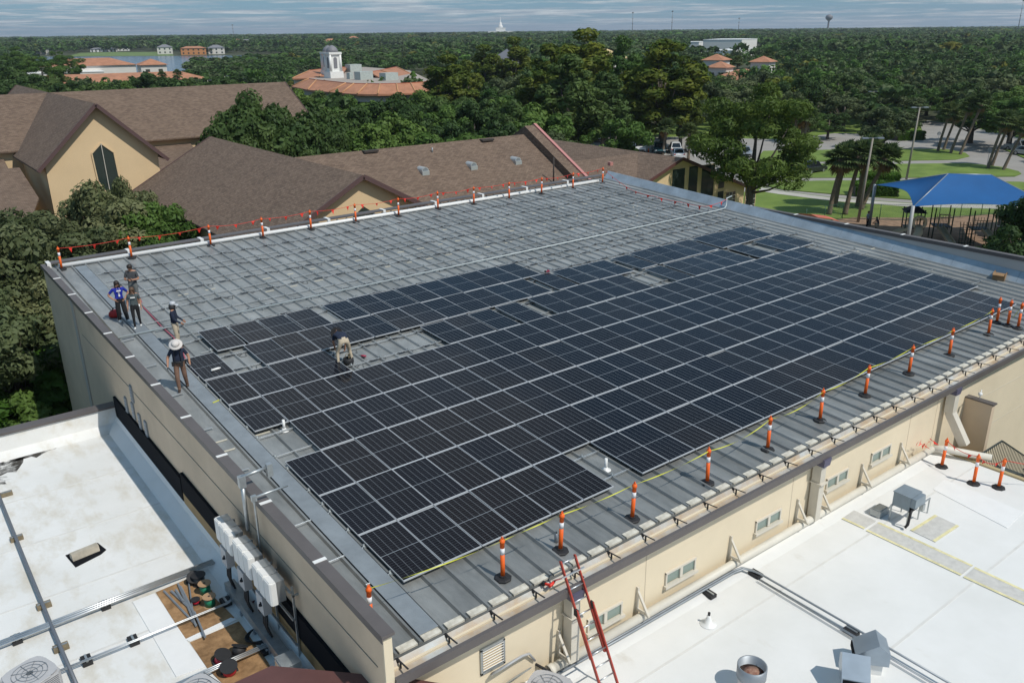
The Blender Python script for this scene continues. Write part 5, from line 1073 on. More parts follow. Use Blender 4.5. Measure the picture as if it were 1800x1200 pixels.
# curved building with tower: two bowed wings round a flat roof
CB = thing('curved_tile_building', 'curved building with terracotta roof and white bell tower', 'building', tuple(G(650, 150, 8))[:2]+(0,))
def wing(eave_px, ridge_px, ze, zr, seams, front=True):
    E = [G(x, y, ze) for x, y in eave_px]; R_ = [G(x, y, zr) for x, y in ridge_px]; n = len(E)
    for i in range(n-1):
        m = MB(); m.prism([E[i], E[i+1], R_[i+1], R_[i]], (0, 0, -.35)); o = m.build('roof_segment', m_tile, CB)
        q = MB(); q.tube([E[i]+V3(0, 0, .06), R_[i]+V3(0, 0, .06)], .16, 6); q.build('hip_tile', m_tilerim, o)
        m = MB(); c = (R_[i]+R_[i+1])/2; inn = (R_[i]+R_[i+1]-E[i]-E[i+1]); inn[2] = 0; inn /= np.linalg.norm(inn)
        m.prism([R_[i]+V3(0, 0, .12), R_[i+1]+V3(0, 0, .12), R_[i+1]+V3(0, 0, -2.0), R_[i]+V3(0, 0, -2.0)], inn*.3); m.build('roof_parapet', m_tileface, CB)
        m = MB(); a, c = E[i]+inn*1.4, E[i+1]+inn*1.4; m.prism([a*V3(1, 1, 0), c*V3(1, 1, 0), c-V3(0, 0, .3), a-V3(0, 0, .3)], inn*.4); wl_ = m.build('wall', m_stucco, CB)
        for k in range(3):
            f = (k+.5)/3; p = a+(c-a)*f; d = (c-a)/np.linalg.norm(c-a); q = MB(); q.prism([p-d*.9+V3(0, 0, -1.6)-inn*.03, p+d*.9+V3(0, 0, -1.6)-inn*.03, p+d*.9+V3(0, 0, -4.2)-inn*.03, p-d*.9+V3(0, 0, -4.2)-inn*.03], inn*.05); q.build('window', m_glassd, CB)
    return E, R_
E1, R1 = wing([(512, 152), (541, 158), (579, 162), (600, 164), (628, 165.5), (664, 166), (700, 164.5), (731, 163), (762, 161), (795, 157)], [(543, 139), (556, 141), (608, 146.5), (622, 147.5), (645, 147.8), (668, 148), (697, 147.5), (722, 146.5), (744, 145), (762, 141)], 8, 9.6, 0)
E2, R2 = wing([(722, 130), (700, 134), (670, 138)], [(697, 118), (668, 124), (650, 127)], 8, 9.4, 0)
E3, R3_ = wing([(514, 138), (560, 137), (600, 133)], [(545, 124), (572, 121), (610, 118)], 8, 9.4, 0)
m = MB(); m.prism([G(x, y, 8.0) for x, y in ((530, 147), (610, 152), (700, 152), (765, 146), (720, 124), (640, 118), (560, 124))], (0, 0, -.4)); m.build('flat_roof', mat('gravel_roof', (.36, .31, .27), .9, var=.1), CB)
for px, py, d in ((640, 143, (4.2, 2.4, 2.4)), (684, 144, (4.2, 2.4, 2.2)), (622, 129, (4.5, 2.4, 2.6)), (616, 142, (1.3, 1.3, 2.0))): hvac(CB, G(px, py, 7.6), d, .2)
def tower(px, py, sc, zb):
    p = G(px, py, 8.6); q = p*V3(1, 1, 0)+V3(0, 0, zb); m = MB(); m.box(q+V3(0, 0, .9*sc), (4.2*sc, 4.2*sc, 1.8*sc)); m.box(q+V3(0, 0, 4.2*sc), (3.1*sc, 3.1*sc, 4.8*sc)); m.box(q+V3(0, 0, 6.8*sc), (4.0*sc, 4.0*sc, .6*sc)); o = m.build('bell_tower', m_white, CB)
    for sx, sy in ((-1, -1), (1, -1), (1, 1), (-1, 1)): c = MB(); c.lathe([(.42*sc, 1.8*sc), (.36*sc, 6.5*sc)], q+V3(sx*1.6*sc, sy*1.6*sc, 0), 8); c.build('column', m_white, o)
    for d in (V3(0, -1, 0), V3(-1, 0, 0)):
        s = V3(-d[1], d[0], 0); c0 = q+d*(1.56*sc)+V3(0, 0, 4.3*sc); w_ = .55*sc; arc = [c0+s*(-w_)-V3(0, 0, 1.6*sc), c0+s*w_-V3(0, 0, 1.6*sc)]+[c0+s*(w_*math.cos(a))+V3(0, 0, .9*sc+w_*math.sin(a)) for a in np.linspace(0, math.pi, 7)]; c = MB(); c.prism(arc, d*.06); c.build('arched_opening', m_greydome, o)
    c = MB(); c.lathe([(1.75*sc, 7.1*sc), (1.65*sc, 7.7*sc), (1.2*sc, 8.4*sc), (.5*sc, 8.85*sc), (.1*sc, 9.0*sc)], q, 16); c.build('dome', m_greydome, o)
tower(587, 133, .92, 8.0); tower(580, 130, .9, 8.0)
def hiproof(parent, c, w_, l_, z, h, rz, mm=None, over=.6):
    m = MB(); a, b_ = w_/2+over, l_/2+over; r = max(0, b_-a)
    if b_ >= a: rid = [(0, -r, z+h), (0, r, z+h)]
    else: rid = [(-(a-b_), 0, z+h), (a-b_, 0, z+h)]
    base = [(-a, -b_, z), (a, -b_, z), (a, b_, z), (-a, b_, z)]
    F_ = [(0, 1, 4), (1, 2, 5, 4), (2, 3, 5), (3, 0, 4, 5)] if b_ >= a else [(0, 1, 5, 4), (1, 2, 5), (2, 3, 4, 5), (3, 0, 4)]
    pts = base+rid; pts = [(c[0]+x*math.cos(rz)-y*math.sin(rz), c[1]+x*math.sin(rz)+y*math.cos(rz), zz_) for x, y, zz_ in pts]
    m.add(pts, F_+[(3, 2, 1, 0)]); return m.build('roof', mm or m_tile, parent)
def block(name, label, px, py, w_, l_, h, roofh=None, rz=None, wallm=None, roofm=None, win=True, group=None, rows=1, zb=0.0, z_at=None, glass=None):
    p = G(px, py, z_at if z_at is not None else 0.0); rz = -YAW*.0+(rz if rz is not None else 0.0)
    t = thing(name, label, 'building', (p[0], p[1], 0), group=group); m = MB(); m.box((p[0], p[1], h/2), (w_, l_, h), rz=rz); m.build('wall', wallm or m_stucco, t)
    if roofh: hiproof(t, p, w_, l_, h, roofh, rz, roofm)
    else: m = MB(); m.box((p[0], p[1], h+.15), (w_+.4, l_+.4, .3), rz=rz); m.build('roof', roofm or m_white, t)
    if win:
        for face, ln, off in ((0, w_, l_/2), (3, l_, w_/2)):
            n = max(2, int(ln/4)); fx = V3(math.cos(rz), math.sin(rz), 0); fy = V3(-math.sin(rz), math.cos(rz), 0)
            d, s = (-fy, fx) if face == 0 else (-fx, fy)
            for r_ in range(rows):
                for k in range(n):
                    c = p*V3(1, 1, 0)+d*(off+.02)+s*((k+.5)/n-.5)*ln+V3(0, 0, h*(r_+.55)/rows); m = MB(); m.prism([c-s*.7-V3(0, 0, .8), c+s*.7-V3(0, 0, .8), c+s*.7+V3(0, 0, .7), c-s*.7+V3(0, 0, .7)], d*.05); m.build('window', glass or m_glassd, t)
    return t
RW = -.30
block('tile_roofed_office', 'long low building with terracotta roof before the lake', 210, 165, 52, 14, 6, 2.2, rz=-.12, z_at=2.0, rows=1)
block('tile_roofed_office', 'terracotta roofed upper block before the lake', 155, 146, 34, 16, 8.5, 2.6, rz=-.12, z_at=2.0)
block('tile_roofed_pavilion', 'square terracotta hipped tower pavilion right of the long office', 272, 152, 8.5, 8.5, 9.4, 2.0, rz=-.12, z_at=2.0, rows=2)
block('flat_roofed_office', 'pale flat roofed building behind the left trees', 105, 150, 30, 14, 6.5, None, rz=-.1, z_at=2)
hz = dict(z_at=0.0)
for lb, px, py, w_, l_, h, rh, wm, rm in (
    ('far white lakeside house with grey hipped roof at the left', 68, 96.5, 34, 16, 9, 4, m_stucco, m_greydome),
    ('long white pavilion with grey roof across the lake', 183, 91.5, 52, 12, 4.5, 3, m_white, m_greydome), ('white columned house across the lake', 215, 90.0, 30, 14, 8, 4, m_white, m_greydome),
    ('white mansion with grey roof at the lake shore', 291, 95.5, 26, 16, 10, 4.5, m_stucco, m_greydome), ('orange mansion at the right end of the lake', 341, 96.5, 42, 16, 9, 3, mat('orange_stucco', (.55, .24, .09), .8), m_tile),
    ('pale mansion with grey gables right of the orange one', 381, 95.5, 28, 16, 9, 4.5, m_stucco, m_greydome)):
    block('lakeside_house', lb, px, py, w_*.56, l_*.7, h*.68, rh*.6, rz=-.32, wallm=wm, roofm=rm, rows=2, group='houses along the lake')
hr = random.Random(12)
for k, (px, py) in enumerate(((392, 74.5), (410, 77.5), (428, 72.5), (441, 76), (452, 80), (418, 83), (433, 86), (436, 70.5), (622, 79.5), (583, 88), (720, 71), (734, 70), (745, 75), (792, 72.5), (698, 76), (639, 76), (1120, 59))):
    block('distant_house', f'tiny distant house among far trees, {ORD[k]} from the lake side', px, py, hr.uniform(14, 24), hr.uniform(10, 14), hr.uniform(8, 10), hr.uniform(3, 4.5), rz=hr.uniform(-.6, .3), wallm=m_stucco if hr.random() < .6 else m_cream2, roofm=m_tile if hr.random() < .6 else m_greydome, win=False, group='distant houses')
# white hall, flat store, terracotta building with twin towers on the right
block('white_warehouse', 'large white windowless hall beyond the trees on the right', 1283, 95, 58, 30, 11, None, rz=.45, wallm=m_white, z_at=0, win=False)
block('white_store', 'low white flat roofed building left of the white hall', 1215, 94, 30, 20, 9, None, rz=.45, wallm=m_white, z_at=0, win=False); block('white_store', 'long low white roof in front of the white hall', 1290, 104, 70, 14, 6, None, rz=.45, wallm=m_white, z_at=0, win=False)
block('white_store', 'small pale flat roof half hidden in the right forest', 1448, 93, 26, 16, 8, None, rz=.3, wallm=m_stucco, win=False)
block('tile_roofed_hall', 'low terracotta hipped roof among trees on the right', 1300, 170, 20, 13, 6, 2.8, rz=.3, z_at=1.5); block('tile_roofed_tower', 'square terracotta capped tower, nearer of the left pair', 1263, 165, 5.5, 5.5, 9.2, 1.6, rz=.3, z_at=2, rows=2)
block('tile_roofed_tower', 'square terracotta capped tower, farther of the left pair', 1256, 158, 6, 6, 10.6, 1.7, rz=.3, z_at=2, rows=2); block('tile_roofed_tower', 'square terracotta capped tower right of the hipped hall', 1337, 160, 5.5, 5.5, 10.2, 1.6, rz=.3, z_at=2, rows=2)
block('gabled_house', 'white gabled house end showing between the trees', 893, 148, 9, 10, 9, 4.5, rz=.2, z_at=2, roofm=m_greydome, wallm=m_white); block('cream_house', 'cream roofed building between the tall trees', 1062, 150, 12, 10, 10.5, 3, rz=.2, z_at=2, roofm=mat('cream_roof', (.55, .42, .22), .8), wallm=m_stucco)
# temple with spire, masts, water tower on the skyline
p = G(880, 65.0, 0); p = p*(3200/np.linalg.norm(p[:2])); p[2] = 0; t = thing('white_temple', 'white temple with tall spire on the skyline', 'building', p)
m = MB(); m.box(p+V3(0, 0, 9), (90, 40, 18), rz=-.6); m.box(p+V3(0, 0, 22), (34, 28, 14), rz=-.6); m.build('wall', m_white, t); m = MB(); m.lathe([(9, 27), (8, 36), (5, 37), (4.2, 46), (1.2, 48), (.25, 66)], p, 8); m.build('spire', m_white, t)
p = G(1454, 62, 0); p = p*(2500/np.linalg.norm(p[:2])); p[2] = 0; t = thing('water_tower', 'grey mushroom shaped water tower on the right skyline', 'water tower', p); m = MB(); m.lathe([(6, 0), (2.6, 6), (2.2, 32), (3, 36)], p, 14); m.build('stem', m_greydome, t); m = MB(); m.lathe([(3, 35), (8, 39), (9.5, 43), (8, 47), (3, 50), (.5, 51)], p, 18); m.build('tank', m_greydome, t)
for k, (px, hh, D) in enumerate(((1111, 58, 2200), (1180, 60, 2200), (1787, 70, 2200), (411, 42, 2600), (1297, 45, 2500))):
    p = G(px, 66, 0); p = p*(D/np.linalg.norm(p[:2])); p[2] = 0; m = MB()
    m.tube([p, p+V3(0, 0, hh)], [1.1, .35], 5)
    for z in (.55, .75, .97): m.box(p+V3(0, 0, hh*z), (3, 3, .8 if z < .9 else 2.5))
    solo('radio_mast', m, m_greydome, f'thin radio mast on the skyline, {["left of the tall autumn tree", "right of the tall autumn tree", "at the far right edge", "above the distant houses", "beside the water tower"][k]}', 'mast', 'radio masts', p)
# ================================================================ foliage
def crown_arrays(seed, nblob, nleaf, size, shape='dome', R=(5, 5, 3.4), zc=6.0):
    r = np.random.default_rng(seed); cs = []; rs = []
    while len(cs) < nblob:
        p = r.normal(size=3); p /= np.linalg.norm(p); p *= r.uniform(.35, .86)**.6
        if shape == 'dome' and p[2] < -.72: continue
        if shape == 'tall': p[2] *= 1.0
        c = p*np.array(R); k = r.uniform(.20, .36)*min(R)
        if shape == 'tall': f = 1-.55*max(0, p[2]); c[0] *= f; c[1] *= f; k *= .9
        if shape == 'pine': k = r.uniform(.13, .23)*R[0]; c[2] = round(c[2]/1.5)*1.5+r.normal()*.3
        cs.append(c); rs.append(k)
    cs, rs = np.array(cs), np.array(rs); pr_ = rs**2/np.sum(rs**2); bi = r.choice(nblob, nleaf, p=pr_)
    d = r.normal(size=(nleaf, 3)); d[:, 2] += .25; d /= np.linalg.norm(d, axis=1)[:, None]
    fl = np.array([1, 1, .62 if shape == 'pine' else .85]); pos = cs[bi]+d*fl*(rs[bi]*r.uniform(.62, 1.08, nleaf))[:, None]
    n = d+r.normal(size=(nleaf, 3))*.42; n /= np.linalg.norm(n, axis=1)[:, None]
    a = np.cross(n, r.normal(size=(nleaf, 3))); a /= np.linalg.norm(a, axis=1)[:, None]; b_ = np.cross(n, a); s = size*r.uniform(.55, 1.3, nleaf)[:, None]
    asp = .5 if shape != 'pine' else .28
    q = np.stack([pos-a*s, pos-b_*s*asp+n*s*.12, pos+a*s, pos+b_*s*asp+n*s*.12], 1); q[:, :, 2] += zc
    return q, cs, rs
def quads_mesh(name, q, m, tint=None):
    n = len(q); me = bpy.data.meshes.new(name); me.vertices.add(n*4); me.vertices.foreach_set('co', q.reshape(-1).astype(np.float32)); me.loops.add(n*4); me.loops.foreach_set('vertex_index', np.arange(n*4, dtype=np.int32))
    me.polygons.add(n); me.polygons.foreach_set('loop_start', np.arange(0, n*4, 4, dtype=np.int32)); me.update(calc_edges=True)
    for mm in (m if isinstance(m, (list, tuple)) else [m]): me.materials.append(mm)
    if tint is not None:
        at = me.color_attributes.new('tint', 'FLOAT_COLOR', 'POINT'); c = np.ones((n*4, 4), np.float32); c[:, :3] = np.repeat(tint, 4, axis=0); at.data.foreach_set('color', c.reshape(-1))
    return me
m_bark = mat('bark', (.10, .085, .07), .9, var=.3, vscale=4, bump=.5, bscale=15); m_palmbark = mat('palm_bark', (.17, .13, .095), .9, var=.3, vscale=6, bump=.5, bscale=12)
def trunk_mesh(cs, zc, h0, r0, seed, lean=.3):
    rr = random.Random(seed); m = MB(); top = V3(rr.uniform(-lean, lean), rr.uniform(-lean, lean), zc+.8)
    m.tube([(0, 0, -.2), (0, 0, .4), (top[0]*.4, top[1]*.4, h0), tuple(top)], [r0*1.35, r0, r0*.8, r0*.25], 8)
    for i in range(0, min(len(cs), 15)):
        c = cs[i]+V3(0, 0, zc); b0 = V3(top[0]*.45, top[1]*.45, h0*rr.uniform(.75, 1.15)); mid = (b0+c)/2+V3(0, 0, -.3); m.tube([b0, mid, c], [r0*.42, r0*.25, r0*.08], 5)
    return m.mesh('trunk', m_bark)
LM = dict(dark=leafmat('oak_dark', (0.049, 0.089, 0.024), (0.089, 0.146, 0.041)), grey=leafmat('oak_grey', (0.089, 0.121, 0.049), (0.142, 0.176, 0.078)), mid=leafmat('leaf_mid', (0.062, 0.124, 0.024), (0.115, 0.196, 0.043)),
          bright=leafmat('leaf_bright', (0.068, 0.142, 0.016), (0.128, 0.236, 0.034)), yellow=leafmat('leaf_yellow', (.060, .105, .014), (.150, .175, .024)), pine=leafmat('pine_needles', (.060, .105, .018), (.115, .175, .034)), olive=leafmat('leaf_olive', (.115, .140, .058), (.190, .210, .100)))
PROTO = {}
def proto(kind, col, seed):
    key = (kind, col, seed)
    if key in PROTO: return PROTO[key]
    if kind == 'oak': q, cs, rs = crown_arrays(seed, 40, 6500, .27, 'dome', (5, 5, 3.2), 5.8); h0, r0, zc = 2.6, .34, 5.8
    elif kind == 'tall': q, cs, rs = crown_arrays(seed, 60, 9000, .33, 'tall', (4.2, 4.2, 8.2), 10.5); h0, r0, zc = 4.0, .36, 10.5
    elif kind == 'near': q, cs, rs = crown_arrays(seed, 55, 15000, .20, 'dome', (5, 5, 3.4), 5.8); h0, r0, zc = 2.4, .32, 5.8
    elif kind == 'pine': q, cs, rs = crown_arrays(seed, 72, 22000, .25, 'pine', (6.2, 6.2, 4.8), 9.6); h0, r0, zc = 6.0, .36, 9.8
    elif kind == 'shrub': q, cs, rs = crown_arrays(seed, 26, 5500, .24, 'dome', (2.2, 2.2, 2.2), 2.2); h0, r0, zc = .6, .12, 2.2
    t = thing('tree', 'tree', 'tree'); child('trunk', trunk_mesh(cs, zc, h0, r0, seed), t); child('crown', quads_mesh('crown', q, LM[col]), t)
    PROTO[key] = (t, [], {'oak': 9.4, 'tall': 19.2, 'near': 9.6, 'pine': 14.8, 'shrub': 4.6}[kind]); return PROTO[key]
tr = random.Random(21); NTREE = {'n': 0}; OCC = []
def plant(p, H, kind, col, label, group=None, wide=1.0, name=None, seed=None, cat='tree'):
    P, us, h0 = proto(kind, col, seed if seed is not None else tr.choice((1, 2, 3) if kind != 'near' else (1, 2)))
    k = H/h0; o = inst(P, us, (p[0], p[1], 0), tr.uniform(0, 6.28), label=label, group=group, scale=(k*wide, k*wide, k), cat=cat)
    if name: o.name = name
    OCC.append((p[0], p[1])); NTREE['n'] += 1; return o
def tree_top(px, py, H, kind, col, label, group=None, wide=1.0, name=None, seed=None, cat='tree'): return plant(G(px, py, H), H, kind, col, label, group, wide, name, seed, cat)
# near trees left of the hall
for k, (px, py, H, col, wd) in enumerate(((150, 328, 9.5, 'olive', 1.0), (60, 352, 9.5, 'olive', 1.1), (250, 345, 8.5, 'mid', .95), (-20, 380, 10, 'olive', 1.1), (215, 318, 9.0, 'olive', .6), (290, 372, 7.0, 'mid', .8))):
    tree_top(px, py, H, 'near', col, f'olive green oak between the church and the hall, {ORD[k]} of the near group', 'near oaks left of the hall', wd, name='oak_tree')
for k, (px, py, H, col, wd) in enumerate(((40, 455, 8.0, 'olive', 1.0), (100, 430, 7.6, 'grey', .8), (-20, 500, 8, 'grey', 1.0))):
    tree_top(px, py, H, 'near', col, f'leafy tree close to the shaded side wall, {ORD[k]} from the right', 'trees beside the side wall', wd, name='oak_tree')
for k, (px, py, H, col, wd) in enumerate(((70, 582, 4.6, 'bright', 1.25), (15, 630, 4.4, 'bright', 1.2), (95, 640, 3.4, 'bright', .9), (35, 690, 3.0, 'mid', 1.2), (110, 600, 3.8, 'bright', .8))):
    tree_top(px, py, H, 'shrub', col, f'bright green shrub at the shaded corner behind the white roof, {ORD[k]} from the top', 'shrubs at the corner', wd, name='shrub', cat='shrub')
# oaks behind the brown roofs
mids = [(430, 178, 12), (455, 163, 12.5), (490, 190, 11), (520, 182, 11.5), (548, 200, 10), (585, 178, 11), (610, 195, 10), (640, 190, 10.5), (668, 200, 10), (700, 172, 10.5), (730, 188, 10), (765, 178, 10), (800, 165, 10.5), (830, 180, 10), (862, 170, 10), (893, 178, 10), (925, 185, 10), (405, 215, 9), (560, 222, 9), (600, 225, 8.5), (655, 228, 8.5), (705, 222, 8.5), (755, 215, 8.5), (800, 212, 8.5), (850, 208, 9), (890, 205, 9), (950, 190, 10), (470, 205, 10), (520, 215, 9)]
mids = sorted(q for q in mids if q[0] > 500)
for k, (px, py, D0) in enumerate(((400, 230, 88), (415, 203, 90), (435, 193, 90), (450, 163, 93), (475, 198, 92), (500, 176, 95), (520, 200, 93), (545, 214, 92))):
    dd = ray(px, py); hh = np.hypot(dd[0], dd[1]); plant(V3(dd[0]/hh*D0, dd[1]/hh*D0, 0), CZ+dd[2]/hh*D0, 'near' if k % 2 else 'oak', 'dark', f'dark oak hiding the right end of the church roof, {ORD[k]} from the left', 'oaks at the end of the church roof', .82, name='oak_tree')
for k, (px, py, H) in enumerate(mids): tree_top(px, py, H, 'oak', tr.choice(('dark', 'dark', 'mid')), f'dark green oak in the belt behind the long brown roofs, {ORD[k]} from the left', 'oaks behind the brown roofs', tr.uniform(.95, 1.2), name='oak_tree')
# tall trees on the horizon, turning yellow
for k, (px, py, H, col, wd, lb) in enumerate(((1030, 46, 23, 'yellow', 1.15, 'tallest yellow green tree rising above the skyline'), (965, 68, 19, 'yellow', 1.0, 'yellowing tall tree just left of the tallest one'), (1097, 55, 21, 'mid', .8, 'slim green tall tree right of the tallest one'), (1175, 60, 20, 'yellow', 1.2, 'broad dense tall tree with yellow tint right of the slim one'),
    (1005, 85, 17, 'dark', 1.0, 'dark tree in front of the tallest yellow tree'), (1140, 90, 16, 'mid', 1.0, 'green tree leaning against the broad tall tree'), (1205, 95, 15, 'yellow', .8, 'yellow edged tree right of the broad tall tree'), (850, 76, 18, 'yellow', 1.1, 'yellow green crown left of the tall group'), (785, 92, 16, 'yellow', 1.2, 'bushy yellow green tree near the curved building'), (900, 62, 18, 'yellow', 1.0, 'yellow green tree under the distant temple'), (820, 100, 14, 'yellow', .9, 'small yellow green tree right of the curved building'), (1062, 110, 13, 'dark', 1.0, 'dark low tree between the tall trees'))):
    D0 = {23: 165, 19: 150, 21: 190, 20: 150, 17: 125, 16: 170, 15: 150, 18: 230, 14: 190, 13: 140}[H]; dd = ray(px, py); hh = np.hypot(dd[0], dd[1]); pt = V3(dd[0]/hh*D0, dd[1]/hh*D0, 0)
    plant(pt, CZ+dd[2]/hh*D0, 'tall', col, lb, 'tall trees', wd*1.5, name='tall_tree')
for k, (px, py, H, col, lb) in enumerate(((28, 85, 15, 'mid', 'big umbrella pine left of the lake'), (70, 100, 14, 'mid', 'second pine crown left of the lake'), (105, 90, 14.5, 'mid', 'open topped pine at the lake edge'), (15, 120, 12, 'dark', 'dark tree at the far left edge'), (60, 128, 11, 'dark', 'dark tree before the left pines'), (100, 135, 10.5, 'dark', 'dark tree above the church ridge at left'), (-20, 100, 14, 'dark', 'dark tree cut by the left edge'))):
    tree_top(px, py, H, 'pine' if col == 'mid' else 'oak', 'mid' if col == 'mid' else col, lb, 'trees left of the lake', 1.15, name='pine_tree' if col == 'mid' else 'oak_tree')
for k, (px, py, H, col, lb) in enumerate(((1400, 132, 9.0, 'yellow', 'golden tree behind the pine by the tile roof'), (1098, 178, 9, 'bright', 'bright green round tree behind the parked cars'), (1165, 168, 10, 'dark', 'dark dense tree behind the parked cars'), (1070, 170, 10, 'dark', 'dark tree left of the bright green one'), (1020, 185, 9, 'dark', 'dark oak above the left palms'), (1225, 175, 9, 'grey', 'grey green tree beside the far lamp post'),
    (1440, 150, 9, 'grey', 'grey green oak above the four palms'), (1490, 165, 9, 'grey', 'grey green oak left of the lamp post'), (1420, 190, 8, 'mid', 'green oak just behind the parking lot palms'), (1560, 190, 7.5, 'grey', 'rounded grey oak at the driveway bend'), (1585, 165, 8.5, 'grey', 'grey oak behind the driveway bend'), (1460, 195, 7.5, 'dark', 'dark low oak beyond the driveway island'), (1620, 150, 9, 'mid', 'green oak behind the four leaning palms'), (1790, 165, 10, 'mid', 'green tree at the right edge above the car'), (1720, 165, 10, 'dark', 'dark tree behind the right palms'))):
    D0 = {1400: 200, 1098: 165, 1165: 165, 1070: 168, 1020: 160, 1225: 175, 1440: 195, 1490: 185, 1420: 165, 1560: 156, 1585: 190, 1460: 170, 1620: 205, 1790: 165, 1720: 172}[px]; dd = ray(px, py); hh = np.hypot(dd[0], dd[1]); plant(V3(dd[0]/hh*D0, dd[1]/hh*D0, 0), CZ+dd[2]/hh*D0, 'oak', col, lb, 'trees round the parking lot', 1.5, name='oak_tree')
tree_top(1310, 150, 14.6, 'pine', 'pine', 'tall spreading pine in front of the cream gable building', None, 1.05, name='pine_tree', seed=4)
P = PROTO[('pine', 'pine', 4)][0]; pp = PY(1318, 345, 50.0); P.location = (pp[0], 50.0, 0)
plant(G(1800, 440, 3.5), 7.5, 'near', 'dark', 'dark oak at the right edge below the blue canopy', None, 1.0, name='oak_tree', seed=1)

# ================================================================ the wider wood: scattered oaks, then one far mass
def pxof(X):
    d = X-np.array([0, 0, CZ]); z = d@_F; return 900+FPX*(d@_R)/z, 600-FPX*(d@_U)/z
def inpoly(x, y, poly):
    c = np.zeros(np.shape(x), bool); n = len(poly); j = n-1
    for i in range(n):
        xi_, yi = poly[i]; xj, yj = poly[j]
        with np.errstate(divide='ignore', invalid='ignore'): c ^= ((yi > y) != (yj > y)) & (x < (xj-xi_)*(y-yi)/((yj-yi) if yj != yi else 1e-9)+xi_)
        j = i
    return c
CLEAR = [[(930, 235), (1200, 232), (1400, 238), (1480, 232), (1560, 236), (1625, 226), (1632, 212), (1700, 222), (1830, 248), (1900, 300), (1900, 700), (1330, 420), (1100, 330), (930, 262)], [(1190, 200), (1240, 198), (1240, 222), (1190, 222)], [(505, 134), (775, 134), (800, 165), (790, 200), (505, 200)], [(60, 100), (330, 100), (345, 180), (20, 175)], [(1235, 128), (1350, 128), (1350, 178), (1235, 178)], [(60, 97.2), (500, 95.8), (505, 106), (300, 130), (60, 135)], [(118, 100), (140, 92), (310, 91), (310, 100)], [(880, 130), (905, 130), (905, 150), (880, 150)], [(1045, 130), (1080, 130), (1080, 150), (1045, 150)], [(1195, 84), (1350, 84), (1350, 114), (1195, 114)]]
CLEAR_TALL = [(95, 99), (330, 99), (345, 150), (95, 150)]
def scatter(n, d0, d1, seed, power=2.0):
    r = np.random.default_rng(seed); d = (d0**power+(d1**power-d0**power)*r.random(n))**(1/power); a = YAW+r.uniform(-.64, .64, n)
    X = np.stack([d*np.sin(a), d*np.cos(a), np.zeros(n)], 1); x, y = pxof(X); ok = np.ones(n, bool)
    for c in CLEAR: ok &= ~inpoly(x, y, c)
    ok &= ~((X[:, 0] > -30) & (X[:, 0] < 78) & (X[:, 1] < 122) & (X[:, 0] < 50)); ok &= ~((X[:, 0] < 80) & (X[:, 1] < 80))
    return X[ok], d[ok], x[ok], y[ok]
X, d, x, y = scatter(2600, 95, 330, 5); keep = []; pts_ = np.array(OCC)
order = np.argsort(d)
for i in order:
    if len(keep) >= 190: break
    q = X[i, :2]
    if np.min(np.hypot(*(pts_-q).T)) < 7.5: continue
    keep.append(i); pts_ = np.vstack([pts_, q])
for n_, i in enumerate(keep):
    if x[i] < 450: lab, cs_ = 'dark tree in the wood left of the curved building', ('dark', 'mid', 'dark')
    elif x[i] < 900: lab, cs_ = 'green tree in the wood round the curved building', ('dark', 'mid', 'mid')
    elif x[i] < 1250: lab, cs_ = 'green tree in the wood behind the parked cars', ('dark', 'mid', 'grey')
    else: lab, cs_ = 'grey green oak in the wood beyond the driveway', ('grey', 'grey', 'mid', 'dark')
    plant(X[i], tr.uniform(7.5, 10.5) if not (440 < x[i] < 820 and y[i] < 235) else tr.uniform(5.5, 7), 'oak', tr.choice(cs_), lab, 'trees of the nearer wood', tr.uniform(1.0, 1.35), name='wood_tree')
def tintmat():
    m = leafmat('far_leaves', (.03, .05, .02), (.05, .08, .03)); N = m.node_tree.nodes; L = m.node_tree.links; a = N.new('ShaderNodeAttribute'); a.attribute_name = 'tint'
    h = [n for n in N if n.type == 'HUE_SAT'][0]
    for l in list(h.inputs['Value'].links)+list(h.inputs['Hue'].links): L.remove(l)
    mxn = [n for n in N if n.type == 'MIX'][0]; mu = N.new('ShaderNodeMix'); mu.data_type = 'RGBA'; mu.blend_type = 'MULTIPLY'; mu.inputs['Factor'].default_value = 1
    mxn.inputs['A'].default_value = (.72, .72, .72, 1); mxn.inputs['B'].default_value = (1.25, 1.25, 1.25, 1); L.new(mxn.outputs['Result'], mu.inputs['A']); L.new(a.outputs['Color'], mu.inputs['B']); L.new(mu.outputs['Result'], h.inputs['Color']); return m
m_far = tintmat()
PAL = 1.85*np.array([(.032, .058, .017), (.040, .072, .020), (.052, .073, .030), (.060, .082, .036), (.048, .094, .018), (.036, .064, .020), (.10, .10, .02)]); PW_ = np.array([.24, .24, .18, .14, .12, .06, .02])
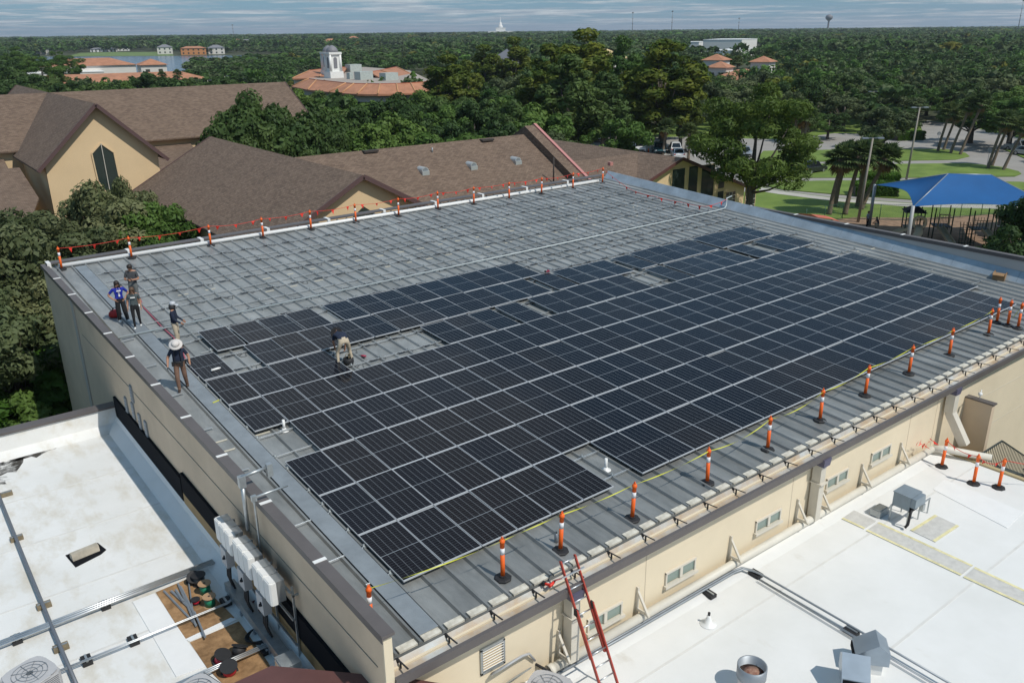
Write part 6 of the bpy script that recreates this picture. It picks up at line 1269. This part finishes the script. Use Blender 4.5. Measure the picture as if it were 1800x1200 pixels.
def mass(X, H, W, nleaf, size, seed, blobs):
    r = np.random.default_rng(seed); T = [crown_arrays(seed*10+k, blobs, nleaf, size, 'dome', (5, 5, 3.4), 5.8)[0] for k in range(5)]; out = []; tint = []
    ti = r.integers(0, 5, len(X)); ang = r.uniform(0, 6.28, len(X)); col = PAL[r.choice(len(PAL), len(X), p=PW_)]*r.uniform(.8, 1.2, len(X))[:, None]
    for k in range(5):
        s = np.where(ti == k)[0]
        if not len(s): continue
        q = T[k][None]; ca, sa = np.cos(ang[s])[:, None, None], np.sin(ang[s])[:, None, None]; sx = W[s][:, None, None]; sz = (H[s]/9.6)[:, None, None]
        o = np.empty((len(s),)+T[k].shape, np.float32); o[..., 0] = (q[..., 0]*ca-q[..., 1]*sa)*sx+X[s, 0][:, None, None]; o[..., 1] = (q[..., 0]*sa+q[..., 1]*ca)*sx+X[s, 1][:, None, None]; o[..., 2] = q[..., 2]*sz
        out.append(o.reshape(-1, 4, 3)); tint.append(np.repeat(col[s], T[k].shape[0], axis=0))
    return np.concatenate(out), np.concatenate(tint)
def woodland(name, label, n, d0, d1, hr_, wr_, nleaf, size, seed, blobs, mind=0, power=2.0):
    X, d, x, y = scatter(n, d0, d1, seed, power); r = np.random.default_rng(seed+1)
    if mind:
        pk = []; arr_ = pts_.copy()
        for i in np.argsort(d):
            if np.min(np.abs(arr_[:, 0]-X[i, 0])+np.abs(arr_[:, 1]-X[i, 1])) < mind: continue
            pk.append(i); arr_ = np.vstack([arr_, X[i, :2]])
        X = X[pk]; d = d[pk]; x = x[pk]; y = y[pk]
    H = r.uniform(*hr_, len(X)); low = inpoly(x, y, CLEAR_TALL); H[low] = 4.0; sk = (x < 720) & (d > 280) & (d < 1000); H[sk] = r.uniform(5.5, 7.8, sk.sum())
    W = r.uniform(*wr_, len(X)); q, t = mass(X, H, W, nleaf, size, seed, blobs)
    o = bpy.data.objects.new(name, quads_mesh(name, q, m_far, t)); COL.objects.link(o); return tag(o, label, 'forest', kind='stuff')
woodland('woodland', 'continuous green wood behind the nearer trees', 5200, 150, 480, (7, 10.5), (1.0, 1.4), 230, .75, 31, 16, mind=7.5)
woodland('far_woodland', 'distant green forest canopy towards the lake and town', 7500, 470, 1500, (9, 13), (1.3, 2.0), 64, 1.5, 41, 10)
woodland('horizon_forest', 'dark forest band along the horizon', 7500, 1450, 5200, (11, 17), (3.2, 5.5), 42, 1.9, 51, 9, power=1.35)

# ================================================================ palms
m_frond = leafmat('palm_frond', (.075, .115, .035), (.14, .185, .07), .8, .25, .15); m_deadfrond = mat('dead_frond', (.22, .14, .06), .9, var=.3, vscale=3)
def palm_proto(seed, skirt):
    rr = random.Random(seed); t = thing('palm_tree', 'palm', 'palm'); m = MB(); H = 8.0
    m.tube([(0, 0, -.2), (0, 0, .3), (.05, .02, 3), (.02, -.04, 6), (0, 0, H-.6), (0, 0, H)], [.26, .21, .17, .16, .22, .20], 9)
    for k in range(22): a = rr.uniform(0, 6.28); z = H-rr.uniform(.1, 1.1); m.bar((.16*math.cos(a), .16*math.sin(a), z-.25), (.34*math.cos(a), .34*math.sin(a), z+.1), .06, .03)
    child('trunk', m.mesh('trunk', m_palmbark), t)
    def frond(mb, a, el, L, w_):
        d = V3(math.cos(a)*math.cos(el), math.sin(a)*math.cos(el), math.sin(el)); s = V3(-math.sin(a), math.cos(a), 0); u = np.cross(s, d); u = u if u[2] > 0 else -u
        o = V3(0, 0, H); b0 = o+d*L*.42; mb.tube([o, b0], .018, 4, cap=False)
        for k in range(11):
            f = (k-5)/5*1.35; dd = d*math.cos(f)+s*math.sin(f); dd = dd*.95+V3(0, 0, -.05); ln = L*.58*(1-.12*abs(k-5)/5); tip = b0+dd*ln+V3(0, 0, -.14*ln*rr.uniform(.4, 1.6)); md = b0+dd*ln*.55+u*.03; px_ = np.cross(dd, u); px_ /= np.linalg.norm(px_)
            mb.add([b0, md-px_*w_, tip, md+px_*w_], [(0, 1, 2, 3)])
    m = MB()
    for k in range(42): frond(m, k*2.399+rr.uniform(-.2, .2), rr.uniform(-.55, 1.5), rr.uniform(1.5, 2.0), .10)
    child('crown', m.mesh('crown', m_frond), t)
    if skirt:
        m = MB()
        for k in range(skirt): frond(m, rr.uniform(0, 6.28), rr.uniform(-1.3, -.5), rr.uniform(1.2, 1.6), .06)
        child('dead_skirt', m.mesh('dead_skirt', m_deadfrond), t)
    return t, []
PP = [palm_proto(1, 5), palm_proto(2, 2), palm_proto(3, 18)]
pr2 = random.Random(8)
def palm(bx, by, tx, ty, label, group, k=None, wd=1.0):
    b0 = G(bx, by, 0); D = np.linalg.norm(b0[:2]); d = ray(tx, ty); zt = CZ+d[2]*D/np.hypot(d[0], d[1]); H = max(4, zt-1.1); lean = (tx-bx)*D/FPX; v = V3(_R[0]*lean, _R[1]*lean, H)
    P, us = PP[k if k is not None else pr2.choice((0, 1, 2))]; L = np.linalg.norm(v); o = inst(P, us, b0, 0, label=label, group=group, scale=(wd, wd, L/8.0))
    for c in o.children:
        if c.name.split('.')[0] in ('crown', 'dead_skirt'): f = wd*8/L; c.scale = (1, 1, f); c.location = (0, 0, 8*(1-f))
    o.rotation_euler = Vector(v).to_track_quat('Z', 'Y').to_euler(); OCC.append(tuple(b0[:2]))
for k, q in enumerate(((1648, 267, 1656, 186), (1658, 265, 1669, 190), (1670, 271, 1688, 176), (1687, 273, 1707, 170))): palm(*q, f'leaning palm on the driveway island, {ORD[k]} of four from the left', 'four leaning palms', 1, 1.15)
for k, q in enumerate(((1736, 297, 1747, 200), (1743, 293, 1757, 202), (1763, 300, 1783, 211))): palm(*q, f'palm at the right island tip, {["left", "middle", "right"][k]} of three', 'three right palms', 1, 1.15)
for k, q in enumerate(((1375, 293, 1381, 190), (1383, 300, 1392, 183), (1392, 297, 1405, 198), (1399, 304, 1410, 193))): palm(*q, f'palm beside the dark parked cars, {ORD[k]} of four from the left', 'palms beside the dark cars', 0, 1.1)
for k, q in enumerate(((1457, 377, 1467, 262), (1467, 363, 1475, 258), (1485, 377, 1497, 256), (1507, 363, 1512, 246), (1513, 368, 1542, 262))): palm(*q, f'shaggy palm in the clump by the hedge, {ORD[k]} of five from the left', 'shaggy palm clump', 2, 1.35)
for k, q in enumerate(((985, 247, 985, 197), (993, 245, 994, 210), (1010, 248, 1015, 212), (1035, 252, 1037, 178), (1062, 257, 1067, 200), (1165, 272, 1168, 214), (1210, 280, 1209, 224))): palm(*q, f'palm by the parked cars beyond the brown roof, {ORD[k]} from the left', 'palms by the parking lot', 0, 1.15)
for k, q in enumerate(((245, 190, 246, 142), (272, 180, 274, 133), (290, 178, 291, 128), (316, 178, 318, 125))): palm(*q, f'palm before the long terracotta office, {ORD[k]} from the left', 'palms at the far office', 1, 1.1)
for k, q in enumerate(((1221, 165, 1222, 105), (1245, 160, 1247, 102), (1275, 158, 1276, 103), (1292, 158, 1293, 103), (1343, 165, 1345, 92))): palm(*q, f'slim palm among trees near the white hall, {ORD[k]} from the left', 'palms near the white hall', 1, 1.3)
# hedges
def hedge(px, label):
    c = [G(x, y, 0) for x, y in px]; a, b_ = c[0], c[1]; r = np.random.default_rng(3); n = 6000; L = np.linalg.norm(b_-a); d = (b_-a)/L; s = V3(-d[1], d[0], 0); w_, h = 2.6, 1.5
    u = r.uniform(0, L, n); v = r.uniform(-w_/2, w_/2, n); z = r.uniform(0, h, n); f = r.integers(0, 3, n); v = np.where(f == 0, np.sign(v)*w_/2, v); z = np.where(f != 0, h*r.uniform(.8, 1.08, n), z)
    pos = a+d*u[:, None]+s*v[:, None]+np.stack([0*z, 0*z, z], 1); nn = r.normal(size=(n, 3))+np.array([0, 0, .8]); nn /= np.linalg.norm(nn, axis=1)[:, None]; aa = np.cross(nn, r.normal(size=(n, 3))); aa /= np.linalg.norm(aa, axis=1)[:, None]; bb = np.cross(nn, aa); sz = r.uniform(.1, .22, n)[:, None]
    q = np.stack([pos-aa*sz, pos-bb*sz*.6, pos+aa*sz, pos+bb*sz*.6], 1)-np.array([*a[:2], 0]); t = thing('hedge', label, 'hedge', a); child('foliage', quads_mesh('foliage', q, LM['bright']), t)
    m = MB(); m.bar(a+V3(0, 0, .62), b_+V3(0, 0, .62), w_*.8, 1.2); m.build('twig_core', m_bark, t)
hedge([(1500, 343), (1575, 345)], 'clipped green hedge by the shaggy palms'); hedge([(1512, 325), (1578, 327)], 'second clipped hedge behind the first one'); hedge([(1570, 247), (1618, 245)], 'low dark hedge at the driveway bend')
# ================================================================ parked cars
m_tyre = mat('tyre', (.015, .015, .016), .8); m_rim = mat('wheel_rim', (.45, .46, .48), .35, .8); m_cglass = mat('car_glass', (.012, .016, .02), .06, spec=.8); m_lampw = mat('head_lamp', (.75, .77, .8), .15); m_lampr = mat('tail_lamp', (.35, .01, .01), .25)
def car(p, rz, paint, label, suv=False, pickup=False, group='cars in the parking lot'):
    t = thing('parked_car', label, 'car', p, rz, group); W, L = 1.84, 4.7; hb = .98 if suv else .90; hc = 1.70 if suv else 1.45
    prof = [(-2.33, .32), (-2.36, .62), (-2.28, .80), (-1.0, hb), (1.55, hb+.03), (2.25, hb), (2.35, .75), (2.33, .32)]
    m = MB(); n = len(prof); rings = []
    for x, k in ((-W/2, .94), (-W/2*.96, 1.0), (W/2*.96, 1.0), (W/2, .94)): rings.append([(x, y*(.985 if abs(x) == W/2 else 1), .32+(z-.32)*k) for y, z in prof])
    for a in range(3):
        m.add(rings[a]+rings[a+1], [(i, (i+1) % n, (i+1) % n+n, i+n) for i in range(n)])
    m.add(rings[0], [tuple(range(n))]); m.add(rings[3], [tuple(range(n))[::-1]]); m.build('body', paint, t)
    y0, y1, y2, y3 = (-1.05, -.35, 1.35 if not pickup else .55, 2.0 if not pickup else .75) if suv or pickup else (-1.05, -.25, 1.0, 1.75)
    wb, wt = W/2*.93, W/2*.74; bot = [(-wb, y0, hb-.02), (wb, y0, hb-.02), (wb, y3, hb), (-wb, y3, hb)]; top = [(-wt, y1, hc), (wt, y1, hc), (wt, y2, hc), (-wt, y2, hc)]
    m = MB(); m.add(bot+top, [(4, 5, 6, 7), (0, 1, 5, 4), (1, 2, 6, 5), (2, 3, 7, 6), (3, 0, 4, 7)]); cb = m.build('cabin', paint, t)
    def pane(nm, i, j):
        a, b_, c, d = [np.array(q, float) for q in (bot[i], bot[j], top[j], top[i])]; nn = np.cross(b_-a, d-a); nn /= np.linalg.norm(nn); cen = (a+b_+c+d)/4; q = MB(); q.prism([cen+(v-cen)*.86+nn*.004 for v in (a, b_, c, d)], nn*.012); q.build(nm, m_cglass, cb)
    WL[cb.name] = None
    pane('windscreen', 0, 1); pane('side_window', 1, 2); pane('rear_window', 2, 3); pane('side_window', 3, 0)
    for sx in (-1, 1):
        for yy in (-1.42, 1.42):
            q = MB(); c = [(.33*math.cos(a), .33*math.sin(a)) for a in np.linspace(0, 2*math.pi, 17)[:-1]]; q.prism([(sx*(W/2-.20), yy+b_, .33+z) for b_, z in c], (sx*.21, 0, 0)); wh = q.build('wheel', m_tyre, t); WL[wh.name] = None
            q = MB(); q.prism([(sx*(W/2+.011), yy+b_*.62, .33+z*.62) for b_, z in c], (sx*.008, 0, 0)); q.build('rim', m_rim, wh)
        q = MB(); q.box((sx*.70, -2.31, .70), (.34, .10, .14)); q.build('headlight', m_lampw, t); q = MB(); q.box((sx*.74, 2.31, .78), (.28, .10, .16)); q.build('tail_light', m_lampr, t)
        q = MB(); q.box((sx*(W/2+.06), -.85, hb+.06), (.16, .10, .12)); q.build('wing_mirror', paint, t)
    q = MB(); q.box((0, -2.34, .45), (1.3, .05, .18)); q.build('grille', m_black, t)
    q = MB(); q.box((0, 2.355, .62), (.42, .02, .14)); q.build('number_plate', m_white, t)
pw = mat('white_car_paint', (.74, .75, .76), .25, spec=.6); pn = mat('navy_car_paint', (.010, .020, .075), .2, spec=.6); pk = mat('black_car_paint', (.014, .017, .02), .2, spec=.6); ps = mat('silver_car_paint', (.42, .45, .48), .28, .5); pt_ = mat('teal_car_paint', (.03, .085, .10), .25)
for px, py, fc, pa, suv, lb in ((1048, 248, 1, pw, 1, 'white van under the palms beyond the brown roof'), (1023, 249, 1, pk, 0, 'dark car in the shade left of the white van'), (1108, 254, 0, pw, 0, 'white sedan parked apart on the grass edge'), (1095, 264, 1, pw, 1, 'white car facing the hall, first of the front row'), (1123, 266, 1, pw, 0, 'white car facing the hall, second of the front row'), (1157, 269, 1, pt_, 1, 'dark teal car beside a palm trunk'),
    (1186, 268, 0, pw, 1, 'white car behind another, right of the teal car'), (1191, 277, 0, pw, 0, 'white car nearest the brown roof edge'), (1215, 266, 0, pw, 1, 'white car half hidden by a palm near the pine'), (1249, 267, 1, pw, 1, 'white car seen through the left side of the pine'), (1309, 274, 1, ps, 0, 'pale car behind the pine branches'), (1280, 300, 0, pk, 0, 'dark car low behind the pine branches')):
    p = G(px, py, 0); car(p+V3(0, 0, .035), facecam(p)+(0 if fc else math.pi)+.12, pa, lb, bool(suv))
p = G(1353, 307, 0); car(p+V3(0, 0, .035), facecam(p)+math.pi-.35, pn, 'dark navy car left of the palm group', False, group='cars on the drive'); p = G(1427, 304, 0); car(p+V3(0, 0, .035), facecam(p)+math.pi-.6, pk, 'black car right of the palm group', True, group='cars on the drive')
p = G(1791, 266, 0); car(p+V3(0, 0, .035), facecam(p)+.9, ps, 'silver pickup at the right edge', True, True, group='cars on the drive'); p = G(1806, 274, 0); car(p+V3(0, 0, .035), facecam(p)+1.0, ps, 'silver car cut by the right edge', False, group='cars on the drive')
# ================================================================ lamp posts, signs, cone
m_pole = mat('concrete_pole', (.30, .27, .23), .8)
def lamp(bx, by, tx, ty, label, heads=2):
    b0 = G(bx, by, 0); D = np.linalg.norm(b0[:2]); d = ray(tx, ty); H = CZ+d[2]*D/np.hypot(d[0], d[1]); t = thing('lamp_post', label, 'lamp post', b0, group='lamp posts'); lean = (tx-bx)*D/FPX*.3; tp = b0+V3(_R[0]*lean, _R[1]*lean, H)
    m = MB(); m.tube([b0, tp], [.16, .09], 8); m.build('pole', m_pole, t)
    for s in ((-1, 1) if heads == 2 else (1,)):
        m = MB(); c = tp+V3(_R[0], _R[1], 0)*s*.55; m.bar(tp, c, .06, .06); m.box(c+V3(_R[0], _R[1], 0)*s*.25, (.62, .34, .14), rz=-YAW); m.build('lamp_head', m_galvdark, t)
for q, lb in (((1508, 391, 1528, 243), 'tall double headed lamp post in front of the shaggy palms'), ((1593, 316, 1607, 189), 'tall lamp post between the lawn islands'), ((1526, 223, 1532, 161), 'lamp post at the edge of the wood'), ((1208, 222, 1210, 163), 'lamp post left of the pine')): lamp(*q, lb)
for q, lb in (((326, 190, 328, 141), 'far street lamp before the pine wood, left of two'), ((370, 186, 372, 141), 'far street lamp before the pine wood, right of two'), ((401, 184, 400, 134), 'far lamp column above the brown ridge')): lamp(*q, lb, 1)
for k, (px, py, lb) in enumerate(((1561, 248, 'white sign board by the driveway bend'), (1769, 228, 'small white sign at the right wood edge'), (1647, 258, 'small round sign left of the four palms'), (1735, 290, 'small round sign beside the three palms'))):
    p = G(px, py, 0); t = thing('road_sign', lb, 'sign', p); m = MB(); m.tube([p, p+V3(0, 0, 2.3)], .035, 6); m.build('post', m_galvdark, t); m = MB()
    if k < 2: m.box(p+V3(0, 0, 2.0), (.8, .04, .9), rz=-YAW)
    else: m.lathe([(.34, -.02), (.34, .02)], (0, 0, 0), 8); m.v = [tuple(p+V3(0, 0, 2.2)+_R*a-V3(_F[0], _F[1], 0)*c+V3(0, 0, 1)*b_) for a, b_, c in m.v]
    m.build('plate', m_white if k < 2 else m_galvdark, t)
p = G(1140, 268, 0); t = thing('traffic_cone', 'small orange cone in the parking lot', 'cone', p); m = MB(); m.lathe([(.17, .03), (.03, .7)], p, 10); m.build('cone', m_orange, t); m = MB(); m.box(p+V3(0, 0, .02), (.42, .42, .035)); m.build('base', m_rubber, t)
# ================================================================ playground with blue shade canopy
CT = thing('shade_canopy', 'big bright blue fabric canopy over the playground', 'canopy', tuple(G(1660, 400, 0)))
ze, zr_ = 4.3, 6.7; Lp, Fp = G(1538, 325, ze), G(1605, 363, ze); r0 = G(1667, 304.5, zr_); r1 = G(1742, 306.5, zr_); dR = r1-r0; dl = np.linalg.norm(dR); dR /= dl
off = ((r0-Lp)@dR+(r0-Fp)@dR)/2; W_ = dl+2*abs(off); RF, RB = Fp+dR*W_, Lp+dR*W_
def canopy_face(poly, eave):                  # poly: eave a, eave b, then ridge points; eave edge pulled inwards
    a, b_ = poly[0], poly[1]; top = poly[2:]; n = 14; up = [top[0]+(top[-1]-top[0])*(1-i/n) if len(top) == 2 else top[0] for i in range(n+1)]; m = MB(); rows_ = 8; c = sum(top)/len(top)
    for j in range(rows_+1):
        for i in range(n+1):
            e = a+(b_-a)*i/n; s = 4*(i/n)*(1-i/n)*eave; e = e+(up[i]-e)*s; f = j/rows_; q = e+(up[i]-e)*f; q = q-V3(0, 0, .28*math.sin(math.pi*f)*4*(i/n)*(1-i/n)); m.v.append(tuple(q))
    for j in range(rows_):
        for i in range(n): k = j*(n+1)+i; m.f.append((k, k+1, k+n+2, k+n+1)); m.m.append(0); m.smooth.append(True)
    o = len(m.v); m.v += [(x, y, z-.02) for x, y, z in m.v]; m.f += [tuple(i+o for i in f[::-1]) for f in list(m.f)]; m.m += [0]*(len(m.f)-len(m.m)); m.smooth += [True]*(len(m.f)-len(m.smooth)); m.build('fabric', mat('blue_fabric', (.003, .095, .29), .75, var=.06, vscale=.8), CT)
canopy_face([Lp, Fp, r0], .22); canopy_face([Fp, RF, r1, r0], .14); canopy_face([RF, RB, r1], .22); canopy_face([RB, Lp, r0, r1], .14)
for q in (Lp, Fp, RF, RB): m = MB(); m.tube([q*V3(1, 1, 0), q+V3(0, 0, .05)], .16, 10); m.build('post', m_galvdark if q is not Fp else m_plastic_g, CT)
for a, b_ in ((Lp, r0), (Fp, r0), (RF, r1), (RB, r1), (r0, r1)): m = MB(); m.tube([a-V3(0, 0, .06), b_-V3(0, 0, .06)], .07, 6); m.build('frame_tube', m_galvdark, CT)
mid = (Fp+RB)/2*V3(1, 1, 0); m_pg = mat('playground_green', (.012, .045, .030), .5); m_tan = mat('tan_plastic', (.50, .44, .32), .5); m_dkp = mat('dark_roof_plastic', (.02, .025, .035), .5)
fx = dR*V3(1, 1, 0); fx /= np.linalg.norm(fx); fy = V3(-fx[1], fx[0], 0)
PG = thing('play_structure', 'green playground climbing frame with tan slides under the blue canopy', 'play structure', tuple(mid))
L_ = lambda a, b_, z: mid+fx*a+fy*b_+V3(0, 0, z)
for ca, cb_ in ((-4, -.5), (-1.2, .8), (2.0, 0), (4.6, .8)):
    for sa in (-.8, .8):
        for sb in (-.8, .8): m = MB(); m.tube([L_(ca+sa, cb_+sb, 0), L_(ca+sa, cb_+sb, 3.2)], .06, 6); m.build('post', m_pg, PG)
    m = MB(); m.prism([L_(ca-.8, cb_-.8, 1.35), L_(ca+.8, cb_-.8, 1.35), L_(ca+.8, cb_+.8, 1.35), L_(ca-.8, cb_+.8, 1.35)], (0, 0, .08)); m.build('deck', m_dkp, PG)
    m = MB()
    for k in range(7): f = -.75+k*.25; m.bar(L_(ca+f, cb_-.8, 1.45), L_(ca+f, cb_-.8, 2.3), .03, .03); m.bar(L_(ca+f, cb_+.8, 1.45), L_(ca+f, cb_+.8, 2.3), .03, .03)
    m.bar(L_(ca-.8, cb_-.8, 2.3), L_(ca+.8, cb_-.8, 2.3), .05, .05); m.build('guard_rail', m_pg, PG)
m = MB(); m.add([L_(-5, -1.5, 2.9), L_(-3, -1.5, 2.9), L_(-3, .5, 2.9), L_(-5, .5, 2.9), L_(-4, -.5, 3.6)], [(0, 1, 4), (1, 2, 4), (2, 3, 4), (3, 0, 4), (3, 2, 1, 0)]); m.build('play_roof', m_dkp, PG)
def slide(a, b_, nm='slide'):
    d = b_-a; s = np.cross(d, V3(0, 0, 1)); s /= np.linalg.norm(s); m = MB(); pts = [a, a+d*.15, a+d*.85, b_+V3(0, 0, .05)]
    m.prism([a-s*.28, a+s*.28, b_+s*.28, b_-s*.28], (0, 0, -.05))
    for k in (-1, 1): m.bar(a+s*.3*k+V3(0, 0, .1), b_+s*.3*k+V3(0, 0, .1), .05, .25)
    m.build(nm, m_tan, PG)
slide(L_(-1.5, -.2, 1.45), L_(-.8, -3.4, .25)); slide(L_(-4.4, -1.4, 1.45), L_(-7.2, -1.8, .25)); slide(L_(2.2, -.9, 1.45), L_(3.2, -3.6, .25))
m = MB(); m.tube([L_(-3.6, -1.4, 2.0)+fx*.55*math.cos(a)+V3(0, 0, .55*math.sin(a)) for a in np.linspace(0, 6.28, 17)], .15, 8, cap=False); m.tube([L_(-3.6, -1.3, 1.5), L_(-3.7, -2.2, 1.2), L_(-4.2, -3.0, .6), L_(-4.9, -3.3, .35)], .38, 10); m.build('tube_slide', m_tan, PG)
m = MB(); m.tube([L_(-1.2, -.1, 1.6)+fx*.45*x+V3(0, 0, y) for x, y in ((-1, 0), (-1, 1), (1, 1), (1, 0))], .09, 6); m.build('slide_hood', m_tan, PG)
m = MB()
for k in range(6): m.tube([L_(.0+k*.28, -1.8+.1*k, 0), L_(.0+k*.28, -1.2, 2.2)], .035, 6)
for k in range(5): m.tube([L_(0, -1.75+.1*k, .4*k+.3), L_(1.4, -1.4+.1*k, .4*k+.3)], .03, 6)
m.build('climbing_grid', m_pg, PG)
# fence, people by the playground, red awning
t = thing('chain_link_fence', 'green chain link fence round the playground lawn', 'fence', tuple(G(1480, 386, 0))); FPt = [G(x, y, 0) for x, y in ((1415, 396), (1480, 385), (1612, 389), (1760, 376), (1860, 372))]; mf = mat('green_fence', (.02, .09, .055), .5)
for a, b_ in zip(FPt[:-1], FPt[1:]):
    n = max(1, int(np.linalg.norm(b_-a)/2.8))
    for k in range(n+1): p = a+(b_-a)*k/n; m = MB(); m.tube([p, p+V3(0, 0, 1.75)], .04, 6); m.build('post', mf, t)
    for z in (1.72, .1): m = MB(); m.tube([a+V3(0, 0, z), b_+V3(0, 0, z)], .025, 5); m.build('rail', mf, t)
    m = MB(); L = np.linalg.norm(b_-a); d = (b_-a)/L; u = 0
    while u < L:
        m.tube([a+d*u+V3(0, 0, .1), a+d*min(L, u+1.6)+V3(0, 0, 1.7)], .006, 3, cap=False); m.tube([a+d*min(L, u+1.6)+V3(0, 0, .1), a+d*u+V3(0, 0, 1.7)], .006, 3, cap=False); u += .22
    tag(m.build('wire_mesh', mf, t), kind='stuff')
p = G(1523, 401, 0); person('person in pale top standing by the canopy post near the playground', p+V3(0, 0, .04), facecam(p)+1.2, {}, dict(shirt=cloth('pale_blue', (.30, .36, .45)), pants=black, shoes=shoeb), hair=(m_hairdk, 'short'), group='people by the playground')
p = G(1541, 402, 0); person('person crouching low by the playground mulch edge', p+V3(0, 0, .04), facecam(p)-1.3, dict(pelvis=(0, .15, .42), spine=(0, .08, .60), chest=(0, -.02, .80), neck=(0, -.08, .95), head0=(0, -.11, 1.04), head1=(0, -.13, 1.13), shL=(.175, -.03, .88), elL=(.25, -.18, .66), wrL=(.15, -.36, .55), shR=(-.175, -.03, .88), elR=(-.25, -.18, .66), wrR=(-.15, -.36, .55), hipL=(.1, .12, .40), knL=(.15, -.25, .50), anL=(.12, .0, .09), toL=(.13, -.18, .045), hipR=(-.1, .12, .40), knR=(-.15, -.25, .50), anR=(-.12, .0, .09), toR=(-.13, -.18, .045)), dict(shirt=navy, pants=khaki, shoes=shoeb), hair=(m_hairbr, 'short'), group='people by the playground')
a = G(1395, 374, 3.0); t = thing('red_awning', 'salmon red curved awning edge peeping over the right parapet', 'awning', tuple(a)); m = MB(); pts = [G(1400, 376, 3.0), G(1425, 377, 3.15), G(1450, 380, 3.1), G(1463, 384, 2.95)]
for q, w_ in zip(zip(pts[:-1], pts[1:]), (1, 1, 1)): m.prism([q[0], q[1], q[1]+V3(.1, -.7, -.22), q[0]+V3(.1, -.7, -.22)], (0, 0, .05))
m.build('fabric', mat('salmon', (.62, .17, .12), .7), t); m = MB()
for q in (pts[0], pts[-1]): m.tube([q*V3(1, 1, 0), q], .05, 6)
tag(m.build('support_posts', m_galvdark, t), kind='stuff')
# ================================================================ air
m = bpy.data.materials.new('haze_air'); m.use_nodes = True; N = m.node_tree.nodes; N.remove(N['Principled BSDF']); v = N.new('ShaderNodeVolumePrincipled'); v.inputs['Color'].default_value = (.80, .88, 1, 1); v.inputs['Density'].default_value = .00010; v.inputs['Anisotropy'].default_value = .2
m.node_tree.links.new(v.outputs[0], N['Material Output'].inputs['Volume'])
h = MB(); h.span(V3(-8990, -2990, -1), V3(11990, 13990, 90)); o = h.build('haze', m); tag(o, 'thin pale air over the whole scene', 'haze', kind='stuff')
